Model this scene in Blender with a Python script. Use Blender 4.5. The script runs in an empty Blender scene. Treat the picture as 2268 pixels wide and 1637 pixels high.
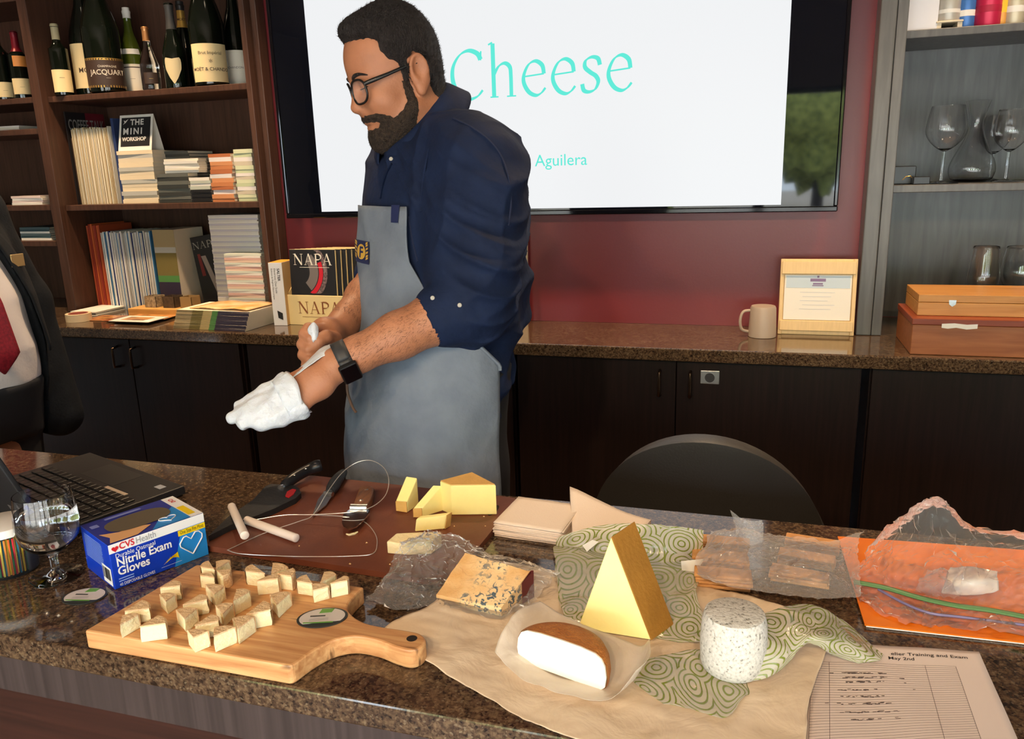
import bpy, bmesh, math, random
import numpy as np
from mathutils import Vector, Matrix, noise
random.seed(7); np.random.seed(7)
PI = math.pi
SC = bpy.context.scene
C = SC.collection

# ------------------------------------------------------------------ camera
IMW, IMH, FOC = 2268.0, 1637.0, 1754.4
PITCH, YAW, ROLL, CAMZ = math.radians(14.185), math.radians(17.287), math.radians(-1.745), 1.43
_F = Vector((-math.sin(YAW)*math.cos(PITCH), math.cos(YAW)*math.cos(PITCH), -math.sin(PITCH)))
_R0 = Vector((math.cos(YAW), math.sin(YAW), 0)); _U0 = _R0.cross(_F)
_R = _R0*math.cos(ROLL) + _U0*math.sin(ROLL)
_U = -_R0*math.sin(ROLL) + _U0*math.cos(ROLL)
CAM = Vector((0, 0, CAMZ))
cam = bpy.data.cameras.new('camera'); camo = bpy.data.objects.new('camera', cam); C.objects.link(camo)
cam.sensor_fit = 'HORIZONTAL'; cam.sensor_width = 36.0; cam.lens = FOC/IMW*36.0; cam.clip_start = 0.02
M = Matrix((_R, _U, -_F)).transposed().to_4x4(); M.translation = CAM
camo.matrix_world = M
SC.camera = camo

# ------------------------------------------------------------------ world, daylight, exposure
w = bpy.data.worlds.new('World'); SC.world = w; w.use_nodes = True
bg = w.node_tree.nodes['Background']; bg.inputs[0].default_value = (0.74, 0.87, 1.0, 1); bg.inputs[1].default_value = 13.0
sun = bpy.data.lights.new('sun', 'SUN'); sun.energy = 36.0; sun.angle = math.radians(0.6); sun.color = (1.0, 0.93, 0.82)
suno = bpy.data.objects.new('sun', sun); C.objects.link(suno)
suno.rotation_euler = Vector((-0.62, 0.30, -0.72)).to_track_quat('-Z', 'Y').to_euler()
# daylight portal filling the glazed front of the room, behind the camera
WIN = (-2.6, 2.6, 0.12, 2.05, -2.6)       # x0, x1, z0, z1, y of the glazed wall
pl = bpy.data.lights.new('window_portal', 'AREA'); pl.shape = 'RECTANGLE'; pl.size = WIN[1]-WIN[0]; pl.size_y = WIN[3]-WIN[2]
po = bpy.data.objects.new('window_portal', pl); C.objects.link(po)
po.location = ((WIN[0]+WIN[1])/2, WIN[4]-0.06, (WIN[2]+WIN[3])/2); po.rotation_euler = (PI/2, 0, 0); pl.cycles.is_portal = True
WIN2 = (-2.45, -1.0, 0.12, 2.05)           # unseen side window, added for cool light on the display cabinet: y0, y1, z0, z1
pl2 = bpy.data.lights.new('added_side_window_portal', 'AREA'); pl2.shape = 'RECTANGLE'; pl2.size = WIN2[1]-WIN2[0]; pl2.size_y = WIN2[3]-WIN2[2]
po2 = bpy.data.objects.new('added_side_window_portal', pl2); C.objects.link(po2)
po2.location = (2.7+.06, (WIN2[0]+WIN2[1])/2, (WIN2[2]+WIN2[3])/2); po2.rotation_euler = (PI/2, 0, PI/2); pl2.cycles.is_portal = True
SC.view_settings.view_transform = 'Standard'; SC.view_settings.look = 'None'; SC.view_settings.gamma = 1
SC.view_settings.exposure = 0.0; SC.view_settings.use_curve_mapping = False

def ray(px, py): return _R*((px-IMW/2)/FOC) - _U*((py-IMH/2)/FOC) + _F
def Zp(px, py, z):
    "where the sight line through a photo point meets the level z"
    d = ray(px, py); return CAM + d*((z-CAMZ)/d.z)
def Yp(px, py, y):
    "where it meets the upright plane at distance y"
    d = ray(px, py); return CAM + d*(y/d.y)
def Dp(px, py, dep): return CAM + ray(px, py)*dep

# ------------------------------------------------------------------ helpers: materials
def lin(c): return tuple(((v/12.92) if v <= .04045 else ((v+.055)/1.055)**2.4) for v in c)
def hexc(r, g, b): return lin((r/255, g/255, b/255))
MATS = {}
def mat(name, col, rough=.5, metal=0., spec=.5, var=0., vscale=8., vstretch=(1,1,1), bump=0., bscale=60., coat=0., trans=0., ior=1.45, emit=0., sss=0., sheen=0., alpha=1., col2=None, detail=4.):
    if name in MATS: return MATS[name]
    m = bpy.data.materials.new(name); m.use_nodes = True; nt = m.node_tree
    p = nt.nodes['Principled BSDF']; I = p.inputs
    I['Base Color'].default_value = (*col, 1); I['Roughness'].default_value = rough; I['Metallic'].default_value = metal
    I['Specular IOR Level'].default_value = spec; I['Coat Weight'].default_value = coat; I['Coat Roughness'].default_value = .08
    I['Transmission Weight'].default_value = trans; I['IOR'].default_value = ior; I['Alpha'].default_value = alpha
    if sss: I['Subsurface Weight'].default_value = sss; I['Subsurface Radius'].default_value = (.012,.006,.003); I['Subsurface Scale'].default_value = 1.
    if sheen: I['Sheen Weight'].default_value = sheen; I['Sheen Roughness'].default_value = .5
    if emit: I['Emission Color'].default_value = (*col, 1); I['Emission Strength'].default_value = emit; I['Base Color'].default_value = (0,0,0,1)
    if var or col2 or bump:
        tc = nt.nodes.new('ShaderNodeTexCoord'); mp = nt.nodes.new('ShaderNodeMapping'); mp.inputs['Scale'].default_value = vstretch
        nt.links.new(tc.outputs['Object'], mp.inputs[0])
    if var or col2:
        n = nt.nodes.new('ShaderNodeTexNoise'); n.inputs['Scale'].default_value = vscale; n.inputs['Detail'].default_value = detail
        nt.links.new(mp.outputs[0], n.inputs['Vector'])
        r = nt.nodes.new('ShaderNodeValToRGB'); r.color_ramp.elements[0].position = .3; r.color_ramp.elements[1].position = .7
        c2 = col2 or tuple(max(0, v*(1-var)) for v in col); c1 = col if col2 else tuple(min(1, v*(1+var)) for v in col)
        r.color_ramp.elements[0].color = (*c2, 1); r.color_ramp.elements[1].color = (*c1, 1)
        nt.links.new(n.outputs['Fac'], r.inputs[0]); nt.links.new(r.outputs[0], I['Base Color'])
    if bump:
        n2 = nt.nodes.new('ShaderNodeTexNoise'); n2.inputs['Scale'].default_value = bscale; n2.inputs['Detail'].default_value = 5.
        nt.links.new(mp.outputs[0], n2.inputs['Vector'])
        b = nt.nodes.new('ShaderNodeBump'); b.inputs['Strength'].default_value = bump; b.inputs['Distance'].default_value = .01
        nt.links.new(n2.outputs['Fac'], b.inputs['Height']); nt.links.new(b.outputs[0], I['Normal'])
    MATS[name] = m; return m
def nodes_of(m): return m.node_tree.nodes, m.node_tree.links, m.node_tree.nodes['Principled BSDF']
def ramp(nt, fac, stops, interp='LINEAR'):
    r = nt.nodes.new('ShaderNodeValToRGB'); cr = r.color_ramp; cr.interpolation = interp
    while len(cr.elements) < len(stops): cr.elements.new(.5)
    for e, (p, c) in zip(cr.elements, stops): e.position = p; e.color = (*c, 1)
    nt.links.new(fac, r.inputs[0]); return r.outputs[0]
def mixc(nt, a, b, fac, mode='MIX'):
    n = nt.nodes.new('ShaderNodeMix'); n.data_type = 'RGBA'; n.blend_type = mode
    for sock, v in ((n.inputs[6], a), (n.inputs[7], b), (n.inputs[0], fac)):
        if hasattr(v, 'is_linked'): nt.links.new(v, sock)
        else: sock.default_value = (*v, 1) if isinstance(v, tuple) else v
    return n.outputs[2]

# ------------------------------------------------------------------ helpers: geometry
class MB:
    "collects shapes of one part"
    def __init__(s): s.v = []; s.f = []; s.m = []; s.smooth = []
    def _add(s, vs, fs, mi=0, sm=False, T=None):
        o = len(s.v)
        s.v += [tuple(T @ Vector(v)) for v in vs] if T is not None else [tuple(v) for v in vs]
        s.f += [tuple(o+i for i in f) for f in fs]; s.m += [mi]*len(fs); s.smooth += [sm]*len(fs); return s
    def box(s, x0, x1, y0, y1, z0, z1, mi=0, T=None):
        vs = [(x, y, z) for x in (x0, x1) for y in (y0, y1) for z in (z0, z1)]
        fs = [(0,1,3,2), (4,6,7,5), (0,4,5,1), (2,3,7,6), (0,2,6,4), (1,5,7,3)]
        return s._add(vs, fs, mi, False, T)
    def bbox(s, x0, x1, y0, y1, z0, z1, b=.004, mi=0, T=None):
        "box with chamfered edges"
        bm = bmesh.new(); bmesh.ops.create_cube(bm, size=1)
        for v in bm.verts: v.co = Vector((x0+(v.co.x+.5)*(x1-x0), y0+(v.co.y+.5)*(y1-y0), z0+(v.co.z+.5)*(z1-z0)))
        bmesh.ops.bevel(bm, geom=bm.edges[:], offset=b, segments=2, affect='EDGES', profile=.5)
        bm.verts.index_update()
        s._add([v.co[:] for v in bm.verts], [[v.index for v in f.verts] for f in bm.faces], mi, False, T); bm.free(); return s
    def prism(s, pts, z0, z1, mi=0, T=None, sm=False):
        "outline (x, y) raised from z0 to z1"
        n = len(pts)
        vs = [(x, y, z0) for x, y in pts] + [(x, y, z1) for x, y in pts]
        a = sum(pts[i][0]*pts[(i+1)%n][1]-pts[(i+1)%n][0]*pts[i][1] for i in range(n))
        o = list(range(n)) if a > 0 else list(range(n))[::-1]
        s._add(vs, [tuple(o[::-1]), tuple(n+i for i in o)], mi, False, T)
        s.f += [tuple(len(s.v)-2*n+k for k in (o[i], o[(i+1)%n], n+o[(i+1)%n], n+o[i])) for i in range(n)]
        s.m += [mi]*n; s.smooth += [sm]*n; return s
    def lathe(s, prof, n=24, mi=0, T=None, sm=True, cap=True):
        "profile (r, z) turned about z"
        vs = []; fs = []
        for r, z in prof:
            vs += [(r*math.cos(2*PI*i/n), r*math.sin(2*PI*i/n), z) for i in range(n)]
        for k in range(len(prof)-1):
            fs += [(k*n+i, k*n+(i+1)%n, (k+1)*n+(i+1)%n, (k+1)*n+i) for i in range(n)]
        if cap:
            if prof[0][0] > 1e-5: fs.append(tuple(range(n))[::-1])
            if prof[-1][0] > 1e-5: fs.append(tuple((len(prof)-1)*n+i for i in range(n)))
        return s._add(vs, fs, mi, sm, T)
    def tube(s, pts, r, n=8, mi=0, T=None, cap=True, flat=1.):
        pts = [Vector(p) for p in pts]; R = r if hasattr(r, '__len__') else [r]*len(pts)
        vs = []; fs = []; up = None
        for i, p in enumerate(pts):
            t = (pts[min(i+1, len(pts)-1)]-pts[max(i-1, 0)]).normalized()
            if up is None: up = Vector((0,0,1)) if abs(t.z) < .9 else Vector((1,0,0))
            a = t.cross(up).normalized(); up = a.cross(t).normalized()
            vs += [tuple(p + a*(R[i]*math.cos(2*PI*k/n)) + up*(R[i]*flat*math.sin(2*PI*k/n))) for k in range(n)]
        for i in range(len(pts)-1):
            fs += [(i*n+k, i*n+(k+1)%n, (i+1)*n+(k+1)%n, (i+1)*n+k) for k in range(n)]
        if cap: fs += [tuple(range(n))[::-1], tuple((len(pts)-1)*n+k for k in range(n))]
        return s._add(vs, fs, mi, True, T)
    def grid(s, fn, nu, nv, mi=0, sm=True, T=None):
        vs = [fn(i/nu, j/nv) for j in range(nv+1) for i in range(nu+1)]
        fs = [(j*(nu+1)+i, j*(nu+1)+i+1, (j+1)*(nu+1)+i+1, (j+1)*(nu+1)+i) for j in range(nv) for i in range(nu)]
        return s._add(vs, fs, mi, sm, T)
    def raw(s, vs, fs, mi=0, sm=False, T=None): return s._add(vs, fs, mi, sm, T)
    def mesh(s, name):
        me = bpy.data.meshes.new(name); me.from_pydata(s.v, [], s.f)
        me.polygons.foreach_set('material_index', s.m); me.polygons.foreach_set('use_smooth', s.smooth); me.update()
        if any(s.smooth): me.set_sharp_from_angle(angle=math.radians(48))
        return me
def obj(name, mb, m=None, parent=None, loc=None, rot=None):
    me = mb.mesh(name) if isinstance(mb, MB) else mb
    for x in (m if isinstance(m, (list, tuple)) else [m] if m else []):
        if len(me.materials) < 8: me.materials.append(x)
    o = bpy.data.objects.new(name, me); C.objects.link(o)
    if parent is not None: o.parent = parent
    if loc is not None: o.location = loc
    if rot is not None: o.rotation_euler = rot if hasattr(rot, '__len__') else (0, 0, rot)
    return o
def tag(o, label, cat=None, group=None, kind=None):
    o['label'] = label
    if cat: o['category'] = cat
    if group: o['group'] = group
    if kind: o['kind'] = kind
    return o
def thing(name, label, cat, loc=(0,0,0), rot=0, group=None):
    o = bpy.data.objects.new(name, None); C.objects.link(o); o.empty_display_size = .05
    o.location = loc; o.rotation_euler = rot if hasattr(rot, '__len__') else (0, 0, rot)
    return tag(o, label, cat, group)
def struct(name, mb, m, label, parent=None, loc=None, rot=None):
    o = obj(name, mb, m, parent, loc, rot); o['label'] = label
    if parent is None: o['kind'] = 'structure'
    return o
def solid(o, t=.0015, off=0.):
    md = o.modifiers.new('thickness', 'SOLIDIFY'); md.thickness = t; md.offset = off; return o
def bev(o, w=.003, seg=2, ang=40):
    md = o.modifiers.new('bevel', 'BEVEL'); md.width = w; md.segments = seg; md.limit_method = 'ANGLE'; md.angle_limit = math.radians(ang); return o
def nz(x, y, z, s=1.): return noise.noise(Vector((x*s, y*s, z*s)))
def lerp(a, b, t): return a+(b-a)*t
def interp(tbl, t):
    if t <= tbl[0][0]: return tbl[0][1]
    for (a, va), (b, vb) in zip(tbl, tbl[1:]):
        if t <= b: return lerp(va, vb, (t-a)/(b-a))
    return tbl[-1][1]
def catmull(pts, n=8, closed=False):
    P = [Vector(p) for p in pts]; out = []; L = len(P)
    rng = range(L) if closed else range(L-1)
    g = (lambda i: P[i % L]) if closed else (lambda i: P[min(max(i, 0), L-1)])
    for i in rng:
        p0, p1, p2, p3 = g(i-1), g(i), g(i+1), g(i+2)
        for k in range(n):
            t = k/n; out.append(.5*((2*p1)+(p2-p0)*t+(2*p0-5*p1+4*p2-p3)*t*t+(3*p1-p0-3*p2+p3)*t**3))
    if not closed: out.append(P[-1])
    return out
# lettering: built-in typeface, made into a mesh; fold(x, y) -> 3D point wraps it on curved goods
def lettering(s, size, T, m, parent, align='LEFT', bold=0., fold=None, sx=1., spacing=1., name='lettering', fit=None):
    cu = bpy.data.curves.new('lettering', 'FONT'); cu.body = s; cu.size = size; cu.align_x = align; cu.offset = bold*size
    cu.space_character = spacing; cu.resolution_u = 3; cu.fill_mode = 'FRONT'
    t = bpy.data.objects.new('lettering', cu); me = bpy.data.meshes.new_from_object(t)
    bpy.data.objects.remove(t); bpy.data.curves.remove(cu)
    if fit and len(me.vertices):
        xs = [v.co.x for v in me.vertices]; sx = fit/max(1e-6, max(xs)-min(xs))
    for v in me.vertices:
        p = Vector((v.co.x*sx, v.co.y, 0))
        v.co = (fold(p.x, p.y) if fold else T @ p)
    return obj(name, me, m, parent)
def face_T(o, xdir, ydir):
    "matrix putting text on a face: origin, reading direction, up direction"
    x = Vector(xdir).normalized(); y = Vector(ydir).normalized(); z = x.cross(y)
    Mx = Matrix((x, y, z)).transposed().to_4x4(); Mx.translation = Vector(o); return Mx
# serif capitals and letters drawn as pen strokes (unit height = x-height/cap height 1)
def pen(path, w0, w1, ang=35, n=6, T=None):
    P = catmull([(x, y, 0) for x, y in path], n) if len(path) > 2 else [Vector((*path[0], 0)), Vector((*path[1], 0))]
    L = []; Rr = []; na = math.radians(ang)
    for i, p in enumerate(P):
        d = (P[min(i+1, len(P)-1)]-P[max(i-1, 0)]).normalized(); th = math.atan2(d.y, d.x)
        wd = (w0+(w1-w0)*abs(math.sin(th-na)))/2*1.0; nrm = Vector((-d.y, d.x, 0))
        L.append(p+nrm*wd); Rr.append(p-nrm*wd)
    m = len(P); vs = L+Rr
    return [tuple(v) for v in vs], [(i, m+i, m+i+1, i+1) for i in range(m-1)]
GLY = {
 'N': (1.0, [((.16,0),(.16,.98),.05,.05),((.16,1),(.86,.02),.15,.15),((.86,0),(.86,1),.05,.05),((.02,.02),(.3,.02),.04,.04),((.0,.98),(.2,.98),.04,.04),((.72,.98),(1.0,.98),.04,.04)]),
 'A': (.95, [((.12,0),(.47,1.0),.045,.045),((.47,1.02),(.82,0),.14,.14),((.24,.34),(.68,.34),.04,.04),((.0,.02),(.26,.02),.04,.04),((.66,.02),(.98,.02),.04,.04)]),
 'P': (.8, [((.2,0),(.2,1),.14,.14),((.05,.02),(.38,.02),.04,.04),((.05,.98),(.3,.98),.04,.04)]),
 'C': (1.1, [])}
CUR = {'P': [([(.2,.98),(.5,.97),(.7,.85),(.73,.74),(.68,.6),(.5,.49),(.2,.48)],.04,.14)],
 'C': [([(1.0,1.12),(.9,1.3),(.62,1.4),(.32,1.28),(.1,.95),(.08,.55),(.24,.18),(.55,.0),(.85,.06),(1.04,.24)],.045,.15),([(1.0,1.1),(1.02,1.36)],.05,.05)],
 'h': [([(.0,1.52),(.13,1.58)],.05,.05),([(.14,1.55),(.14,.02)],.13,.13),([(.14,.62),(.3,.88),(.5,.97),(.66,.86),(.69,.6),(.69,.02)],.05,.13),([(.02,.02),(.28,.02)],.04,.04),([(.55,.02),(.84,.02)],.04,.04)],
 'e': [([(.1,.55),(.71,.6)],.045,.045),([(.71,.6),(.66,.84),(.46,.97),(.24,.88),(.09,.6),(.09,.35),(.24,.1),(.45,.0),(.62,.06),(.75,.2)],.045,.13)],
 's': [([(.58,.74),(.52,.92),(.34,.97),(.16,.88),(.14,.7),(.3,.55),(.46,.44),(.53,.28),(.44,.08),(.26,.01),(.1,.06),(.05,.24)],.045,.13)]}
ADV = {'N': 1.05, 'A': .98, 'P': .8, 'C': 1.2, 'h': .95, 'e': .85, 's': .7}
def serif(s, size, T, m, parent, name='lettering', gap=.06, fold=None):
    mb = MB(); x = 0
    for ch in s:
        for st in (GLY.get(ch) or (0, []))[1]:
            v, f = pen([st[0], st[1]], st[2], st[3]); mb.raw([((a+x)*size, b*size, 0) for a, b, c in v], f)
        for pts, w0, w1 in CUR.get(ch, []):
            v, f = pen(pts, w0, w1); mb.raw([((a+x)*size, b*size, 0) for a, b, c in v], f)
        x += ADV[ch]+gap
    mb.v = [tuple(T @ Vector(p)) for p in mb.v] if fold is None else [tuple(fold(p[0], p[1])) for p in mb.v]
    return obj(name, mb, m, parent)
def copy_tree(o, parent=None, loc=None, rot=None, label=None):
    c = o.copy(); C.objects.link(c); c.parent = parent
    if loc is not None: c.location = loc
    if rot is not None: c.rotation_euler = rot if hasattr(rot, '__len__') else (0, 0, rot)
    if label: c['label'] = label
    for ch in list(o.children): copy_tree(ch, c)
    return c
# ------------------------------------------------------------------ shared materials
def granite():
    m = mat('granite', (.2,.14,.09), .1, spec=.55, coat=.25); nt = m.node_tree; N, L, p = nodes_of(m)
    tc = N.new('ShaderNodeTexCoord')
    def vor(s, col='Color', f='F1'):
        v = N.new('ShaderNodeTexVoronoi'); v.inputs['Scale'].default_value = s; L.new(tc.outputs['Object'], v.inputs['Vector']); return v.outputs[col]
    def noi(s, d=3.):
        v = N.new('ShaderNodeTexNoise'); v.inputs['Scale'].default_value = s; v.inputs['Detail'].default_value = d; L.new(tc.outputs['Object'], v.inputs['Vector']); return v.outputs['Fac']
    sep = N.new('ShaderNodeSeparateColor'); L.new(vor(420.), sep.inputs[0])
    a = ramp(nt, sep.outputs[0], [(0, hexc(30,22,19)), (.2, hexc(66,50,40)), (.45, hexc(90,70,54)), (.75, hexc(116,96,74)), (.95, hexc(140,126,104))], 'CONSTANT')
    b = ramp(nt, noi(150., 4.), [(.36, hexc(36,26,21)), (.5, hexc(84,64,48)), (.66, hexc(124,102,76))])
    c = mixc(nt, a, b, .55)
    d = ramp(nt, noi(9., 4.), [(.35, (.62,.58,.56)), (.65, (1,1,1))])
    L.new(mixc(nt, c, d, .7, 'MULTIPLY'), p.inputs['Base Color']); return m
def woodmat(name, c1, c2, rough=.4, stretch=(30,30,1.5), scale=3., bump=.04, spec=.5):
    m = mat(name, c1, rough, spec=spec); nt = m.node_tree; N, L, p = nodes_of(m)
    tc = N.new('ShaderNodeTexCoord'); mp = N.new('ShaderNodeMapping'); mp.inputs['Scale'].default_value = stretch
    L.new(tc.outputs['Object'], mp.inputs[0]); n = N.new('ShaderNodeTexNoise'); n.inputs['Scale'].default_value = scale; n.inputs['Detail'].default_value = 6.; n.inputs['Distortion'].default_value = .6
    L.new(mp.outputs[0], n.inputs['Vector'])
    L.new(ramp(nt, n.outputs['Fac'], [(.3, c2), (.7, c1)]), p.inputs['Base Color'])
    b = N.new('ShaderNodeBump'); b.inputs['Strength'].default_value = bump; b.inputs['Distance'].default_value = .004
    L.new(n.outputs['Fac'], b.inputs['Height']); L.new(b.outputs[0], p.inputs['Normal']); return m
GRAN = granite()
DARKW = woodmat('dark_cabinet_wood', hexc(38,25,22), hexc(26,17,15), .42, spec=.3)
SHELFW = woodmat('dark_shelf_wood', hexc(88,60,47), hexc(66,43,33), .42)
RED = mat('burgundy_paint', hexc(120,32,40), .42, spec=.8, var=.06, vscale=3., bump=.03, bscale=120.)
PLAST = mat('cream_plaster', hexc(140,130,118), .8, var=.04, vscale=2.)
FLOORM = woodmat('floor_planks', hexc(112,84,60), hexc(88,64,45), .45, (1.2,14,1), 3.)
BLACK = mat('black_plastic', (.012,.012,.014), .35)
METAL = mat('brushed_metal', (.6,.6,.6), .25, 1.)
BRONZE = mat('dark_bronze', hexc(92,72,58), .28, 1.)
PAPER = mat('white_paper', hexc(236,232,224), .7)
INK = mat('black_ink', (.01,.01,.012), .6)
GLASS = mat('clear_glass', (1,1,1), .0, trans=1., ior=1.45, spec=.5)
YB, YF = 2.65, 2.56           # back wall, face of the built-in shelving
XL, XR, YR, ZC = -4.6, 2.7, -2.6, 2.8

# ------------------------------------------------------------------ the room
fl = thing('floor', 'brown plank floor behind and in front of the bar', None); del fl['label']; fl['kind'] = 'structure'; fl['label'] = 'brown plank floor of the tasting room'
k = 0
pw, plen = .155, 1.35
pm = MB().box(0, plen-.003, 0, pw-.003, -.02, 0).mesh('plank')
pm.materials.append(FLOORM)
y = YR; row = 0
while y < YB:
    x = XL - (row*.47 % plen)
    while x < XR:
        if 0 < y < 2.4 and -3.2 < x < 1.0: C.objects.link(o := bpy.data.objects.new('plank', pm)); o.location = (x, y, 0); o.parent = fl
        x += plen
    y += pw; row += 1
o = obj('floor_base', MB().box(XL, XR, YR, 3.0, -.08, -.024), FLOORM, fl)
struct('ceiling', MB().box(XL, XR, YR, 3.0, ZC, ZC+.1), PLAST, 'plain pale ceiling above the bar')
# back wall: burgundy panel between the two built-in shelf niches
bw = MB().box(-1.72, .30, YB, YB+.08, .9105, ZC).box(-1.72, .30, 2.89, 2.97, 0, .9105).box(XL, -1.72, 3.0, 3.08, 0, ZC).box(.30, XR, 3.0, 3.08, 0, ZC)
bw.box(XL, -3.62, YB, 3.0, 0, ZC).box(1.42, XR, YB, 3.0, 0, ZC)
bw.box(-3.62, -1.72, YB, 3.0, 2.45, ZC).box(.30, 1.42, YB, 3.0, 2.45, ZC)
struct('wall_back', bw, RED, 'burgundy painted wall behind the television')
struct('wall_left', MB().box(XL-.1, XL, YR, 3.08, 0, ZC), PLAST, 'plain wall at the laptop end of the bar')
struct('wall_right', MB().box(XR, XR+.1, YR, WIN2[0], 0, ZC).box(XR, XR+.1, WIN2[1], 3.08, 0, ZC).box(XR, XR+.1, WIN2[0], WIN2[1], 0, WIN2[2]).box(XR, XR+.1, WIN2[0], WIN2[1], WIN2[3], ZC), PLAST, 'plain wall beside the glass display shelves')
wf = MB().box(XL, WIN[0], YR-.1, YR, 0, ZC).box(WIN[1], XR, YR-.1, YR, 0, ZC).box(WIN[0], WIN[1], YR-.1, YR, WIN[3], ZC).box(WIN[0], WIN[1], YR-.1, YR, 0, WIN[2])
struct('wall_front', wf, PLAST, 'wall with the shop windows behind the viewer')
FRM = mat('window_frame_metal', (.03,.03,.03), .4, .5)
for i in range(4):
    x0 = lerp(WIN[0], WIN[1], i/4); x1 = lerp(WIN[0], WIN[1], (i+1)/4); y0 = YR-.08
    f = MB().box(x0, x0+.05, y0, y0+.06, WIN[2], WIN[3]).box(x1-.05, x1, y0, y0+.06, WIN[2], WIN[3]).box(x0+.05, x1-.05, y0, y0+.06, WIN[2], WIN[2]+.05).box(x0+.05, x1-.05, y0, y0+.06, WIN[3]-.05, WIN[3])
    struct('window_%d' % (i+1), f, FRM, 'tall dark-framed shop window letting in daylight')
for i in range(3):
    y0 = lerp(WIN2[0], WIN2[1], i/3); y1 = lerp(WIN2[0], WIN2[1], (i+1)/3); x0 = XR+.02
    f = MB().box(x0, x0+.06, y0, y0+.05, WIN2[2], WIN2[3]).box(x0, x0+.06, y1-.05, y1, WIN2[2], WIN2[3]).box(x0, x0+.06, y0+.05, y1-.05, WIN2[2], WIN2[2]+.05).box(x0, x0+.06, y0+.05, y1-.05, WIN2[3]-.05, WIN2[3])
    struct('window_%d' % (i+5), f, FRM, 'unseen dark-framed side window added to brighten the display cabinet')
# outside, seen only as reflections: sunlit car park and trees
struct('ground', MB().box(-30, 30, -40, YR-.1, -.3, -.1).box(XR+.1, 30, YR-.1, 8, -.3, -.1), mat('asphalt', hexc(150,146,140), .9, var=.1, vscale=1.), 'pale sunlit car park outside the windows')
LEAF = mat('tree_leaves', hexc(176,182,96), .7, col2=hexc(90,104,50), vscale=6., bump=1., bscale=9.)
for i in range(12):
    x = -24.2+i*5.3+random.uniform(-.8,.8); yy = -24+random.uniform(-2,2); hgt = random.uniform(6.0,7.6)
    t = thing('tree', 'leafy green tree beyond the car park', 'tree', (x, yy, -.1), 0, 'trees beyond the car park')
    def crown(u, v, s=i):
        th = u*2*PI; ph = v*PI; d = Vector((math.cos(th)*math.sin(ph), math.sin(th)*math.sin(ph), math.cos(ph)))
        r = 1+.35*nz(d.x*2+s*3, d.y*2, d.z*2)+.15*nz(d.x*7, d.y*7+s, d.z*7)
        return (d.x*2.0*r, d.y*1.8*r, hgt*.55+d.z*hgt*.45*r)
    obj('crown', MB().grid(crown, 28, 18), LEAF, t)
    obj('trunk', MB().tube([(0,0,0),(0.05,0,hgt*.3),(0,.05,hgt*.6)], [.2,.16,.1]), DARKW, t)

# warm recessed ceiling lamps
LAMPM = mat('lamp_lens', (1,.8,.55), .5, emit=6.)
def downlight(x, y, watts, label, spot=80, blend=.6, tilt=(0,0)):
    tilt = (-tilt[0], tilt[1])
    t = thing('ceiling_light', label, 'light', (x, y, ZC), 0, 'recessed ceiling lamps')
    obj('rim', MB().lathe([(.075,0),(.085,-.002),(.085,-.008),(.06,-.012),(.058,-.001)], 24), mat('lamp_rim', (.8,.8,.78), .4), t)
    obj('lens', MB().lathe([(.0,-.003),(.055,-.003)], 24, cap=False), LAMPM, t)
    l = bpy.data.lights.new('lamp_bulb', 'SPOT'); l.energy = watts; l.color = (1., .70, .42); l.spot_size = math.radians(spot); l.spot_blend = blend; l.shadow_soft_size = .05
    o = bpy.data.objects.new('lamp_bulb', l); C.objects.link(o); o.parent = t; o.location = (0, 0, -.03); o.rotation_euler = (tilt[0], tilt[1], 0)
LW = 1.25
for x, y, wt, lb in [(-3.0,2.15,55,'recessed lamp near the wall of bottles, far end'),(-2.2,2.16,100,'recessed lamp in front of the bookcase'),(-1.3,2.12,95,'recessed lamp in front of the television edge'),
                     (-.1,2.12,80,'recessed lamp in front of the burgundy wall'),(.75,2.12,60,'recessed lamp in front of the glass shelves'),
                     (-1.1,-1.6,80,'recessed lamp over the glove box'),(-.3,-1.6,95,'recessed lamp over the cheese boards'),(.5,-1.6,85,'recessed lamp over the paper forms')]:
    downlight(x, y, wt*LW, lb, *((60, .5, (-.85, 0)) if y < 0 else (80, .6)))

# ------------------------------------------------------------------ built-in shelving
def shelving(name, label, x0, x1, shelves, ythick=.022, m=SHELFW, zb=.91, zt=2.45, yb=2.90, side0=.045, side1=.022, back=True, shf=YF+.03):
    "open case: inside from x0 to x1, side panels outside of that"
    t = thing(name, label, 'bookcase', ((x0+x1)/2, (YF+yb)/2, zb)); cx, cy = (x0+x1)/2, (YF+yb)/2
    for a, b in ((x0-side0, x0), (x1, x1+side1)):
        if b-a > .001: bev(obj('side_panel', MB().box(a-cx, b-cx, YF-cy, yb-cy, .0005, zt-zb), m, t), .002)
    obj('back_panel', MB().box(x0-cx, x1-cx, yb-.012-cy, yb-cy, .0005, zt-zb), m, t)
    obj('top_panel', MB().box(x0-cx, x1-cx, YF-cy, yb-.012-cy, zt-zb-.025, zt-zb), m, t)
    for z in shelves: bev(obj('shelf', MB().box(x0+.0005-cx, x1-.0005-cx, shf-cy, yb-.0125-cy, z-ythick-zb, z-zb), m, t), .002)
    return t
SH1, SH2 = 1.757, 1.342
shelving('bookcase', 'dark brown bookcase of bottles, magazines and booklet stacks beside the television', -2.667, -1.747, [SH1, SH2, 2.33])
shelving('bookcase', 'dark brown bookcase bay cut by the frame behind the suited person', -3.55, -2.7125, [1.76, 1.642, 1.345, 1.20, 2.13], side1=0.)
CABW = woodmat('daylight_greyed_cabinet_wood', hexc(104,104,104), hexc(82,82,82), .34, (12,12,1.2), 4., .06)  # dark wood lightened to grey, daylight haze painted into the base colour
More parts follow.
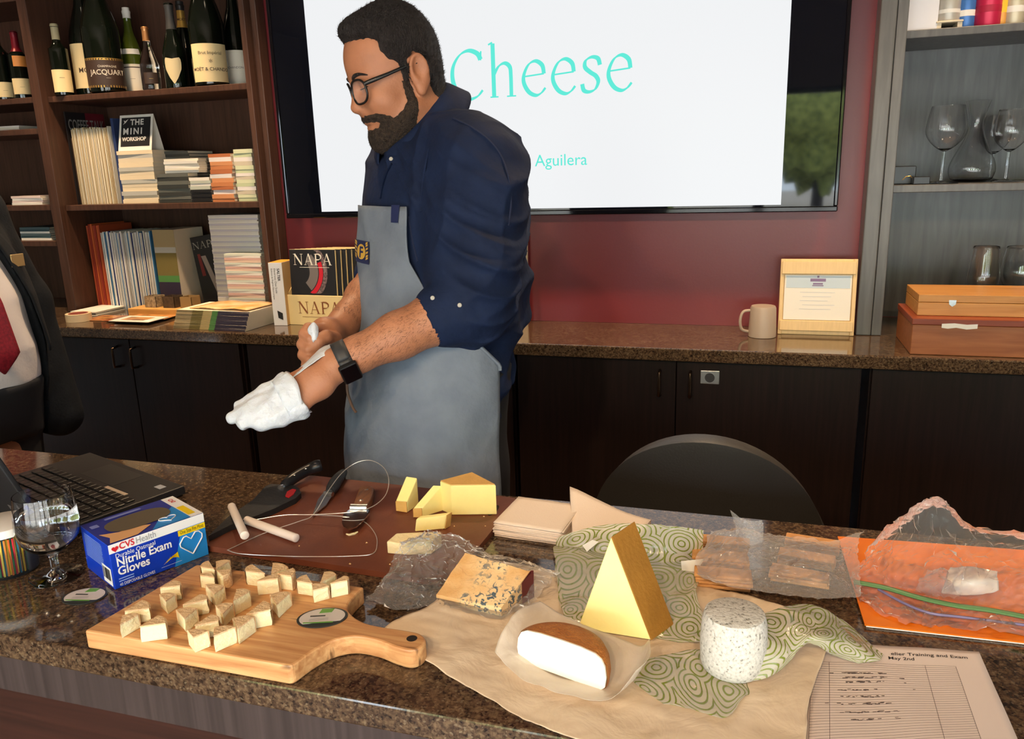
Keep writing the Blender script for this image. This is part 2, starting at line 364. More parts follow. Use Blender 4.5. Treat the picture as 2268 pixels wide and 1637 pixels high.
shelving('display_cabinet', 'open display cabinet holding wine glasses, its dark wood greyed with painted daylight', .372, 1.30, [1.772, 1.352], m=CABW, side0=.028, side1=.03)
obj('trim_1', MB().bbox(.3005, .3425, YF-.004, YB-.0005, .9105, 2.45, .003), CABW)['kind'] = 'structure'
obj('trim_2', MB().bbox(-1.7245, -1.7005, YF+.035, YB-.0005, .9105, 2.45, .003), SHELFW)['kind'] = 'structure'

# ------------------------------------------------------------------ back counter
bc = obj('countertop', MB().bbox(-3.6, 1.40, 2.285, 2.885, .872, .91, .004), GRAN); tag(bc, 'polished brown granite worktop under the television and shelving', 'countertop')
def handle(x, z0, z1, y, t):
    n = 8; pts = [(x, y, z1)] + [(x, y-.028, z1-.004-(z1-z0-.008)*k/n) for k in range(n+1)] + [(x, y, z0)]
    return obj('handle', MB().tube(pts, .0045, 8), BRONZE, t)
def base_cabinet(x0, x1, doors, label, hs):
    t = thing('base_cabinet', label, 'cabinet', ((x0+x1)/2, 2.6, 0)); cx = (x0+x1)/2
    obj('body', MB().box(x0-cx, x1-cx, 2.33-2.6, .28, .1, .8715), DARKW, t)
    obj('toe_kick', MB().box(x0-cx, x1-cx, 2.38-2.6, .28, 0, .0995), BLACK, t)
    for (a, b), h in zip(doors, hs):
        d = bev(obj('door', MB().box(a-cx, b-cx, 2.31-2.6, 2.329-2.6, .11, .866), DARKW, t), .0015)
        if h is not None: handle(h-cx, .762, .838, 2.31-2.6, d)
    return t
base_cabinet(-3.6, -2.70, [(-3.6,-2.703)], 'dark base cabinet hidden behind the suited person', [None])
base_cabinet(-2.69, -1.715, [(-2.686,-2.1895), (-2.1855,-1.72)], 'dark two-door base cabinet under the bookcase', [-2.245, -2.165])
base_cabinet(-1.69, -.715, [(-1.686,-1.204), (-1.2,-.72)], 'dark two-door base cabinet behind the apron', [-1.25, -1.155])
cB = base_cabinet(-.705, .297, [(-.701,-.2115), (-.2085,.293)], 'dark two-door base cabinet with a small steel socket plate', [-.257, -.168])
base_cabinet(.318, 1.4, [(.322,.85), (.854,1.396)], 'dark base cabinet below the display cabinet of glasses', [None, 1.0])
op = obj('socket_plate', MB().bbox(-.027,.027,-.004,0,-.02,.02,.0015), mat('steel_plate', (.55,.56,.58), .35, .9), cB, (-.113+.204, 2.309-2.6, .823))
op['label'] = 'small steel socket plate'
obj('socket', MB().lathe([(0,0),(.014,0),(.014,.003),(.011,.003),(.011,.001),(0,.001)], 20, T=Matrix.Rotation(PI/2,4,'X')).box(-.006,-.003,-.0035,-.003,-.004,.006).box(.003,.006,-.0035,-.003,-.004,.006), mat('socket_dark', (.05,.05,.055), .4), op, (0,-.0045,0))

# ------------------------------------------------------------------ front bar
CT = .91
fc = obj('countertop', MB().bbox(-2.7, 1.25, .62, 1.155, .879, CT, .0025), GRAN); tag(fc, 'polished brown granite bar top carrying the cheeses', 'countertop')
bb = thing('bar_counter', 'dark wood bar front below the granite top', 'bar', (-.7, .9, 0))
BARW = woodmat('bar_panel_wood', hexc(70,58,56), hexc(52,42,40), .45, (40,40,1.), 3.)
obj('fascia', MB().box(-2.0, 1.95, .628-.9, .66-.9, .826, .8785), BARW, bb)
obj('front_panel', MB().box(-2.0, 1.95, .70-.9, .72-.9, 0, .825), woodmat('bar_red_wood', hexc(62,34,26), hexc(44,24,18), .4, (1,30,30), 3.), bb)
obj('body', MB().box(-2.0, 1.95, .73-.9, 1.12-.9, .09, .8785), DARKW, bb)
obj('toe_kick', MB().box(-2.0, 1.95, .76-.9, 1.06-.9, 0, .0895), BLACK, bb)

# ------------------------------------------------------------------ television
tv = thing('television', 'large wall-mounted television showing a white title slide', 'television', (-.708, YB, 1.28))
TX0, TX1 = -.934, .934
obj('mount', MB().box(-.3,.3,-.03,-.0005,.25,.75), BLACK, tv)
obj('body', MB().bbox(TX0+.01,TX1-.01,-.07,-.03,.01,1.04,.004), BLACK, tv)
GBLK = mat('gloss_black', (.004,.004,.006), .06, spec=.6)
fr = MB().bbox(TX0,TX1,-.082,-.062,0,.016,.003).bbox(TX0,TX1,-.082,-.062,1.038,1.054,.003).bbox(TX0,TX0+.012,-.082,-.062,.016,1.038,.003).bbox(TX1-.012,TX1,-.082,-.062,.016,1.038,.003)
obj('bezel', fr, GBLK, tv)
obj('screen', MB().box(TX0+.012,TX1-.012,-.076,-.0702,.016,1.038), mat('tv_black_glass', (.003,.004,.008), .03, spec=.6), tv)
SCR = mat('lit_screen', (.97,.985,1.), .3, spec=.2, emit=.9)
sl = obj('slide', MB().box(-1.498+.708, .066+.708, -.0768, -.0761, .022, 1.03), SCR, tv)
TEAL = mat('teal_glow', (.127,.84,.70), .4, spec=0., emit=1.)
b0 = Yp(1000, 222, YB-.077); b1 = Yp(1355, 208, YB-.077)
sz = (b1-b0).length/5.02
serif('Cheese', sz, face_T((b0.x+.708, -.0775, b0.z-1.28), (1,0,0), (0,0,1)), TEAL, tv)
c0 = Yp(1168, 369, YB-.077); c1 = Yp(1316, 365, YB-.077)
lettering('l Aguilera', (c1.x-c0.x)/4.25, face_T((c0.x+.708, -.0775, c0.z-1.28), (1,0,0), (0,0,1)), TEAL, tv)
# ================================================================== things on the bar
def film(name, tint=(1,1,1), opac=.16, rough=.12, crease=.7):
    "thin clear plastic: mostly see-through with sharp gleams"
    m = bpy.data.materials.new(name); m.use_nodes = True; nt = m.node_tree; N, L = nt.nodes, nt.links
    p = N['Principled BSDF']; p.inputs['Base Color'].default_value = (*tint, 1); p.inputs['Roughness'].default_value = rough; p.inputs['Specular IOR Level'].default_value = .9
    tr = N.new('ShaderNodeBsdfTransparent'); tr.inputs[0].default_value = (.97,.97,.97,1)
    fr = N.new('ShaderNodeFresnel'); fr.inputs[0].default_value = 1.5
    add = N.new('ShaderNodeMath'); add.operation = 'ADD'; add.inputs[1].default_value = opac; add.use_clamp = True; L.new(fr.outputs[0], add.inputs[0])
    tc = N.new('ShaderNodeTexCoord'); n = N.new('ShaderNodeTexNoise'); n.inputs['Scale'].default_value = 45; n.inputs['Detail'].default_value = 4; n.inputs['Distortion'].default_value = 1.2
    L.new(tc.outputs['Object'], n.inputs['Vector']); b = N.new('ShaderNodeBump'); b.inputs['Strength'].default_value = crease; b.inputs['Distance'].default_value = .007
    L.new(n.outputs['Fac'], b.inputs['Height']); L.new(b.outputs[0], p.inputs['Normal']); L.new(b.outputs[0], fr.inputs['Normal'])
    mx = N.new('ShaderNodeMixShader'); L.new(add.outputs[0], mx.inputs[0]); L.new(tr.outputs[0], mx.inputs[1]); L.new(p.outputs[0], mx.inputs[2])
    L.new(mx.outputs[0], N['Material Output'].inputs[0]); return m
FILM = film('clear_plastic_film', (1,1,1), .05, .06, .3); FILMH = film('hazy_plastic_film', (.95,.93,.92), .15, .10, .3)
def paperish(name, col, alpha, rough=.4, rings=None, bump=.35):
    m = bpy.data.materials.new(name); m.use_nodes = True; nt = m.node_tree; N, L = nt.nodes, nt.links
    p = N['Principled BSDF']; p.inputs['Base Color'].default_value = (*col, 1); p.inputs['Roughness'].default_value = rough; p.inputs['Alpha'].default_value = alpha
    p.inputs['Specular IOR Level'].default_value = .5
    tc = N.new('ShaderNodeTexCoord')
    n = N.new('ShaderNodeTexNoise'); n.inputs['Scale'].default_value = 22; n.inputs['Detail'].default_value = 5; n.inputs['Distortion'].default_value = .8; L.new(tc.outputs['Object'], n.inputs['Vector'])
    b = N.new('ShaderNodeBump'); b.inputs['Strength'].default_value = bump; b.inputs['Distance'].default_value = .008; L.new(n.outputs['Fac'], b.inputs['Height']); L.new(b.outputs[0], p.inputs['Normal'])
    if rings:
        uv = N.new('ShaderNodeUVMap')
        v = N.new('ShaderNodeTexVoronoi'); v.voronoi_dimensions = '2D'; v.inputs['Scale'].default_value = rings[0]; v.inputs['Randomness'].default_value = .8; L.new(uv.outputs[0], v.inputs['Vector'])
        mu = N.new('ShaderNodeMath'); mu.operation = 'MULTIPLY'; mu.inputs[1].default_value = rings[1]; L.new(v.outputs['Distance'], mu.inputs[0])
        fr = N.new('ShaderNodeMath'); fr.operation = 'FRACT'; L.new(mu.outputs[0], fr.inputs[0])
        c = ramp(nt, fr.outputs[0], [(0, (0,0,0)), (.54, (0,0,0)), (.62, (1,1,1)), (.84, (1,1,1)), (.92, (0,0,0))])
        L.new(mixc(nt, col, hexc(116,128,52), c), p.inputs['Base Color'])
        mm = N.new('ShaderNodeMath'); mm.operation = 'MAXIMUM'; mm.inputs[1].default_value = alpha; L.new(c, mm.inputs[0]); L.new(mm.outputs[0], p.inputs['Alpha'])
    return m
WAX = paperish('waxed_paper', hexc(226,204,176), .93, .42)
WAX2 = paperish('thin_glassine', hexc(232,220,204), .55, .3)
RINGS = paperish('ring_printed_wrap', hexc(224,220,200), .40, .13, (9., 7.), .45)
def catm(P, t):
    n = len(P)-1; t = min(max(t, 0), 1)*n; i = min(int(t), n-1); f = t-i
    g = lambda k: P[min(max(k, 0), n)]
    p0, p1, p2, p3 = g(i-1), g(i), g(i+1), g(i+2)
    return .5*((2*p1)+(p2-p0)*f+(2*p0-5*p1+4*p2-p3)*f*f+(3*p1-p0-3*p2+p3)*f**3)
def sheet(name, rows, nu, nv, m, parent=None, amp=.004, sc=25., zmin=None, sharp=True, seed=0., uvs=1., facet=0.):
    "soft sheet through rows of 3D control points, with crumpling"
    rows = [[Vector(p) for p in r] for r in rows]; vs = []
    for j in range(nv+1):
        for i in range(nu+1):
            p = catm([catm(r, i/nu) for r in rows], j/nv)
            q = p*sc
            d = Vector((noise.noise(q+Vector((seed,0,0))), noise.noise(q+Vector((0,seed+9,5))), noise.noise(q+Vector((3,7,seed)))))
            if sharp:
                d += Vector(tuple(abs(noise.noise(q*2.1+Vector((seed*2+k,k*5,1))))*1.2-.4 for k in range(3)))*.6
            p = p+d*amp
            if facet: p += Vector((random.uniform(-1,1), random.uniform(-1,1), random.uniform(-1,1)))*facet
            if zmin is not None: p.z = max(p.z, zmin+.0004+.0006*abs(d.x))
            vs.append(tuple(p))
    mb = MB(); fs = [(j*(nu+1)+i, j*(nu+1)+i+1, (j+1)*(nu+1)+i+1, (j+1)*(nu+1)+i) for j in range(nv) for i in range(nu)]
    mb.raw(vs, fs, 0, not facet); me = mb.mesh(name); uv = me.uv_layers.new(name='UVMap')
    L1 = sum((rows[0][k+1]-rows[0][k]).length for k in range(len(rows[0])-1)); L2 = sum((rows[k+1][0]-rows[k][0]).length for k in range(len(rows)-1))
    for lp in me.loops:
        v = lp.vertex_index; uv.data[lp.index].uv = (((v % (nu+1))/nu)*L1*uvs, (v//(nu+1)/nv)*L2*uvs)
    return obj(name, me, m, parent)
def frame_at(o, xd): return None

# ---------------------------------------------------------------- glove box
BLUE = mat('glove_box_blue', hexc(20,70,205), .3, col2=hexc(16,50,170), vscale=6.); LBLUE = mat('glove_box_light_blue', hexc(40,140,220), .3)
WHITE = mat('white_card', hexc(240,240,242), .4); YELLOW = mat('yellow_print', hexc(245,210,20), .4); REDP = mat('red_print', hexc(205,30,45), .4); GREYP = mat('grey_print', hexc(150,150,155), .4)
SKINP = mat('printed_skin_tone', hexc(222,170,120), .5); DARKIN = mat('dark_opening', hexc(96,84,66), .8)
gn = Zp(255,1308,CT); gr = Zp(462,1228,CT); ga = math.atan2(gr.y-gn.y, gr.x-gn.x)
gl, gw, gh = (gr-gn).length, .094, Yp(246,1211,gn.y).z-CT
gb = thing('glove_box', 'blue and white cardboard box of disposable exam gloves', 'box', (gn.x, gn.y, CT+.0005), ga)
# local: x along the lettered face, y away from it
obj('carton', MB().bbox(0,gl,0,gw,0,gh,.0012), BLUE, gb)
eps = .0004
lf = lambda x, z: (x, -eps, z)      # lettered face
def quad(name, pts, m, parent, lift=None): return obj(name, MB().raw(pts, [tuple(range(len(pts)))]), m, parent)
quad('white_band', [(0,-eps,gh*.8),(gl,-eps,gh*.8),(gl,-eps,gh),(0,-eps,gh)], WHITE, gb)
quad('light_panel', [(gl*.62,-eps,0),(gl,-eps,0),(gl,-eps,gh*.8),(gl*.74,-eps,gh*.8)], LBLUE, gb)
quad('yellow_strip', [(gl*.70,-2*eps,gh*.66),(gl,-2*eps,gh*.66),(gl,-2*eps,gh*.79),(gl*.70,-2*eps,gh*.79)], YELLOW, gb)
TF = lambda x, z: face_T((x,-3*eps,z),(1,0,0),(0,0,1))
lettering('One Size Fits Most', .0075, TF(gl*.72,gh*.695), INK, gb, fit=gl*.26)
lettering('CVS', .0125, TF(gl*.10,gh*.845), REDP, gb, bold=.02, fit=gl*.15); lettering('Health', .0125, TF(gl*.265,gh*.845), GREYP, gb, fit=gl*.20)
def heart(cx, cz, r, y):
    pts = []
    for k in range(24):
        t = 2*PI*k/24; pts.append((cx+r*.062*16*math.sin(t)**3, y, cz+r*.062*(13*math.cos(t)-5*math.cos(2*t)-2*math.cos(3*t)-math.cos(4*t))))
    return pts
quad('heart_print', heart(gl*.06, gh*.885, .0045, -3*eps), REDP, gb)
lettering('Durable Oatmeal', .0085, TF(gl*.05,gh*.68), WHITE, gb, fit=gl*.40); lettering('Nitrile Exam', .0165, TF(gl*.05,gh*.49), WHITE, gb, bold=.022, fit=gl*.56); lettering('Gloves', .0165, TF(gl*.05,gh*.29), WHITE, gb, bold=.022, fit=gl*.32)
lettering('40 DISPOSABLE GLOVES', .0058, TF(gl*.05,gh*.05), WHITE, gb, fit=gl*.36); [quad('small_print', [(gl*.05,-3*eps,gh*zz),(gl*.2,-3*eps,gh*zz),(gl*.2,-3*eps,gh*(zz+.022)),(gl*.05,-3*eps,gh*(zz+.022))], mat('pale_blue_print', hexc(150,180,240), .5), gb) for zz in (.2,.145)]
ANG = [(0,-1),(-.95,-.05),(-.98,.25),(-.62,.72),(-.38,.75),(0,.38),(.42,.86),(.72,.82),(.98,.5),(.95,.15)]
hz = [(gl*.83+.0165*x, -3*eps, gh*.42+.0165*z) for x, z in ANG]; obj('heart_outline', MB().tube(hz+[hz[0]], .0009, 5), WHITE, gb)
for k in range(5): obj('oat_print', MB().raw([(gl*.50+k*.002,-3*eps,gh*.14+k*.001),(gl*.56+k*.0035,-3*eps,gh*.24+k*.0015),(gl*.60+k*.0025,-3*eps,gh*.31-k*.002),(gl*.54+k*.003,-3*eps,gh*.2+k*.001)],[(0,1,2,3)]), YELLOW, gb)
obj('tagline_rule', MB().raw([(gl*.48,-3*eps,gh*.1),(gl*.70,-3*eps,gh*.1),(gl*.70,-3*eps,gh*.105),(gl*.48,-3*eps,gh*.105)],[(0,1,2,3)]), WHITE, gb)
# end face with small print and barcode
for k in range(13): quad('small_print', [(-eps,gw*.9,gh*(.9-.042*k)),(-eps,gw*(.2+.12*random.random()),gh*(.9-.042*k)),(-eps,gw*.25,gh*(.888-.042*k)),(-eps,gw*.9,gh*(.888-.042*k))], mat('pale_blue_print', hexc(150,180,240), .5), gb)
quad('barcode_label', [(-eps,gw*.34,gh*.06),(-eps,gw*.03,gh*.06),(-eps,gw*.03,gh*.46),(-eps,gw*.34,gh*.46)], WHITE, gb)
bcm = MB(); yy = gw*.32
while yy > gw*.06:
    ww = random.choice((.0007,.0012,.0018)); bcm.raw([(-2*eps,yy,gh*.16),(-2*eps,yy-ww,gh*.16),(-2*eps,yy-ww,gh*.42),(-2*eps,yy,gh*.42)],[(0,1,2,3)]); yy -= ww+random.choice((.0007,.0012))
obj('barcode_bars', bcm, INK, gb)['kind'] = 'stuff'
# top face: white end, blue, picture of hands, oval opening
zt = gh+eps
PURP = mat('glove_box_violet', hexc(48,58,150), .3)
quad('top_panel', [(0,0,zt),(gl*.86,0,zt),(gl*.86,gw,zt),(0,gw,zt)], PURP, gb); quad('top_end_band', [(gl*.86,0,zt),(gl,0,zt),(gl,gw,zt),(gl*.86,gw,zt)], WHITE, gb)
quad('top_yellow_strip', [(gl*.87,gw*.1,zt+eps),(gl*.95,gw*.1,zt+eps),(gl*.95,gw*.5,zt+eps),(gl*.87,gw*.5,zt+eps)], YELLOW, gb)
lettering('CVS', .009, face_T((gl*.95,gw*.9,zt+eps),(0,-1,0),(-1,0,0)), REDP, gb, bold=.02)
quad('top_light_panel', [(gl*.45,0,zt+eps),(gl*.86,0,zt+eps),(gl*.86,gw*.6,zt+eps),(gl*.62,gw*.3,zt+eps)], LBLUE, gb)
quad('hand_print', [(0.004,gw*.02,zt+2*eps),(gl*.3,gw*.01,zt+2*eps),(gl*.5,gw*.2,zt+2*eps),(gl*.36,gw*.33,zt+2*eps),(gl*.2,gw*.3,zt+2*eps),(.004,gw*.42,zt+2*eps),(gl*.08,gw*.2,zt+2*eps)], SKINP, gb)
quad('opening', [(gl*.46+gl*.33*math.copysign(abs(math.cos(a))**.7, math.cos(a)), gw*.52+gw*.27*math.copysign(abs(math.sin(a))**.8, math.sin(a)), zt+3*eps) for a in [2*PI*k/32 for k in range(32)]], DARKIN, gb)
quad('faint_print', [(gl*.22,gw*.86,zt+2*eps),(gl*.6,gw*.86,zt+2*eps),(gl*.6,gw*.93,zt+2*eps),(gl*.22,gw*.93,zt+2*eps)], mat('faint_violet_print', hexc(120,130,200), .5), gb)
hz = [(gl*.68+p[0]-gl*.83, gw*.20+(p[2]-gh*.40)*.8, zt+3*eps) for p in heart(gl*.83, gh*.40, .012, 0)]
obj('heart_outline', MB().tube(hz+[hz[0]], .0007, 5), WHITE, gb)
quad('faint_print', [(gl*.04,gw*.70,zt+2*eps),(gl*.12,gw*.70,zt+2*eps),(gl*.12,gw*.82,zt+2*eps),(gl*.04,gw*.82,zt+2*eps)], mat('faint_violet_print', hexc(120,130,200), .5), gb)

# ---------------------------------------------------------------- goblet of water
gp = Zp(126,1277,CT); g = thing('water_glass', 'stemmed goblet three-quarters full of water beside the glove box', 'glass', (gp.x, gp.y, CT+.0006))
prof = [(.0,.004),(.004,.004),(.0055,.010),(.0055,.028),(.007,.034),(.016,.039),(.028,.047),(.0365,.059),(.0395,.074),(.038,.095),(.0345,.122)]
inn = [(.0335,.122),(.037,.095),(.0385,.074),(.0355,.060),(.027,.049),(.015,.042),(.0,.040)]
obj('bowl', MB().lathe([(0,.0),(.033,.0),(.034,.0012),(.030,.0022),(.012,.0045),(.0055,.010),(.005,.028),(.007,.034)]+prof[5:]+inn, 48), GLASS, g)
wt = [(0,.0402),(.0149,.0422),(.0269,.0492),(.0354,.0602),(.0384,.0742),(.0375,.092),(.0366,.0985),(0,.0985)]
obj('water', MB().lathe(wt, 48), mat('water', (1,1,1), 0, trans=1., ior=1.33), g)
# ---------------------------------------------------------------- tub of coloured picks
tp = Zp(18,1272,CT); tb = thing('pick_tub', 'clear plastic tub with a white lid full of coloured picks', 'tub', (tp.x-.008, tp.y+.012, CT+.0006))
obj('jar', MB().lathe([(0,0),(.034,0),(.036,.002),(.036,.062),(.0352,.062),(.0352,.003),(0,.003)], 40), film('tub_plastic', (.2,.2,.2), .0, .03, 0.), tb)
obj('lid', MB().lathe([(0,.072),(.036,.072),(.0385,.071),(.0385,.060),(.0365,.060),(.0365,.0625),(0,.0625)], 40), mat('white_plastic', hexc(238,232,226), .35), tb)
obj('label', MB().grid(lambda u, v: (.0365*math.cos(lerp(-2.5,-1.75,u)), .0365*math.sin(lerp(-2.5,-1.75,u)), lerp(.008,.05,v)), 10, 1), mat('tub_label', hexc(60,110,190), .4, col2=hexc(230,240,235), vscale=60.), tb)
pcols = [hexc(235,190,40), hexc(225,110,50), hexc(60,140,90), hexc(205,50,60), hexc(240,210,90), hexc(40,120,140), hexc(225,140,60)]
pkm = []
for ci, c in enumerate(pcols):
    me = MB().tube([(0,0,0),(0,0,.054)], .0013, 5).mesh('pick'); me.materials.append(mat('pick_%d' % ci, c, .5)); pkm.append(me)
CN = ['golden','orange','green','red','yellow','teal','amber']
for k in range(46):
    a = -2.9+k*2.9/46*1.25; rr = .0315 if k % 2 else .0285; ci = k % 7
    o = bpy.data.objects.new('cocktail_pick', pkm[ci]); C.objects.link(o)
    o.location = (tb.location.x+rr*math.cos(a), tb.location.y+rr*math.sin(a), CT+.0045); o.rotation_euler = (.04, .10, 0)
    tag(o, '%s cocktail pick standing in the clear tub' % CN[ci], 'pick', 'coloured picks in the tub')

# ---------------------------------------------------------------- laptop
DECK = mat('laptop_black', (.018,.018,.02), .45, bump=.05, bscale=400)
q1 = Vector((-1.206,1.134,CT)); q2 = Vector((-.907,1.032,CT)); lx = (q2-q1).normalized(); la = math.atan2(lx.y, lx.x)
lp = thing('laptop', 'open black laptop with its keyboard turned to the far side of the bar', 'laptop', (q1.x, q1.y, CT+.0006), la)
LL, LD = .316, .222     # local x along the wrist edge, -y towards the hinge
obj('base', MB().bbox(0,LL,-LD,0,.002,.017,.002), DECK, lp)
for x in (.02, LL-.02):
    for y_ in (-.02, -LD+.02): obj('foot', MB().lathe([(.006,0),(.006,.002)], 10, T=Matrix.Translation((x,y_,0))), BLACK, lp)
obj('touchpad', MB().box(.10,.21,-.068,-.012,.0170,.0173), mat('touchpad', (.03,.03,.032), .4), lp)
for sx_, w_, d_, c_ in ((.285,.018,.012,hexc(170,175,185)),(.235,.065,.009,hexc(205,185,165))):
    obj('sticker', MB().box(sx_-w_/2, sx_+w_/2, -.02-d_ if w_ < .03 else -.072-d_, -.02 if w_ < .03 else -.072, .0171, .0175), mat('sticker_%d' % int(w_*1000), c_, .4), lp)
keym = MB().bbox(-.0078,.0078,-.0075,.0075,0,.0025,.0012).mesh('key'); keym.materials.append(mat('key_black', (.01,.01,.011), .35))
for r in range(6):
    for c_ in range(17):
        o = bpy.data.objects.new('key', keym); C.objects.link(o); o.parent = lp; o.location = (.012+.0088+c_*.0172+(.004*(r % 2)), -.088-r*.0186, .017); o.scale = (1, 1 if r < 5 else .7, 1)
ld = obj('lid', MB().bbox(0,LL,-.004,.004,0,.215,.002), DECK, lp, (0,-LD+.004,.018), (math.radians(20),0,0))
obj('display', MB().box(.012,LL-.012,.0041,.0044,.014,.204), mat('display_off', (.005,.006,.008), .12), ld)
obj('lid_logo', MB().box(LL-.09,LL-.03,-.0046,-.0041,.02,.035), mat('logo_silver', (.5,.5,.5), .3, .8), ld)
obj('hinge', MB().tube([(.03,-LD+.004,.0165),(LL-.03,-LD+.004,.0165)], .0045, 10), BLACK, lp)

# ---------------------------------------------------------------- oval product labels
def oval_label(pc, rx, ry, rot, label, z, thick=.0012):
    t = thing('oval_label', label, 'label', (pc.x, pc.y, z+.0004), rot)
    E_ = lambda s, zz=0: [(rx*s*math.cos(2*PI*k/40), ry*s*math.sin(2*PI*k/40)) for k in range(40)]
    obj('card', MB().prism(E_(1), 0, thick), mat('label_dark', hexc(46,48,46), .35), t)
    obj('print_panel', MB().prism([p for p in E_(.9) if p[1] > -ry*.55], thick, thick+.0003), mat('label_pale', hexc(205,196,190), .4), t)
    obj('green_flash', MB().prism([(-rx*.15,ry*.42),(rx*.35,ry*.42),(rx*.45,ry*.78),(-rx*.05,ry*.86)], thick+.0003, thick+.0005), mat('label_green', hexc(96,150,60), .4), t)
    obj('green_line', MB().prism([(-rx*.72,-ry*.5),(rx*.45,-ry*.66),(rx*.45,-ry*.56),(-rx*.72,-ry*.4)], thick+.0003, thick+.0005), mat('label_green', hexc(96,150,60), .4), t)
    obj('print_line', MB().raw([(-rx*.48,ry*.12,thick+.0005),(rx*.12,ry*.04,thick+.0005),(rx*.12,ry*.16,thick+.0005),(-rx*.48,ry*.25,thick+.0005)],[(0,1,2,3)]), mat('label_dark', (.1,.1,.1)), t)
    for k in range(3): obj('small_print', MB().raw([(-rx*.5,-ry*(.12+.1*k),thick+.0005),(rx*.25,-ry*(.12+.1*k),thick+.0005),(rx*.25,-ry*(.15+.1*k),thick+.0005),(-rx*.5,-ry*(.15+.1*k),thick+.0005)],[(0,1,2,3)]), GREYP, t)
    return t
a0, a1 = Zp(140,1324,CT), Zp(236,1320,CT); oval_label((a0+a1)/2, (a1-a0).length/2, .021, math.atan2(a1.y-a0.y,a1.x-a0.x), 'oval cheese label lying on the granite beside the goblet', CT)

# ---------------------------------------------------------------- wooden paddle board
def boardwood():
    m = mat('maple_board', hexc(205,150,98), .45); nt = m.node_tree; N, L, p = nodes_of(m)
    tc = N.new('ShaderNodeTexCoord'); mp = N.new('ShaderNodeMapping'); mp.inputs['Scale'].default_value = (1.6,26,26); L.new(tc.outputs['Object'], mp.inputs[0])
    n = N.new('ShaderNodeTexNoise'); n.inputs['Scale'].default_value = 5; n.inputs['Detail'].default_value = 6; n.inputs['Distortion'].default_value = .5; L.new(mp.outputs[0], n.inputs['Vector'])
    base = ramp(nt, n.outputs['Fac'], [(.25, hexc(172,112,66)), (.5, hexc(204,150,98)), (.75, hexc(222,176,122))])
    mp2 = N.new('ShaderNodeMapping'); mp2.inputs['Scale'].default_value = (3.2,30,8); mp2.inputs['Location'].default_value = (.35,.2,0); L.new(tc.outputs['Object'], mp2.inputs[0])
    n2 = N.new('ShaderNodeTexNoise'); n2.inputs['Scale'].default_value = 2.6; n2.inputs['Detail'].default_value = 3; L.new(mp2.outputs[0], n2.inputs['Vector'])
    k = ramp(nt, n2.outputs['Fac'], [(.64, (0,0,0)), (.72, (1,1,1))])
    L.new(mixc(nt, base, hexc(92,58,34), k), p.inputs['Base Color']); return m
BT = .0235; BZ = CT+BT
bl_, br_ = Zp(190,1440,CT), Zp(628,1517,CT)
bk = Zp(805,1300,BZ)
wbx, wby = bl_.x, .624
bw_, bd_ = br_.x-bl_.x, bk.y-wby
hx, hy = Zp(918,1418,BZ).x-wbx, Zp(918,1418,BZ).y-wby
pxo = [(628,1482),(652,1470),(690,1443),(735,1419),(785,1409),(835,1417),(875,1432),(908,1440),(932,1433),(943,1417),(930,1403),(900,1396),(855,1389),(812,1380),(782,1364),(770,1343),(786,1318),(806,1300)]
P_ = [Zp(x, y, BZ) for x, y in pxo]; P_[0].y = wby; P_[-1].y = wby+bd_
pts = [(0,0)]+[(p.x-wbx, p.y-wby) for p in catmull(P_, 5)]+[(Zp(450,1240,BZ).x-wbx, bd_)]
pb = thing('paddle_board', 'thick pale wooden paddle board with a curved handle', 'board', (wbx, wby, CT+.0005))
o = obj('board', MB().prism(pts, 0, BT-.0005), boardwood(), pb); bev(o, .0025, 2, 35)
obj('hanging_hole', MB().lathe([(0,BT-.0002),(.006,BT-.0002)], 20, T=Matrix.Translation((hx-.004,hy+.002,0)), cap=False), mat('hole_shadow', (.02,.012,.008), .9), pb)
a0, a1 = Zp(660,1372,BZ), Zp(768,1368,BZ); oval_label((Zp(660,1372,BZ)+Zp(768,1368,BZ))/2, (a1-a0).length/2*1.03, .0205, math.atan2(a1.y-a0.y,a1.x-a0.x)+.12, 'oval cheese label lying on the wooden paddle board', BZ)
# soft cheese wedges: three top corners each, read from the photo (crop scale 2.908, origin 180,1220)
WH = .0185
PASTE = mat('soft_cheese_paste', hexc(244,232,188), .42, sss=.15, bump=.25, bscale=220); RIND = mat('lamplit_bloomy_rind', hexc(224,180,128), .7, col2=hexc(236,206,164), vscale=90., bump=.4, bscale=300)  # white rind tinted peach, the warm lamplight is put into its colour
WED = [((858,128),(768,112),(822,74)),((866,120),(868,72),(956,66)),((872,132),(964,122),(912,164)),((858,168),(762,152),(838,134)),
 ((1186,152),(1056,134),(1104,94)),((1222,150),(1234,84),(1330,112)),((1262,158),(1362,122),(1354,172)),((1128,200),(1246,152),(1268,186)),
 ((1490,210),(1386,192),(1452,154)),((1538,206),(1564,138),(1638,152)),((1602,216),(1690,168),(1714,194)),((1492,250),(1482,208),(1592,222)),
 ((506,240),(592,192),(638,226)),((544,322),(504,278),(606,276)),((276,386),(388,314),(438,366)),((246,472),(262,414),(368,404)),
 ((372,496),(492,424),(546,474)),((856,276),(798,214),(920,226)),((650,346),(762,280),(812,312)),((664,438),(612,382),(744,372)),
 ((978,330),(1000,258),(1086,268)),((910,402),(864,348),(978,336)),((726,482),(832,414),(886,452)),((722,562),(684,516),(818,522)),
 ((850,560),(856,504),(992,500)),((1008,510),(976,444),(1114,430)),((1060,420),(1172,332),(1222,388)),((1258,346),(1216,282),(1346,266))]
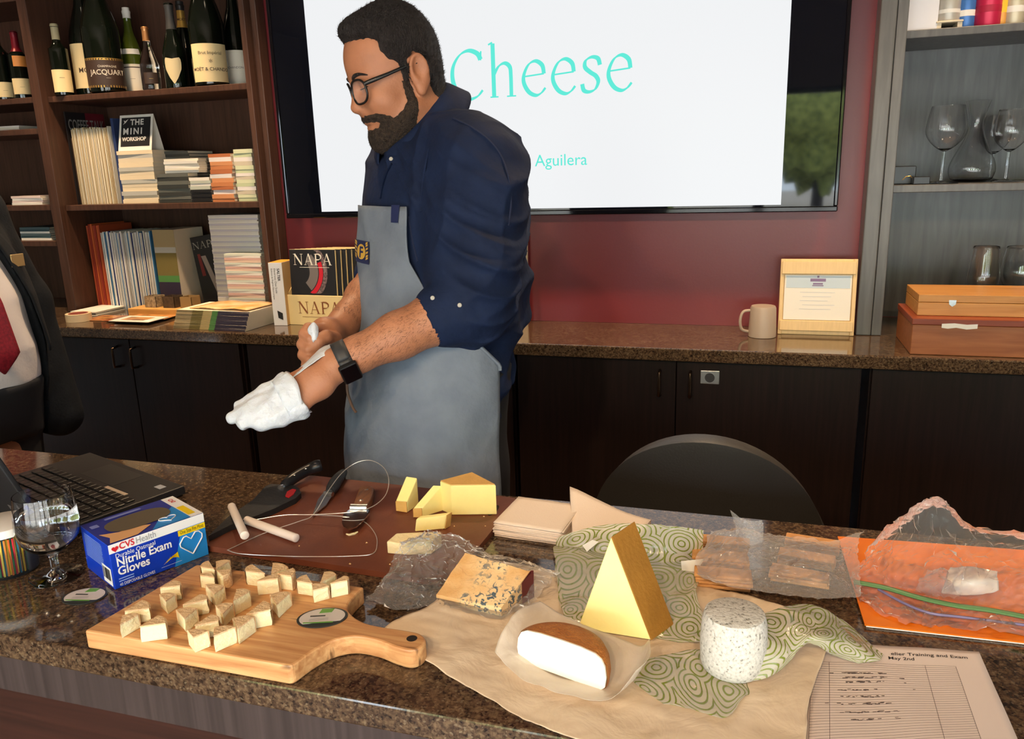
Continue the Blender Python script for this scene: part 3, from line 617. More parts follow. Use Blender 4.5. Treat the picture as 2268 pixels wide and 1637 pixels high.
WLB = ['back-left of the four-piece cluster by the glove box','back-right of the four-piece cluster by the glove box','front-right of the four-piece cluster by the glove box','front-left of the four-piece cluster by the glove box',
 'left piece of the middle cluster along the back of the board','back piece of the middle cluster along the back of the board','right piece of the middle cluster along the back of the board','front piece of the middle cluster along the back of the board',
 'left piece of the cluster behind the oval label','back piece of the cluster behind the oval label','right piece of the cluster behind the oval label','front piece of the cluster behind the oval label',
 'upper one of the pair at the edge beside the glove box','lower one of the pair at the edge beside the glove box','upper one of the pair at the far left board edge','lower one of the pair at the far left board edge',
 'bright-cut piece alone near the front left corner of the board','single piece just below the glove box cluster','upper one of the pair in the middle of the board','lower one of the pair in the middle of the board',
 'back one of the pair touching tip to tip at the centre','front one of the pair touching tip to tip at the centre','bright-cut piece left of the largest front piece','small flat piece nearest the front edge of the board',
 'largest bright piece nearest the front edge','tall piece leaning against the largest front piece','bright-cut piece beside the dark wood streak','single piece closest to the oval label']
for k, (tri, lb) in enumerate(zip(WED, WLB)):
    P = [Zp(180+x/2.908, 1220+y/2.908, BZ+WH) for x, y in tri]
    c = (P[0]+P[1]+P[2])/3; tip, e0, e1 = [Vector((p.x-c.x, p.y-c.y)) for p in P]
    shr = 1.0; tip, e0, e1 = tip*shr, e0*shr, e1*shr
    if (e0-tip).cross(e1-tip) < 0: e0, e1 = e1, e0
    arc = []
    mid = (e0+e1)/2; out = (mid-tip).normalized()
    for q in range(7):
        t_ = q/6; arc.append(e0.lerp(e1, t_)+out*(.0035*4*t_*(1-t_)))
    outl = [(tip.x, tip.y)]+[(p.x, p.y) for p in arc]
    wdg = thing('cheese_wedge', 'small soft cheese wedge, '+lb, 'cheese', (c.x, c.y, BZ+.0004), 0, 'cut soft cheese wedges on the paddle board')
    hh = WH*random.uniform(.9,1.08); pm_ = MB(); inner = [(x*.96, y*.96) for x, y in outl]
    n = len(outl)
    lev = [(1.0,.0),(1.03,.25),(1.02,.6),(.97,1.)]
    vs = [(x*s+nz(x*90+k,y*90,zz*4)*.0012, y*s+nz(x*90,y*90+k,zz*4)*.0012, zz*(hh-.0012)) for s, zz in lev for x, y in inner]
    fs = [tuple(range(n))[::-1], tuple(3*n+i for i in range(n))]+[(j*n+i, j*n+(i+1)%n, (j+1)*n+(i+1)%n, (j+1)*n+i) for j in range(3) for i in range(n)]
    obj('paste', MB().raw(vs, fs, 0, False), PASTE, wdg)
    top = MB().prism([(x*.965, y*.965) for x, y in outl], hh-.0011, hh+.0006)
    no = len(arc); rv = [(p.x*s, p.y*s, zz) for zz in (.0, hh+.0004) for s in (1.0,1.06) for p in arc]
    top.raw(rv, [(i, i+1, 2*no+i+1, 2*no+i) for i in range(no-1)]+[(no+i+1, no+i, 3*no+i, 3*no+i+1) for i in range(no-1)]+[(2*no+i, 2*no+i+1, 3*no+i+1, 3*no+i) for i in range(no-1)])
    obj('rind', top, RIND, wdg)

# ---------------------------------------------------------------- brown cutting board and what lies on it
BRB = mat('brown_board_composite', hexc(116,62,40), .5, col2=hexc(98,50,32), vscale=14., bump=.05, bscale=300)
b2x0, b2x1, b2y0, b2y1, b2t = -.742, -.352, .858, 1.135, .0085
cb = thing('cutting_board', 'large thin reddish-brown cutting board under the knives', 'board', ((b2x0+b2x1)/2, (b2y0+b2y1)/2, CT+.0005), -.035)
hwx, hwy = (b2x1-b2x0)/2, (b2y1-b2y0)/2; rr = .012
out = []
for cx_, cy_, a_ in ((hwx-rr,-hwy+rr,-PI/2),(hwx-rr,hwy-rr,0),(-hwx+rr,hwy-rr,PI/2),(-hwx+rr,-hwy+rr,PI)):
    out += [(cx_+rr*math.cos(a_+PI/2*k/5), cy_+rr*math.sin(a_+PI/2*k/5)) for k in range(6)]
obj('board', MB().prism(out, 0, b2t), BRB, cb)
obj('hand_slot', MB().prism([(hwx-.022+.006*math.cos(2*PI*k/20), hwy-.055+.02*math.sin(2*PI*k/20)) for k in range(20)], b2t, b2t+.0002), mat('hole_shadow', (.02,.012,.008), .9), cb)
BZ2 = CT+.0005+b2t
def flat(pxs, z): return [Zp(x, y, z) for x, y in pxs]
def zoomA(pts): return [(440+x/3.15, 1000+y/3.15) for x, y in pts]
# chef knife in a sheath
pl_ = flat([(462,1192),(505,1150),(560,1112),(588,1082),(600,1076),(650,1079),(663,1086),(667,1096),(655,1108),(610,1130),(560,1150),(510,1168)], BZ2+.006)
c = sum(pl_, Vector())/len(pl_); kn = thing('chef_knife', 'black-handled chef knife in a black plastic sheath with a red tab', 'knife', (c.x, c.y, BZ2+.0004))
obj('sheath', MB().prism([(p.x-c.x, p.y-c.y) for p in pl_], 0, .009), mat('sheath_black', (.013,.013,.013), .5, bump=.1, bscale=200), kn)
pr_ = flat([(632,1100),(636,1090),(648,1084),(656,1086),(650,1096),(640,1103)], BZ2+.0095); obj('red_tab', MB().prism([(p.x-c.x, p.y-c.y) for p in pr_], .009, .0102), mat('red_tab', hexc(190,26,34), .4), kn)
h0, h1, h2, h3 = Zp(628,1078,BZ2+.008), Zp(650,1060,BZ2+.014), Zp(685,1040,BZ2+.018), Zp(712,1030,BZ2+.022)
loc = lambda p: (p.x-c.x, p.y-c.y, p.z-BZ2)
obj('bolster', MB().tube([loc(Zp(622,1083,BZ2+.008)), loc(h0)], .006, 10), METAL, kn)
obj('handle', MB().tube([loc(p) for p in catmull([h0,h1,h2,h3], 5)], [.0075,.0085,.009,.0095,.0095,.0095,.0095,.0095,.0095,.0095,.0095,.01,.011,.011,.0105,.009][:16], 12), mat('handle_black', (.012,.012,.014), .3), kn)
for f_ in (.3,.6,.85): q_ = h0.lerp(h3, f_); obj('rivet', MB().lathe([(0,.001),(.0025,0)], 10, T=Matrix.Translation(loc(q_+Vector((0,-.002,.0092)))), cap=False), METAL, kn)
# paring knife
bl2 = flat([(692,1143),(704,1108),(718,1090),(733,1093),(736,1098),(722,1120)], BZ2+.004); c2 = sum(bl2, Vector())/len(bl2)
pk = thing('paring_knife', 'small paring knife with a dark textured handle and bare blade', 'knife', (c2.x, c2.y, BZ2+.0004))
obj('blade', MB().prism([(p.x-c2.x, p.y-c2.y) for p in bl2], .003, .0045), METAL, pk)
loc2 = lambda p: (p.x-c2.x, p.y-c2.y, p.z-BZ2)
obj('bolster', MB().tube([loc2(Zp(719,1093,BZ2+.006)), loc2(Zp(737,1096,BZ2+.006))], .0042, 8), METAL, pk)
obj('handle', MB().tube([loc2(p) for p in catmull([Zp(730,1092,BZ2+.008),Zp(738,1078,BZ2+.009),Zp(748,1062,BZ2+.010),Zp(764,1044,BZ2+.009)], 4)], [.006,.0075,.009,.0098,.0102,.0105,.0105,.0102,.0098,.009,.008,.0065,.004], 12), mat('handle_grey', (.03,.032,.036), .5, bump=.4, bscale=300), pk)
# spade knife
sp = [(1060,400),(1040,412),(1008,440),(998,490),(1010,525),(1045,545),(1100,525),(1150,480),(1195,425),(1195,408),(1150,400)]
sb_ = flat(zoomA(sp), BZ2+.012); c3 = sum(sb_, Vector())/len(sb_)
sk = thing('cheese_spade', 'spade-bladed cheese knife with a riveted wooden handle', 'knife', (c3.x, c3.y, BZ2+.0004))
obj('blade', MB().prism([(p.x-c3.x, p.y-c3.y) for p in sb_], .010, .0116), mat('mirror_steel', (.75,.75,.76), .06, 1.), sk)
loc3 = lambda p: (p.x-c3.x, p.y-c3.y, p.z-BZ2)
obj('neck', MB().tube([loc3(Zp(x,y,BZ2+.013)) for x, y in zoomA([(1062,392),(1178,394)])], .006, 8), METAL, sk)
hd = flat(zoomA([(1080,372),(1105,300),(1122,255),(1160,246),(1205,246),(1225,262),(1210,320),(1178,375)]), BZ2+.014)
WOODH = woodmat('handle_walnut', hexc(140,92,56), hexc(96,58,34), .35, (40,6,40), 4.)
bev(obj('handle', MB().prism([(p.x-c3.x, p.y-c3.y) for p in hd], .001, .016), WOODH, sk), .003)
for x, y in ((1130,342),(1170,268)): q_ = Zp(*zoomA([(x,y)])[0], BZ2+.016); obj('rivet', MB().lathe([(0,.0012),(.0035,0)], 12, T=Matrix.Translation((q_.x-c3.x, q_.y-c3.y, .016)), cap=False), METAL, sk)
# wire cutter: two white handles and the looping wire
wc = thing('wire_cutter', 'cheese wire with two white rod handles and looping steel wire', 'cutter', (*Zp(600,1170,BZ2).xy, BZ2+.0004)); w0 = wc.location
STK = mat('white_rod', hexc(238,226,216), .4)
def rod(a, b, za, zb):
    A, B = Zp(*a, BZ2+za)-w0, Zp(*b, BZ2+zb)-w0; n_ = 8
    d_ = (B-A).normalized()
    obj('handle', MB().tube([A-d_*.001, A]+[A.lerp(B, k/n_) for k in range(1,n_)]+[B, B+d_*.001], [.0045]+[.0062]*(n_+1)+[.0045], 14), STK, wc)
rod((513,1122),(542,1186),.011,.020); rod((546,1152),(656,1192),.007,.007)
wire1 = [(503,1219,.001),(583,1182,.002),(662,1155,.006),(694,1140,.008),(726,1089,.02),(757,1048,.035),(789,1025,.045),(821,1020,.05),(849,1035,.046),(861,1063,.038),(853,1098,.026),(821,1124,.02),(773,1135,.018),(694,1140,.012),(630,1141,.010),(567,1151,.008)]
wire2 = [(694,1141,.006),(757,1144,.012),(805,1155,.006),(830,1181,.002),(835,1206,.0015),(824,1227,.0015),(773,1232,.0015),(700,1233,.0015),(630,1232,.0015),(535,1227,.0015),(505,1219,.0012)]
for wr in (wire1, wire2): obj('wire', MB().tube([p-w0 for p in catmull([Zp(x, y, BZ2+h+.0006) for x, y, h in wr], 6)], .0006, 6), mat('bright_wire', (.8,.76,.7), .3, .7), wc)

# hard cheese block and slices on the brown board
HARD = mat('hard_cheese_paste', hexc(250,232,152), .4, sss=.15, var=.03, vscale=30, bump=.08, bscale=120); HRIND = mat('hard_cheese_rind', hexc(214,168,92), .6, var=.1, vscale=40, bump=.2, bscale=200)
def block(name, label, base, top, m, mrind=None, rind_faces=(), cat='cheese', group=None, zb=None):
    c = sum(base, Vector())/len(base); zb = zb if zb is not None else BZ2+.0005
    t = thing(name, label, cat, (c.x, c.y, zb), 0, group); n = len(base)
    vs = [(p.x-c.x, p.y-c.y, p.z-zb) for p in base+top]
    fs = [tuple(range(n))[::-1], tuple(n+i for i in range(n))]+[(i, (i+1)%n, n+(i+1)%n, n+i) for i in range(n)]
    o = obj('paste', MB().raw(vs, [f for k, f in enumerate(fs)]), m, t); bev(o, .0015, 2)
    if mrind:
        for k in rind_faces:
            f = fs[k]; cc = sum((Vector(vs[i]) for i in f), Vector())/len(f); nrm = (Vector(vs[f[1]])-Vector(vs[f[0]])).cross(Vector(vs[f[2]])-Vector(vs[f[1]])).normalized()
            q = [tuple(cc+(Vector(vs[i])-cc)*.97+nrm*.0003) for i in f]+[tuple(cc+(Vector(vs[i])-cc)*.96+nrm*.0014) for i in f]; m_ = len(f)
            obj('rind', MB().raw(q, [tuple(m_+i for i in range(m_))]+[(i, (i+1)%m_, m_+(i+1)%m_, m_+i) for i in range(m_)]), mrind, t)
    return t
z0 = BZ2+.0005
F0, F1 = Zp(1002,1141,z0), Zp(1101,1140,z0); hgt = Yp(1003,1076,F0.y).z-z0
Kb, Lb = Zp(1046,1047,z0+hgt), Zp(974,1066,z0+hgt)
B_ = [F0, F1, Vector((Kb.x, Kb.y, z0)), Vector((Lb.x, Lb.y, z0))]; T_ = [Vector((p.x, p.y, z0+hgt)) for p in B_]
block('cheese_block', 'large block of pale yellow hard cheese on the brown board', B_, T_, HARD, HRIND, (1,))
def slab(pxq, label, thick, dirv, hz_):
    P = [Zp(x, y, z0) for x, y in pxq]; d = Vector(dirv).normalized()*thick
    base = [P[0], P[1], P[1]+d, P[0]+d]; return base
def slice_(a, b, back, hL, hR, label):
    A, B = Zp(*a, z0), Zp(*b, z0); d = Vector(back)
    base = [A, B, B+d, A+d]; top = [A+Vector((0,0,hL*.55)), B+Vector((0,0,hL*.6)), B+d+Vector((0,0,hR)), A+d+Vector((0,0,hR))]
    block('cheese_slice', label, base, top, HARD, HRIND, (2,), group='hard cheese slices on the brown board')
slice_((878,1131),(903,1135),(.006,.03,0),.030,.046,'upright yellow cheese slice farthest from the cheese block')
slice_((916,1145),(936,1146),(.022,.030,0),.026,.042,'upright yellow cheese slice standing next to the cheese block')
A, B = Zp(918,1178,z0), Zp(984,1172,z0); d = Vector((.004,.012,0))
block('cheese_slice', 'low yellow cheese slice lying in front of the cheese block', [A,B,B+d,A+d], [A+Vector((.001,.006,.018)),B+Vector((.002,.006,.02)),B+d+Vector((.002,.004,.021)),A+d+Vector((0,.004,.019))], HARD, HRIND, (3,), group='hard cheese slices on the brown board')
A, B = Zp(858,1226,z0), Zp(955,1228,z0)
block('cheese_piece', 'pale cheese end poking out of the plastic wrap on the brown board', [A, A.lerp(B,.5)+Vector((0,-.004,0)), B, B+Vector((.006,.026,0)), A.lerp(B,.5)+Vector((.004,.03,0)), A+Vector((.004,.024,0))],
      [p+Vector((0,0,h)) for p, h in zip([A, A.lerp(B,.5)+Vector((0,-.004,0)), B, B+Vector((.006,.026,0)), A.lerp(B,.5)+Vector((.004,.03,0)), A+Vector((.004,.024,0))], (.018,.015,.02,.022,.019,.02))], mat('pale_cheese', hexc(244,226,176), .45, sss=.15, bump=.3, bscale=150), HRIND, ())
CRB = mat('crumb', hexc(232,196,140), .7)
for k, (x, y) in enumerate(((878,1185),(905,1188),(663,1210),(980,1172),(1072,1145),(1075,1166),(1006,1166),(864,1251),(775,1250),(812,1203))):
    p = Zp(x, y, BZ2); s_ = random.uniform(.0008,.0016)
    o = obj('crumb', MB().raw([(s_*1.5,0,0),(-s_,s_,0),(-s_,-s_,0),(0,0,s_*1.3)], [(0,1,3),(1,2,3),(2,0,3),(0,2,1)]), CRB, None, (p.x, p.y, BZ2+.0003), random.random()*6); tag(o, 'tiny pale cheese crumb on the brown board', 'crumb', 'crumbs on the brown board')
sv = [Zp(x,y,BZ2+.0015) for x, y in zoomA([(1030,576),(1050,582),(1085,574),(1110,562)])]
o = obj('cheese_shaving', MB().tube(sv, [.001,.0018,.002,.001], 6), mat('pale_cheese', hexc(244,226,176)), None); tag(o, 'thin curled cheese shaving in front of the spade blade', 'cheese')
# ================================================================== papers, wraps and the big cheeses
# napkin stacks
NAPK = mat('napkin_paper', hexc(240,222,204), .85, bump=.15, bscale=500)
def napkin_mesh(w_, d_, lift, seed):
    return MB().grid(lambda u, v: ((u-.5)*w_, (v-.5)*d_, lift*max(0, v-.35)**2*3+.0006*nz(u*5, v*5, seed)), 10, 10)
n0, n1, n2 = Zp(1113,1190,CT), Zp(1264,1212,CT), Zp(1132,1128,CT)
nw, nd = (n1-n0).length, (n2-n0).length; na = math.atan2(n1.y-n0.y, n1.x-n0.x); nc = (n1+n2)/2
for k in range(11):
    o = obj('paper_napkin', napkin_mesh(nw, nd, 0, k), NAPK, None, (nc.x+random.uniform(-.002,.002), nc.y+random.uniform(-.002,.002), CT+.0012+k*.0021), na+random.uniform(-.03,.03)); solid(o, .0016)
    tag(o, 'cream paper napkin in the flat stack beside the cutting board', 'napkin', 'flat stack of napkins')
for k in range(9):
    def fn(u, v, k=k):
        a, b = Zp(1268,1205,CT+.004), Zp(1412,1215,CT+.004); c_, d_ = Yp(1262,1088,1.13), Yp(1442,1162,1.10)
        p = a.lerp(b, u).lerp(c_.lerp(d_, u), v); p.z = CT+.002+k*.0019+ (lerp(c_.z, d_.z-.008*math.sin(PI*u), u)-CT-.01)*v**1.6; p.y += (k-4)*.0006*(1-v); p.z += .001*nz(u*4, v*4, k)
        return tuple(p)
    o = obj('paper_napkin', MB().grid(fn, 10, 10), NAPK); solid(o, .0015)
    tag(o, 'cream paper napkin in the stack curling up before the chair', 'napkin', 'curled stack of napkins')

# waxed paper sheet under the cheeses
rows = [[(850,1395,.006),(905,1440,.003),(1000,1500,.002),(1110,1562,.002),(1215,1612,.002),(1320,1650,.002),(1470,1690,.002),(1640,1730,.003),(1780,1735,.004)],
        [(880,1372,.010),(1000,1420,.004),(1100,1460,.003),(1200,1510,.003),(1320,1560,.003),(1440,1590,.003),(1560,1620,.003),(1680,1650,.003),(1785,1660,.008)],
        [(950,1340,.012),(1060,1370,.005),(1150,1400,.003),(1260,1430,.003),(1370,1460,.003),(1480,1490,.003),(1580,1520,.003),(1680,1545,.004),(1795,1545,.012)],
        [(1000,1300,.006),(1090,1320,.004),(1180,1335,.003),(1290,1350,.003),(1400,1370,.003),(1500,1390,.003),(1600,1400,.003),(1720,1420,.004),(1828,1435,.016)],
        [(1070,1232,.008),(1130,1245,.004),(1210,1262,.003),(1310,1280,.003),(1400,1290,.003),(1490,1295,.003),(1580,1300,.004),(1700,1330,.012),(1820,1380,.020)]]
rows = [[Zp(x, y, CT+h) for x, y, h in r] for r in rows]
o = sheet('waxed_paper', rows, 90, 60, WAX, None, .0025, 28., CT+.0002); solid(o, .0003, 1); tag(o, 'large crumpled tan sheet of waxed paper spread under the cheeses', 'paper')
PZ = CT+.0045
# blue cheese wedge
def bluemat():
    m = mat('blue_cheese', hexc(226,184,128), .55, sss=.1); nt = m.node_tree; N, L, p = nodes_of(m); tc = N.new('ShaderNodeTexCoord')
    n = N.new('ShaderNodeTexNoise'); n.inputs['Scale'].default_value = 170; n.inputs['Detail'].default_value = 4; n.inputs['Distortion'].default_value = .8; L.new(tc.outputs['Object'], n.inputs['Vector'])
    n2 = N.new('ShaderNodeTexNoise'); n2.inputs['Scale'].default_value = 22; n2.inputs['Detail'].default_value = 2; L.new(tc.outputs['Object'], n2.inputs['Vector'])
    a = ramp(nt, n.outputs['Fac'], [(.52, (0,0,0)), (.57, (1,1,1))]); b = ramp(nt, n2.outputs['Fac'], [(.44, (0,0,0)), (.56, (1,1,1))])
    v = mixc(nt, (0,0,0), a, b)
    base = ramp(nt, n2.outputs['Fac'], [(.3, hexc(214,160,96)), (.6, hexc(238,206,156))])
    L.new(mixc(nt, base, hexc(84,98,108), v), p.inputs['Base Color'])
    bp = N.new('ShaderNodeBump'); bp.inputs['Strength'].default_value = .35; bp.inputs['Distance'].default_value = .003; L.new(n.outputs['Fac'], bp.inputs['Height']); L.new(bp.outputs[0], p.inputs['Normal']); return m
bA, bB, bC, bD = Zp(1030,1225,CT+.043), Zp(1174,1266,CT+.040), Zp(1110,1346,CT+.016), Zp(966,1318,CT+.014)
c = (bA+bB+bC+bD)/4; bt = thing('blue_cheese', 'slab of crumbly blue-veined cheese on crumpled plastic', 'cheese', (c.x, c.y, PZ))
lc = lambda p: Vector((p.x-c.x, p.y-c.y, p.z-PZ))
fl_ = lambda p, d=Vector((0,0,0)): Vector((p.x-c.x+d.x, p.y-c.y+d.y, 0))
def bluefn(u, v):
    t = lc(bD).lerp(lc(bC), u).lerp(lc(bA).lerp(lc(bB), u), v); t.z += .0015*nz(t.x*60, t.y*60, 1)+.0008*nz(t.x*200, t.y*200, 3); return t
mb = MB(); N_ = 20
top = [bluefn(i/N_, j/N_) for j in range(N_+1) for i in range(N_+1)]
mb.grid(lambda u, v: tuple(bluefn(u, v)), N_, N_)
def skirt(f, n=20): mb.grid(lambda u, v: tuple(Vector((f(u).x*(1.0+.0*v), f(u).y, f(u).z*(1-v)))), n, 4)
skirt(lambda u: bluefn(u, 0)); skirt(lambda u: bluefn(1, u)); skirt(lambda u: bluefn(1-u, 1)); skirt(lambda u: bluefn(0, 1-u))
obj('paste', mb, bluemat(), bt)
e0, e1 = lc(bB), lc(bC)
obj('rind', MB().raw([tuple(e0+Vector((.001,0,.0015))), tuple(e0+Vector((.004,.002,.001))), tuple(Vector((e0.x+.004,e0.y+.002,.0))), tuple(Vector((e0.x+.001,e0.y,0))), tuple(e0.lerp(e1,.35)+Vector((.002,0,.001))), tuple(Vector((e0.lerp(e1,.35).x+.002,e0.lerp(e1,.35).y,0)))], [(0,1,2,3),(4,0,3,5),(1,4,5,2)]), mat('dark_red_rind', hexc(98,36,34), .5), bt)
# triangular wedge of yellow cheese
GRUY = mat('yellow_wedge_paste', hexc(250,236,156), .4, sss=.15, var=.03, vscale=25, bump=.06, bscale=90); GRIND = mat('brown_wedge_rind', hexc(160,112,44), .55, var=.12, vscale=20, bump=.15, bscale=200)
tz = PZ+.0045
BL, BR = Zp(1279,1392,tz), Zp(1441,1418,tz); A_ = Yp(1353,1190,.822); ex = Vector((.020,.037,0))
c = (BL+BR)/2+ex/2; tw = thing('cheese_wedge', 'tall triangular wedge of yellow cheese standing on patterned wrap', 'cheese', (c.x, c.y, tz))
lo = lambda p: tuple(Vector((p.x-c.x, p.y-c.y, p.z-tz)))
Ab = A_+ex+Vector((0,0,.004))
o = obj('paste', MB().raw([lo(p) for p in (BL,BR,A_,BL+ex,BR+ex,Ab)], [(0,1,2),(3,5,4),(0,3,4,1),(1,4,5,2),(2,5,3,0)]), GRUY, tw); bev(o, .0012)
q = [Vector(lo(p)) for p in (BR,BR+ex,Ab,A_)]; nrm = (q[1]-q[0]).cross(q[3]-q[0]).normalized()
obj('rind', MB().raw([tuple(p+nrm*.0004) for p in q]+[tuple(p+nrm*.0022) for p in q], [(4,5,6,7),(0,1,5,4),(1,2,6,5),(2,3,7,6),(3,0,4,7)]), GRIND, tw)
# half wheel of smoked cheese
SMK = mat('smoked_rind', hexc(176,104,42), .45, col2=hexc(196,126,60), vscale=120, bump=.4, bscale=400); SMP = mat('smoked_paste', hexc(250,244,226), .4, sss=.15)
sL, sR = Zp(1149,1461,PZ+.003), Zp(1342,1531,PZ+.003); c = (sL+sR)/2; R_ = (sR-sL).length/2; sa = math.atan2(sR.y-sL.y, sR.x-sL.x)
sm = thing('smoked_cheese', 'half round of brown-skinned smoked cheese with a bright white cut face', 'cheese', (c.x, c.y, PZ+.002), sa)
Hs = .041
def smk(u, v):      # u around the half disc, v up the rounded side and over the top
    th = u*PI
    pr = [(0.90,0),(1.0,.12),(1.03,.4),(1.0,.7),(.92,.9),(.78,1.0),(.45,1.05),(0,1.06)]
    k = v*(len(pr)-1); i = min(int(k), len(pr)-2); f = k-i
    r = lerp(pr[i][0], pr[i+1][0], f); z = lerp(pr[i][1], pr[i+1][1], f)
    return (R_*r*math.cos(th), R_*.82*r*math.sin(th), Hs*z)
obj('rind', MB().grid(smk, 28, 21), SMK, sm)
pr = [(0.90,0),(1.0,.12),(1.03,.4),(1.0,.7),(.92,.9),(.78,1.0),(.45,1.05),(0,1.06)]
outl = [(R_*.985*r, Hs*.975*z+.0006) for r, z in pr]+[(-R_*.985*r, Hs*.975*z+.0006) for r, z in pr[::-1]][1:]
obj('paste', MB().raw([(x, -.0012, z) for x, z in outl]+[(x, .001, z) for x, z in outl], [tuple(range(len(outl))), tuple(range(len(outl), 2*len(outl)))[::-1]]+[(i, len(outl)+i, len(outl)+(i+1)%len(outl), (i+1)%len(outl)) for i in range(len(outl))]), SMP, sm)
# glassine cradle around it
dx, dy = Vector((math.cos(sa), math.sin(sa), 0)), Vector((-math.sin(sa), math.cos(sa), 0))
rows = [[c-dx*.075-dy*.012+Vector((0,0,.008)), c-dx*.03-dy*.030+Vector((0,0,.004)), c+dx*.02-dy*.030+Vector((0,0,.004)), c+dx*.064-dy*.018+Vector((0,0,.006)), c+dx*.085-dy*.004+Vector((0,0,.036))],
        [c-dx*.078+dy*.008+Vector((0,0,.022)), c-dx*.03-dy*.004+Vector((0,0,.0005)), c+dx*.02-dy*.004+Vector((0,0,.0005)), c+dx*.068+dy*.006+Vector((0,0,.006)), c+dx*.092+dy*.012+Vector((0,0,.044))],
        [c-dx*.076+dy*.04+Vector((0,0,.032)), c-dx*.03+dy*.02+Vector((0,0,.0005)), c+dx*.02+dy*.02+Vector((0,0,.0005)), c+dx*.068+dy*.028+Vector((0,0,.008)), c+dx*.084+dy*.036+Vector((0,0,.044))],
        [c-dx*.07+dy*.075+Vector((0,0,.026)), c-dx*.03+dy*.074+Vector((0,0,.018)), c+dx*.02+dy*.07+Vector((0,0,.016)), c+dx*.06+dy*.062+Vector((0,0,.02)), c+dx*.074+dy*.058+Vector((0,0,.034))]]
o = sheet('glassine_wrap', rows, 44, 30, WAX2, None, .0015, 40., PZ-.003, seed=4.); solid(o, .0002); tag(o, 'thin translucent paper wrap cradling the smoked cheese', 'wrap')
# ring-printed wrap standing behind the triangular wedge
def R3(l): return [Yp(x, y, Y) for x, y, Y in l]
rows = [R3([(1232,1192,.985),(1290,1172,.99),(1360,1158,.985),(1440,1162,.985),(1500,1166,.99),(1560,1176,.995)]),
        R3([(1228,1265,.965),(1290,1250,.97),(1360,1245,.965),(1440,1250,.965),(1510,1255,.975),(1556,1255,.985)]),
        [Zp(1240,1338,CT+.012),Zp(1300,1325,CT+.011),Zp(1370,1325,CT+.010),Zp(1440,1330,CT+.010),Zp(1510,1335,CT+.014),Zp(1545,1330,CT+.024)],
        [Zp(1262,1385,CT+.011),Zp(1310,1392,CT+.0095),Zp(1380,1400,CT+.0095),Zp(1450,1412,CT+.0095),Zp(1520,1420,CT+.010),Zp(1590,1420,CT+.014)]]
o = sheet('ring_wrap', rows, 64, 56, RINGS, None, .0022, 30., CT+.007, seed=2., uvs=2.3); solid(o, .0002); tag(o, 'green ring-patterned cellophane standing up behind the yellow wedge', 'wrap')
for k, pl4 in enumerate(([(1290,1208,.97),(1312,1196,.97),(1326,1200,.97),(1300,1222,.97)], [(1508,1243,.955),(1560,1238,.955),(1540,1270,.955),(1530,1303,.955),(1512,1280,.955)])):
    P = R3(pl4); o = obj('torn_label', MB().raw([tuple(p) for p in P], [tuple(range(len(P)))]), PAPER); solid(o, .0004); tag(o, ['small torn white label on the upright ring wrap, nearer the napkins','large torn white label on the upright ring wrap, nearer the crackers'][k], 'label')
# goat cheese
gc = Zp(1622,1478,PZ); GR = .0335; GH = .066
def goatmat():
    m = mat('white_mould_rind', hexc(228,226,218), .75); nt = m.node_tree; N, L, p = nodes_of(m); tc = N.new('ShaderNodeTexCoord')
    n = N.new('ShaderNodeTexNoise'); n.inputs['Scale'].default_value = 300; n.inputs['Detail'].default_value = 5; L.new(tc.outputs['Object'], n.inputs['Vector'])
    L.new(ramp(nt, n.outputs['Fac'], [(.32, hexc(120,118,110)), (.40, hexc(196,194,188)), (.6, hexc(216,214,208))]), p.inputs['Base Color'])
    b = N.new('ShaderNodeBump'); b.inputs['Strength'].default_value = .5; b.inputs['Distance'].default_value = .003; L.new(n.outputs['Fac'], b.inputs['Height']); L.new(b.outputs[0], p.inputs['Normal']); return m
gt = thing('goat_cheese', 'small white mould-ripened cheese drum with a tan top', 'cheese', (gc.x, gc.y, PZ+.0005), 0)
obj('rind', MB().lathe([(0,0),(.028,0),(.0315,.003),(GR,.010),(GR*1.02,.03),(GR*.98,.055),(GR*.9,.064),(.0265,.0655)], 40), goatmat(), gt)
obj('top', MB().lathe([(.0265,.0652),(.020,.063),(.0,.0625)], 40, cap=False), mat('tan_cheese_top', hexc(214,170,142), .8, var=.15, vscale=200, bump=.4, bscale=300), gt)
# ring wrap draped from the drum over the form
rows = [[Yp(1650,1362,.80), Yp(1700,1352,.82), Yp(1760,1338,.845), Yp(1820,1345,.85), Yp(1860,1368,.85), Yp(1905,1405,.85), Zp(1955,1448,CT+.008)],
        [Yp(1662,1385,.775), Yp(1715,1390,.79), Yp(1770,1380,.805), Yp(1810,1388,.81), Yp(1850,1400,.81), Yp(1890,1420,.815), Zp(1950,1462,CT+.006)],
        [Yp(1690,1450,.75), Yp(1735,1440,.765), Yp(1770,1420,.78), Yp(1800,1410,.785), Yp(1830,1420,.79), Zp(1880,1445,CT+.018), Zp(1920,1465,CT+.006)],
        [Zp(1640,1512,CT+.006), Zp(1700,1500,CT+.012), Zp(1745,1470,CT+.018), Zp(1785,1430,CT+.03), Zp(1810,1432,CT+.028), Zp(1850,1452,CT+.012), Zp(1900,1468,CT+.005)]]
o = sheet('ring_wrap', rows, 60, 36, RINGS, None, .0022, 36., CT+.003, seed=6., uvs=2.6); solid(o, .0002); tag(o, 'green ring-patterned wrap draped from the white cheese drum onto the form', 'wrap')
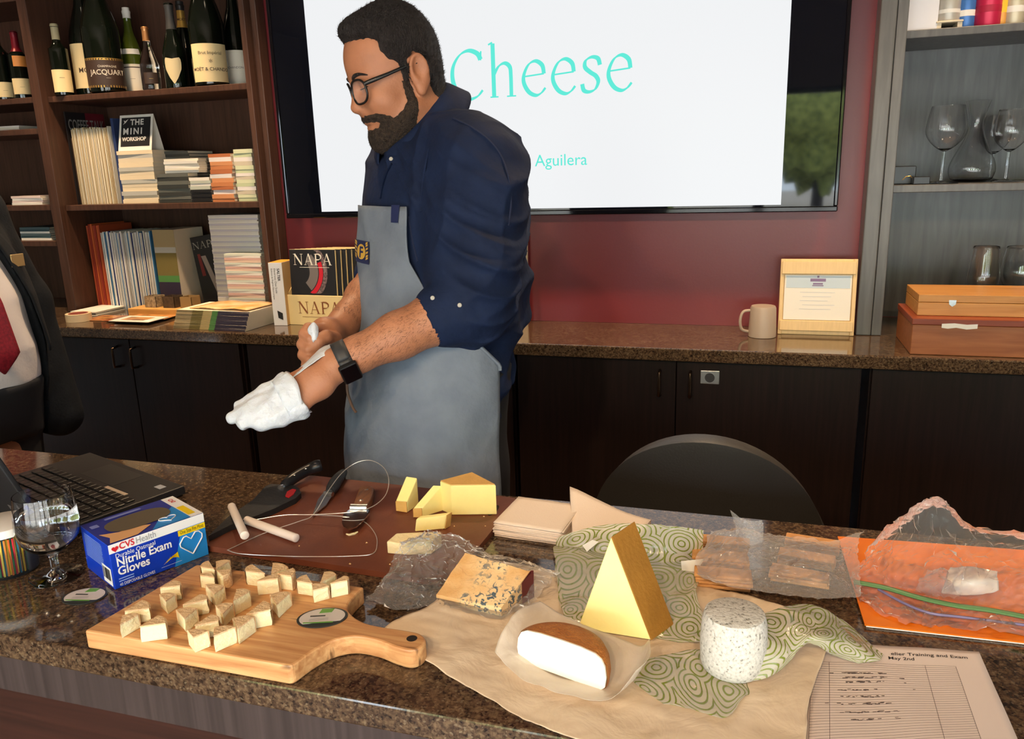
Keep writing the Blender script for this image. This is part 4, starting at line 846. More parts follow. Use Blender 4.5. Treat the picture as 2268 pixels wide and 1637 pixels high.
rows = [[Zp(1395,1470,CT+.006),Zp(1450,1455,CT+.006),Zp(1520,1440,CT+.007),Zp(1575,1440,CT+.006),Zp(1640,1470,CT+.004)],
        [Zp(1405,1510,CT+.005),Zp(1470,1500,CT+.006),Zp(1530,1495,CT+.005),Zp(1590,1505,CT+.005),Zp(1660,1530,CT+.005)],
        [Zp(1470,1560,CT+.006),Zp(1510,1565,CT+.006),Zp(1560,1580,CT+.006),Zp(1610,1588,CT+.007),Zp(1650,1540,CT+.006)]]
o = sheet('ring_wrap', rows, 40, 30, RINGS, None, .0016, 40., CT+.0035, seed=9., uvs=2.6); solid(o, .0002); tag(o, 'flat piece of green ring-patterned wrap between the smoked cheese and white drum', 'wrap')

# crumpled clear film round the blue cheese
rows = [[Zp(815,1335,CT+.004),Zp(880,1360,CT+.004),Zp(960,1340,CT+.010),Zp(1010,1350,CT+.008),Zp(1100,1375,CT+.006),Zp(1180,1340,CT+.012)],
        [Zp(835,1300,CT+.012),Zp(900,1290,CT+.02),Zp(960,1290,CT+.012),Zp(1040,1300,CT+.004),Zp(1120,1310,CT+.006),Zp(1200,1310,CT+.022)],
        [Zp(870,1250,CT+.016),Zp(915,1240,CT+.03),Zp(965,1245,CT+.026),Zp(1040,1250,CT+.02),Zp(1130,1260,CT+.02),Zp(1225,1275,CT+.03)],
        [Zp(880,1215,CT+.034),Zp(930,1200,CT+.045),Zp(985,1195,CT+.045),Zp(1050,1220,CT+.03),Zp(1130,1245,CT+.02),Zp(1240,1262,CT+.02)],
        [Zp(912,1190,CT+.03),Zp(950,1180,CT+.045),Zp(980,1175,CT+.045),Zp(1040,1205,CT+.026),Zp(1100,1230,CT+.012),Zp(1180,1250,CT+.01)]]
o = sheet('plastic_wrap', rows, 52, 42, FILM, None, .0085, 34., CT+.0095, seed=3., facet=.0022); tag(o, 'crumpled clear plastic wrap around the blue cheese', 'plastic wrap')

# crackers in a clear bag
CRK = mat('cracker_tan', hexc(206,150,92), .7, var=.14, vscale=60, bump=.2, bscale=300)
crm = MB().bbox(-.035,.035,-.012,.012,0,.004,.001).mesh('cracker'); crm.materials.append(CRK)
cp = [Zp(1600,1278,CT+.012), Zp(1596,1240,CT+.012), Zp(1600,1205,CT+.012), Zp(1770,1270,CT+.012), Zp(1785,1232,CT+.012), Zp(1800,1200,CT+.012)]
for i, p in enumerate(cp):
    for k in range(4 if i < 3 else 3):
        o = bpy.data.objects.new('cracker', crm); C.objects.link(o); o.location = (p.x+random.uniform(-.002,.002), p.y+random.uniform(-.001,.001), CT+.0012+k*.0047); o.rotation_euler = (0,0,(.05 if i < 3 else -.12)+random.uniform(-.05,.05))
        tag(o, 'tan rectangular cracker stacked in the clear bag, %s' % ('end beside the ring wrap' if i < 3 else 'end beside the orange folder'), 'cracker', 'crackers in the clear bag')
rows = [[Zp(1545,1300,CT+.004),Zp(1620,1310,CT+.012),Zp(1700,1330,CT+.010),Zp(1800,1345,CT+.006),Zp(1900,1352,CT+.004),Zp(1912,1340,CT+.004)],
        [Zp(1545,1262,CT+.02),Zp(1620,1250,CT+.034),Zp(1690,1262,CT+.03),Zp(1790,1275,CT+.026),Zp(1870,1290,CT+.02),Zp(1905,1280,CT+.012)],
        [Zp(1555,1215,CT+.026),Zp(1630,1190,CT+.042),Zp(1690,1200,CT+.036),Zp(1780,1215,CT+.03),Zp(1860,1220,CT+.026),Zp(1900,1215,CT+.02)],
        [Zp(1570,1180,CT+.016),Zp(1640,1170,CT+.03),Zp(1700,1185,CT+.026),Zp(1780,1195,CT+.022),Zp(1860,1200,CT+.016),Zp(1905,1190,CT+.010)]]
o = sheet('cracker_bag', rows, 44, 26, FILMH, None, .006, 26., CT+.0195, seed=5., facet=.0016); tag(o, 'hazy clear plastic bag lying over stacked crackers', 'bag'); CBAG = o
rows = [[Zp(1632,1200,CT+.03),Zp(1660,1215,CT+.03),Zp(1688,1210,CT+.03)],[Yp(1630,1165,1.0),Yp(1655,1175,.99),Yp(1690,1168,1.0)],[Yp(1617,1128,1.0),Yp(1650,1150,.99),Yp(1688,1152,1.0)]]
o = sheet('flap', rows, 14, 14, FILMH, CBAG, .0012, 26., None, seed=8., facet=.0006)

# orange folder, big zip bag, form
OR = mat('orange_card', hexc(238,132,20), .4, col2=hexc(228,112,12), vscale=12)
oq = [Zp(1915,1386,CT+.003), Zp(2330,1432,CT+.003), Zp(2330,1225,CT+.003), Zp(1855,1190,CT+.003)]
fo = thing('folder', 'bright orange folder lying under the zip bag', 'folder', (*((oq[0]+oq[2])/2).xy, CT+.0006)); fx = fo.location
obj('cover', MB().prism([(p.x-fx.x, p.y-fx.y) for p in oq], .0025, .004), OR, fo); obj('pages', MB().prism([((p.x-fx.x)*.985, (p.y-fx.y)*.985) for p in oq], 0, .0024), PAPER, fo)
tpos = Zp(2068,1356,CT+.0046); tl = Zp(2000,1352,CT+.0046)-tpos
lettering('NGER', .0135, face_T((tpos.x-fx.x, tpos.y-fx.y, .0042), tl, Vector((tl.y,-tl.x,0))), mat('pale_orange_print', hexc(250,190,120), .5), fo, bold=.02)
NB = lambda x, y, Y: Yp(x, y, Y)
rows = [[Zp(1905,1330,CT+.010),Zp(1990,1370,CT+.008),Zp(2080,1385,CT+.008),Zp(2180,1395,CT+.008),Zp(2330,1412,CT+.008)],
        [Zp(1893,1290,CT+.012),Zp(1970,1310,CT+.012),Zp(2080,1330,CT+.014),Zp(2190,1350,CT+.016),Zp(2330,1375,CT+.018)],
        [Zp(1895,1268,CT+.016),Zp(1980,1260,CT+.035),Zp(2080,1265,CT+.05),Zp(2190,1275,CT+.05),Zp(2330,1300,CT+.045)],
        [NB(1910,1235,1.0),NB(1990,1205,1.0),NB(2075,1200,1.0),NB(2190,1215,1.0),NB(2330,1235,1.0)],
        [NB(1930,1200,1.04),NB(1995,1135,1.05),NB(2068,1102,1.05),NB(2150,1165,1.05),NB(2330,1185,1.05)],
        [Zp(1960,1195,CT+.012),NB(2010,1160,1.08),NB(2075,1120,1.085),NB(2160,1170,1.085),Zp(2330,1205,CT+.02)]]
zb = thing('zip_bag', 'large clear zip bag with a green zip heaped over the folder', 'bag', (*Zp(2100,1280,CT).xy, CT+.005)); zo = zb.location
o = sheet('film', [[p-zo for p in r] for r in rows], 46, 38, FILM, zb, .008, 22., .0, seed=7., facet=.0024)
zl = [Zp(x, y, CT+h) for x, y, h in ((1891,1289,.015),(1960,1302,.016),(2040,1325,.018),(2120,1342,.02),(2200,1353,.021),(2330,1378,.022))]
obj('zip', MB().tube([p-zo for p in catmull(zl, 6)], .0042, 8, flat=.6), mat('green_zip', hexc(92,132,84), .35), zb)
zl = [Zp(x, y, CT+h) for x, y, h in ((1945,1305,.013),(2000,1335,.012),(2060,1358,.012),(2140,1368,.012),(2330,1392,.012))]
obj('zip_line', MB().tube([p-zo for p in catmull(zl, 6)], .0016, 6), mat('violet_zip', hexc(120,112,150), .4), zb)
rows = [[Zp(2085,1310,CT+.012),Zp(2150,1318,CT+.012),Zp(2212,1308,CT+.014)],[Zp(2095,1280,CT+.02),Zp(2150,1285,CT+.03),Zp(2212,1282,CT+.024)],[Zp(2105,1258,CT+.02),Zp(2155,1256,CT+.028),Zp(2208,1268,CT+.02)]]
o = sheet('folded_tissue', rows, 16, 16, PAPER, None, .002, 40., CT+.006); solid(o, .002); tag(o, 'folded white paper tissue inside the zip bag', 'tissue')
rows = [[Zp(2030,1310,CT+.010),Zp(2080,1320,CT+.012),Zp(2130,1325,CT+.010)],[Zp(2035,1290,CT+.02),Zp(2080,1285,CT+.03),Zp(2110,1290,CT+.026)],[Zp(2050,1262,CT+.016),Zp(2080,1260,CT+.02),Zp(2100,1265,CT+.018)]]
o = sheet('crumpled_wrapper', rows, 20, 20, FILMH, None, .006, 50., CT+.006, seed=3); tag(o, 'crumpled clear wrapper inside the zip bag beside the tissue', 'wrapper')
# printed form
fq = [Zp(1792,1422,CT), Zp(2168,1446,CT), Zp(2262,1660,CT), Zp(1778,1700,CT)]
FORMP = mat('form_paper', hexc(226,210,202), .7)
fm = thing('printed_form', 'printed sign-up form with a ruled table lying at the bar edge', 'form', (*fq[0].xy, CT+.0006))
def FQ(u, v, h=0.):
    p = fq[3].lerp(fq[2], u).lerp(fq[0].lerp(fq[1], u), v); return (p.x-fq[0].x, p.y-fq[0].y, .0006+.0012*math.sin(u*7+v*3)**2*.6+h)
solid(obj('paper_sheet', MB().grid(lambda u, v: FQ(u, v), 24, 24), FORMP, fm), .0002)
lines = MB()
def strip(u0, v0, u1, v1, w_):
    n_ = 14
    for k in range(n_):
        a, b = k/n_, (k+1)/n_; P = [(lerp(u0,u1,a), lerp(v0,v1,a)), (lerp(u0,u1,b), lerp(v0,v1,b))]
        du, dv = (0, w_) if abs(u1-u0) > abs(v1-v0) else (w_, 0)
        lines.raw([FQ(*P[0], .0004), FQ(*P[1], .0004), FQ(P[1][0]+du, P[1][1]+dv, .0004), FQ(P[0][0]+du, P[0][1]+dv, .0004)], [(0,1,2,3)])
for k in range(38): strip(.02, .8-k*.021, .83, .8-k*.021, .0022)
for u in (.02, .12, .66, .83): strip(u, .02, u, .8, .0022)
obj('ruled_lines', lines, mat('grey_ink', hexc(96,84,84), .7), fm)['kind'] = 'stuff'
scr = MB(); random.seed(5)
for k in range(150):
    u, v = .3+random.gauss(0,.08), random.choice((.7,.66,.62,.55,.49,.43,.36,.3))+random.uniform(-.006,.006); l_ = random.uniform(.01,.03)
    scr.raw([FQ(u, v, .0005), FQ(u+l_, v+random.uniform(-.004,.004), .0005), FQ(u+l_, v+.006, .0005), FQ(u, v+.005, .0005)], [(0,1,2,3)])
obj('handwriting', scr, mat('grey_ink', (.1,.1,.1)), fm)['kind'] = 'stuff'
fold = lambda x, y: Vector(FQ(.36+x, .90+y, .0005))
lettering('elier Training and Exam', .046, None, INK, fm, fold=lambda x, y: fold(x+.12, y), bold=.01); lettering('May 2nd', .044, None, INK, fm, fold=lambda x, y: Vector(FQ(.46+x, .852+y, .0005)), bold=.01)
# chair behind the bar
CHV = mat('black_vinyl', hexc(52,50,48), .45, bump=.1, bscale=250)
ch = thing('chair', 'black chair with a rounded padded back behind the bar', 'chair', (-.075, 1.62, 0)); 
def back(u, v):
    th = PI*u; x = -.245*math.cos(th)*(1 if v > .0 else 1); zz = .52+v*(.39*math.sin(th)**.8+.03)
    return (x, -.20+.10*(x/.245)**2+.06*(1-v), zz)
bk_ = obj('backrest', MB().grid(back, 40, 20), CHV, ch); solid(bk_, .035); bev(bk_, .008, 3)
obj('seat', MB().prism([(p.x, p.y) for p in catmull([(-.22,-.18,0),(.22,-.18,0),(.24,.1,0),(.16,.24,0),(-.16,.24,0),(-.24,.1,0)], 6, True)], .43, .50), CHV, ch)
for sx in (-1, 1):
    for sy in (-1, 1): obj('leg', MB().tube([(sx*.17,sy*.15,.43),(sx*.21,sy*.2,.0)], [.016,.013], 10), mat('chair_steel', (.25,.25,.25), .3, 1.), ch)
    obj('back_support', MB().tube([(sx*.15,-.15,.44),(sx*.16,-.14,.54)], .012, 8), mat('chair_steel', (.25,.25,.25)), ch)
# ================================================================== things on the shelves and the back counter
def SX(px, py, Y): return Yp(px, py, Y).x
DKG = mat('bottle_green_glass', hexc(10,16,10), .06, spec=.6, coat=.3); OLG = mat('bottle_olive_glass', hexc(70,82,24), .06, spec=.6); CLR = mat('bottle_clear_glass', (.96,.95,.93), .02, trans=1., ior=1.45)
CREAM = mat('label_cream', hexc(236,212,160), .6); IVORY = mat('label_ivory', hexc(232,224,206), .6); BROWNL = mat('label_brown', hexc(62,46,38), .5); GOLDF = mat('gold_foil', hexc(222,180,92), .3, .7); BLKF = mat('black_foil', (.02,.018,.018), .4); REDF = mat('red_foil', hexc(120,22,36), .35, .3); COPP = mat('copper_foil', hexc(196,140,90), .3, .7)
def bottle(label, px, py, Y, z, r, h, glass, labels=(), foil=None, kind='wine', text=(), tilt=0., foil_h=.2, name='bottle'):
    x = SX(px, py, Y); t = thing(name, label, 'bottle', (x, Y, z+.0006))
    if kind == 'champ': prof = [(0,.004*h),(r*.8,0),(r*.97,.012*h),(r,.03*h),(r,.42*h),(r*.94,.50*h),(r*.72,.61*h),(r*.45,.72*h),(r*.36,.80*h),(r*.33,.93*h),(r*.37,.935*h),(r*.37,.96*h),(r*.31,.965*h),(r*.31,h)]
    elif kind == 'slope': prof = [(0,.004*h),(r*.8,0),(r*.97,.012*h),(r,.03*h),(r*1.0,.36*h),(r*.92,.46*h),(r*.68,.58*h),(r*.42,.70*h),(r*.34,.80*h),(r*.32,.95*h),(r*.38,.955*h),(r*.38,.99*h),(r*.3,h)]
    else: prof = [(0,.004*h),(r*.85,0),(r*.98,.01*h),(r,.03*h),(r,.60*h),(r*.93,.65*h),(r*.6,.71*h),(r*.40,.76*h),(r*.38,.95*h),(r*.42,.955*h),(r*.42,.985*h),(r*.36,h)]
    pr2 = []
    P = catmull([(a, 0, b) for a, b in prof[3:8]], 4); prof = prof[:3]+[(p.x, p.z) for p in P]+prof[8:]
    obj('glass', MB().lathe(prof, 32), glass, t)
    def rad(z_): return interp(sorted((b, a) for a, b in prof), z_)
    if foil: obj('foil', MB().lathe([(rad(q)+.0008, q) for q in np.linspace(h*(1-foil_h), h*.998, 10)]+[(0, h*1.003)], 28, cap=False), foil, t)
    back = math.atan2(-Y, -x)      # direction towards the room
    for (z0, z1, half, m, dang) in labels:
        aa = back+dang
        obj('label', MB().grid(lambda u, v: ((rad(lerp(z0,z1,v))+.0006)*math.cos(aa+lerp(-half,half,u)), (rad(lerp(z0,z1,v))+.0006)*math.sin(aa+lerp(-half,half,u)), lerp(z0,z1,v)), 18, 4), m, t)
    for (s_, size, zz, m, dang, bold) in text:
        fold = lambda u, v: Vector(((rad(zz)+.0012)*math.cos(back+dang+u/rad(zz)), (rad(zz)+.0012)*math.sin(back+dang+u/rad(zz)), zz+v))
        lettering(s_, size, None, m, t, 'CENTER', bold, fold)
    return t
LINK = mat('label_ink', hexc(70,52,40), .6)
Z1 = SH1
bottle('slim dark wine bottle with a cream label, alone at the end of the top shelf', 142, 200, 2.612, Z1, .034, .262, DKG, [(.012,.094,1.25,CREAM,0)], mat('grey_foil', hexc(150,146,120), .5), 'wine', [('-----',.011,.062,LINK,0,.01)], foil_h=.22)
bottle('stout bottle with a tall cream label behind the large brown-labelled bottle', 206, 190, 2.72, Z1, .062, .47, DKG, [(.03,.195,1.2,CREAM,-.15)], BLKF, 'champ', [('Brut',.02,.16,LINK,.0,0),('MOËT',.026,.088,LINK,-.15,.01)])
bottle('very large champagne bottle with a brown and gold label', 240, 200, 2.655, Z1, .067, .50, DKG, [(.02,.124,1.35,BROWNL,0),(.118,.126,1.36,GOLDF,0),(.02,.028,1.36,GOLDF,0)], BLKF, 'champ', [('JACQUART',.026,.066,mat('silver_ink', hexc(214,206,190), .4),.12,.01),('CHAMPAGNE',.011,.092,mat('silver_ink', (.8,.8,.8)),.12,0),('-----',.010,.052,mat('silver_ink', (.8,.8,.8)),.12,0)])
bottle('olive-green bottle with a white label and torn neck tag', 302, 195, 2.775, Z1, .041, .33, OLG, [(.018,.118,1.2,IVORY,-.2),(.104,.108,1.21,BROWNL,-.2),(.155,.175,.9,PAPER,-.1)], PAPER, 'champ', [('-----',.012,.06,LINK,-.2,0)], foil_h=.12)
bottle('small clear bottle with a copper neck and oval brown label', 338, 198, 2.635, Z1, .034, .225, CLR, [(.022,.062,.75,BROWNL,0)], COPP, 'slope', [('-----',.009,.038,GOLDF,0,0)], foil_h=.22)
bottle('dark bottle with a shield-shaped ivory label', 395, 190, 2.69, Z1, .044, .31, DKG, [], mat('grey_black_foil', (.05,.05,.05), .45), 'slope', foil_h=.3)
sbl = C.objects['bottle.005']; xx = sbl.location
bk2 = math.atan2(-xx.y, -xx.x)-.25
def shield(u, v):
    w_ = interp([(0,.05),(.25,.5),(.6,.95),(.9,1.),(1,.8)], v)*.72; a = bk2+lerp(-w_, w_, u); z_ = .022+.088*v+.01*abs(u-.5)*(1 if v > .9 else 0); rr_ = .0447
    return (rr_*math.cos(a), rr_*math.sin(a), z_)
obj('label', MB().grid(shield, 14, 14), mat('label_aged', hexc(206,190,150), .6), sbl)
bottle('dark bottle with a gold neck band behind the shield-labelled bottle', 418, 180, 2.77, Z1, .044, .33, DKG, [(.235,.30,1.2,GOLDF,0)], BLKF, 'champ', [('MOËT',.012,.26,LINK,0,.01)], foil_h=.1)
bottle('large champagne bottle with a broad cream label near the upright', 470, 182, 2.66, Z1, .063, .47, DKG, [(.014,.145,1.15,CREAM,0)], BLKF, 'champ', [('Brut Impérial',.016,.108,LINK,.05,0),('MOËT & CHANDON',.0165,.052,LINK,.12,.01),('*',.03,.07,LINK,.05,0)])
bottle('dark bottle with a plain white label at the shelf end', 531, 178, 2.775, Z1, .05, .40, DKG, [(.014,.135,1.2,IVORY,-.2)], BLKF, 'champ', [('CHANDON',.011,.07,LINK,-.2,0)])
bottle('dark bottle with a cream label at the picture edge', 12, 210, 2.66, 1.76, .036, .28, DKG, [(.012,.07,1.2,CREAM,.1)], None, 'wine', [('-----',.01,.035,LINK,.1,0)])
bottle('dark bottle with a red foil neck and cream label', 52, 205, 2.67, 1.76, .034, .26, DKG, [(.02,.08,1.2,CREAM,0),(.125,.165,.9,mat('orange_label', hexc(214,140,70), .5),.3)], REDF, 'wine', [('-----',.01,.045,LINK,0,0)], foil_h=.3)

# books and magazines: covers + page block + spine in one small mesh
def book(w_, d_, t):
    "lying flat: w along x, d along y, spine on the -y side"
    c = min(.0012, t*.2); m = MB().box(-w_/2, w_/2, -d_/2, d_/2, 0, c).box(-w_/2, w_/2, -d_/2, d_/2, t-c, t).box(-w_/2, w_/2, -d_/2, -d_/2+c, c, t-c)
    m.box(-w_/2+.001, w_/2-.001, -d_/2+c, d_/2-.002, c, t-c, 1); return m
PG = mat('page_edges', hexc(226,214,194), .8, var=.08, vscale=300, vstretch=(1,1,8))
def magrow(x0, x1, z, Y, hgt, dep, cols, label, group, lean=0., names=None, tmin=.0035, tmax=.006):
    "upright row, spines facing the room"
    x = x0; k = 0
    while x < x1:
        t = random.uniform(tmin, tmax); c = cols[k % len(cols)] if callable(cols) is False else cols((x-x0)/(x1-x0))
        h = hgt*random.uniform(.97,1.0)
        o = obj('magazine', MB().box(-t/2,t/2,-dep/2,-dep/2+.0008,0,h).box(-t/2,-t/2+.0005,-dep/2,dep/2,0,h).box(t/2-.0005,t/2,-dep/2,dep/2,0,h).box(-t/2+.0005,t/2-.0005,-dep/2+.0008,dep/2-.002,.0015,h-.0015,1), [c, PG], None, (x+t/2, Y+dep/2+random.uniform(0,.004), z+.0006+abs(math.sin(lean))*t/2), (0, lean, 0))
        tag(o, label, 'magazine', group); x += t/max(.8, math.cos(lean))+.0004; k += 1
    return x
def stack(cx, z, Y, w_, d_, n, t, cols, label, group, jit=.003, name='booklet', rot=0., cat='booklet', bend=0.):
    zz = z+.0006
    for k in range(n):
        tt = t*random.uniform(.85,1.15); c = cols[k % len(cols)]
        o = obj(name, book(w_, d_, tt), [c, PG], None, (cx+random.uniform(-jit,jit), Y+d_/2+random.uniform(-jit,jit)*.7, zz), rot+random.uniform(-.025,.025)); tag(o, label, cat, group); zz += tt+.0003
    return zz
def col(n, r, g, b, ro=.5): return mat('cover_'+n, hexc(r,g,b), ro)
Z2 = SH2
def X2(px, Y=2.63, py=440): return SX(px, py, Y)
cr = [col('cream1',232,214,176), col('cream2',222,200,160), col('cream3',238,226,200), col('tan',206,180,140), col('ivory',236,230,214)]
def zof(px, py, Y): return Yp(px, py, Y).z
def pstack(l, r, top, Y, d_, n, cols, label, group, z=None, jit=.003, name='booklet', cat='booklet'):
    "stack filling the photo span l..r and reaching up to the photo row top"
    z = Z2 if z is None else z; x0, x1 = SX(l, 440, Y), SX(r, 440, Y); h = zof((l+r)/2-6, top, Y)-z
    return stack((x0+x1)/2, z, Y, (x1-x0)*.97, d_, n, h/n-.0003, cols, label, group, jit, name, 0., cat)
cov = thing('magazine', 'tall dark magazine with big grey title letters at the end of the pale row', 'magazine', (X2(170), 2.735, Z2+.0008), 0)
obj('cover', MB().box(-.003,.003,-.10,.10,0,.36), col('talkdark', 30,26,28), cov); obj('red_corner', MB().box(.0031,.0034,.0,.10,.30,.36), col('talkred', 110,24,36), cov); obj('photo_panel', MB().box(.0031,.0034,-.06,.0,.2,.25), col('talkpink', 196,60,100), cov)
lettering('COFFEE TALK', .058, face_T((.0038,-.092,.292),(0,1,0),(0,0,1)), mat('title_grey', hexc(150,146,142), .5), cov, fit=.184, bold=.01)
o = obj('magazine', MB().box(-.003,.003,-.10,.10,0,.26).box(-.0034,.0034,-.1006,-.0994,0,.26), col('brownmag', 110,84,62), None, (X2(170)+.0085, 2.745, Z2+.0008)); tag(o, 'thin brown magazine between the dark title magazine and the pale row', 'magazine')
magrow(X2(170)+.0135, X2(256), Z2, 2.64, zof(170,283,2.64)-Z2, .17, cr, 'pale-spined magazine in the upright row on the middle shelf', 'pale magazine row')
o = obj('magazine', MB().box(-.006,.006,-.09,.09,0,zof(246,263,2.66)-Z2), col('navymag', 42,60,104), None, (X2(262)+.004, 2.74, Z2+.0008)); tag(o, 'taller blue magazine closing the pale magazine row', 'magazine')
# stacks
top1 = pstack(272, 352, 333, 2.63, .19, 13, [col('ivory2',240,222,190), col('ivory3',232,216,188), col('greyish',196,194,186)], 'thick pale booklet in the tall stack under the workshop sign', 'booklet stack under the workshop sign')
pstack(350, 432, 334, 2.70, .15, 16, [col('slate',78,80,78), col('slate2',104,106,100), col('slate3',60,62,60)], 'grey-covered booklet in the broad grey stack', 'broad grey booklet stack')
zt2 = pstack(352, 424, 386, 2.625, .06, 8, [col('slate3',60,62,60), col('slate2',104,106,100)], 'small dark booklet under the white leaflets', 'small dark booklets')
pstack(372, 450, 351, 2.63, .05, 6, [PAPER, col('ivory',236,230,214)], 'white leaflet on top of the small dark booklets', 'white leaflets', zt2)
zt3 = pstack(424, 470, 420, 2.622, .07, 9, [col('black1',34,34,36)], 'thin black booklet in the low black stack', 'low black booklet stack', None, .002)
pstack(424, 470, 393, 2.622, .07, 4, [col('mint',190,196,184), PAPER], 'pale booklet on top of the black stack', 'pale booklets on the black stack', zt3)
pstack(472, 522, 344, 2.62, .11, 12, [col('terracotta',196,126,82), col('terra2',206,142,98), col('white2',222,216,214), col('terra3',180,108,70)], 'spiral notepad with orange-brown edge in the notepad stack', 'orange-brown notepad stack', None, .004, 'notepad', 'notepad')
pstack(527, 569, 332, 2.63, .12, 14, [col('sage',186,196,160), col('sage2',206,210,176), col('sage3',196,186,166), col('white2',222,216,214)], 'sage-edged booklet in the stack against the upright', 'sage booklet stack')
# tent sign on the tall stack
ts = thing('tent_sign', 'black and white tent card sign on the tall booklet stack', 'sign', (X2(322,2.66), 2.675, top1+.0006), 0)
hs, ws_ = .135, .158
solid(obj('front_panel', MB().raw([(-ws_/2,-.035,0),(ws_/2,-.035,0),(ws_/2,0,hs),(-ws_/2,0,hs)], [(0,1,2,3)]), PAPER, ts), .0008); solid(obj('rear_panel', MB().raw([(-ws_/2,.035,0),(ws_/2,.035,0),(ws_/2,0,hs),(-ws_/2,0,hs)], [(3,2,1,0)]), PAPER, ts), .0008)
sn = Vector((0, .035, hs)).normalized(); so_ = Vector((0,-.035,0))-Vector((0, hs, -.035)).normalized()*.0009
TS_ = lambda x, y: face_T(so_+Vector((x,0,0))+sn*y, (1,0,0), sn)
obj('black_panel', MB().raw([tuple(so_+Vector((a,0,0))+sn*b) for a, b in ((-.069,.016),(.069,.016),(.069,.129),(-.069,.129))], [(0,1,2,3)]), INK, ts)
so_ = so_-Vector((0, hs, -.035)).normalized()*.0005
for s_, x, y_, sz_, sp_ in (('THE',-.026,.100,.031,1.1),('MINI',-.060,.064,.034,1.35),('WORKSHOP',-.062,.038,.021,1.0)): lettering(s_, sz_, TS_(x, y_), PAPER, ts, bold=.03, spacing=sp_, sx=1.05 if s_ != 'WORKSHOP' else .95)
obj('bird_mark', MB().raw([tuple(so_+Vector((a,0,0))+sn*b) for a, b in ((-.062,.102),(-.048,.110),(-.036,.124),(-.050,.116),(-.058,.119),(-.054,.110))], [(0,1,2,3,4,5)]), PAPER, ts)
# left bay: loose paper stacks
stack(SX(20,290,2.68), 1.642, 2.64, .20, .16, 3, .006, [PAPER, col('ivory',236,230,214)], 'white folded papers on the thin shelf below the red-foil bottle', 'papers on the thin shelf', name='paper_pile', cat='papers')
stack(SX(80,455,2.66), 1.345, 2.62, .16, .18, 4, .009, [PAPER, col('pinkish',226,206,200)], 'white and pink papers on the shelf above the name badge', 'papers above the badge', name='paper_pile', cat='papers')
stack(SX(100,540,2.66), 1.20, 2.62, .16, .18, 6, .009, [PAPER, col('teal',60,84,90), col('teal2',80,100,104)], 'blue-grey folder in the pile behind the name badge', 'folders behind the badge', name='folder', cat='folder')

# bottom tier on the granite
ZB = .91
def XB(px, Y, py=660): return SX(px, py, Y)
magrow(XB(214,2.66), XB(241,2.66), ZB, 2.66, zof(195,495,2.66)-ZB, .18, [col('rust',176,76,46), col('rust2',150,52,40), col('rust3',200,96,52)], 'rust-red spined magazine at the outer end of the bottom row', 'rust magazine row', tmin=.008, tmax=.011)
wcols = [col('wht1',226,224,222), col('wht2',206,210,214), col('wht3',236,234,230), col('skyblue',60,120,170), col('wht1',226,224,222), col('wht3',236,234,230), col('navy2',44,62,120), col('wht3',236,234,230), col('greyw',190,186,182)]
magrow(XB(243,2.65), XB(352,2.65), ZB, 2.65, zof(280,512,2.65)-ZB, .18, wcols, 'white-spined magazine in the bottom upright row', 'white magazine row', tmin=.0045, tmax=.0075)
hst = zof(375,510,2.645)-ZB
for k in range(15):
    t = .0062
    o = thing('magazine', 'olive and green striped magazine spine beside the white row', 'magazine', (XB(357,2.645)+k*(t+.0006), 2.735, ZB+.0012), (0, 0, 0), 'striped magazine row')
    obj('pages', MB().box(-t/2,t/2,-.085,.09,0,hst), PG, o)
    for z0, z1, c in ((0,.36,col('plum',52,44,66)),(.36,.44,col('grass',84,140,76)),(.44,.72,col('olive',120,108,60)),(.72,.79,col('cloud',190,190,184)),(.79,1.,col('khaki',168,150,112))): obj('spine_band', MB().box(-t/2-.0003,t/2+.0003,-.0858,-.085,z0*hst,z1*hst), c, o)
nm = thing('magazine', 'dark wine magazine leaning out of the bottom row with its cover showing', 'magazine', (XB(458,2.66), 2.72, ZB+.0008), (math.radians(-6), math.radians(-9), .2)); nh = .30
obj('cover', MB().box(-.05,.065,-.004,.004,0,nh), col('napadark', 28,28,34), nm); obj('photo_stripe', MB().raw([(.03,-.0045,.0),(.05,-.0045,.0),(.0,-.0045,.22),(-.02,-.0045,.22)], [(0,1,2,3)]), col('stripe', 150,140,138), nm); obj('red_stripe', MB().raw([(-.03,-.0045,.14),(-.015,-.0045,.14),(-.022,-.0045,.23),(-.034,-.0045,.23)], [(0,1,2,3)]), col('stripered', 120,40,44), nm)
serif('NAPA', .028, face_T((-.046,-.0046,.25),(1,0,0),(0,0,1)), mat('title_grey', hexc(150,146,142), .5), nm)
# tall stacks of white brochures by the upright
hT = zof(520,474,2.72)-ZB; x0, x1 = XB(490,2.72), XB(596,2.72)
stack((x0+x1)/2, ZB, 2.70, (x1-x0), .13, 52, hT/52-.0003, [col('wht1',226,224,222), col('lav',206,204,216), col('wht3',236,234,230)], 'white brochure in the tallest stack of the bottom shelf', 'tallest brochure stack', .0012)
hT = zof(545,562,2.64)-ZB; x0, x1 = XB(514,2.64), XB(594,2.64)
stack((x0+x1)/2, ZB, 2.62, (x1-x0), .075, 28, hT/28-.0003, [col('peach',220,196,180), col('rose',206,170,164), col('wht1',226,224,222), col('mint2',206,214,206)], 'peach-edged brochure in the stack before the tallest stack', 'peach brochure stack', .0012)
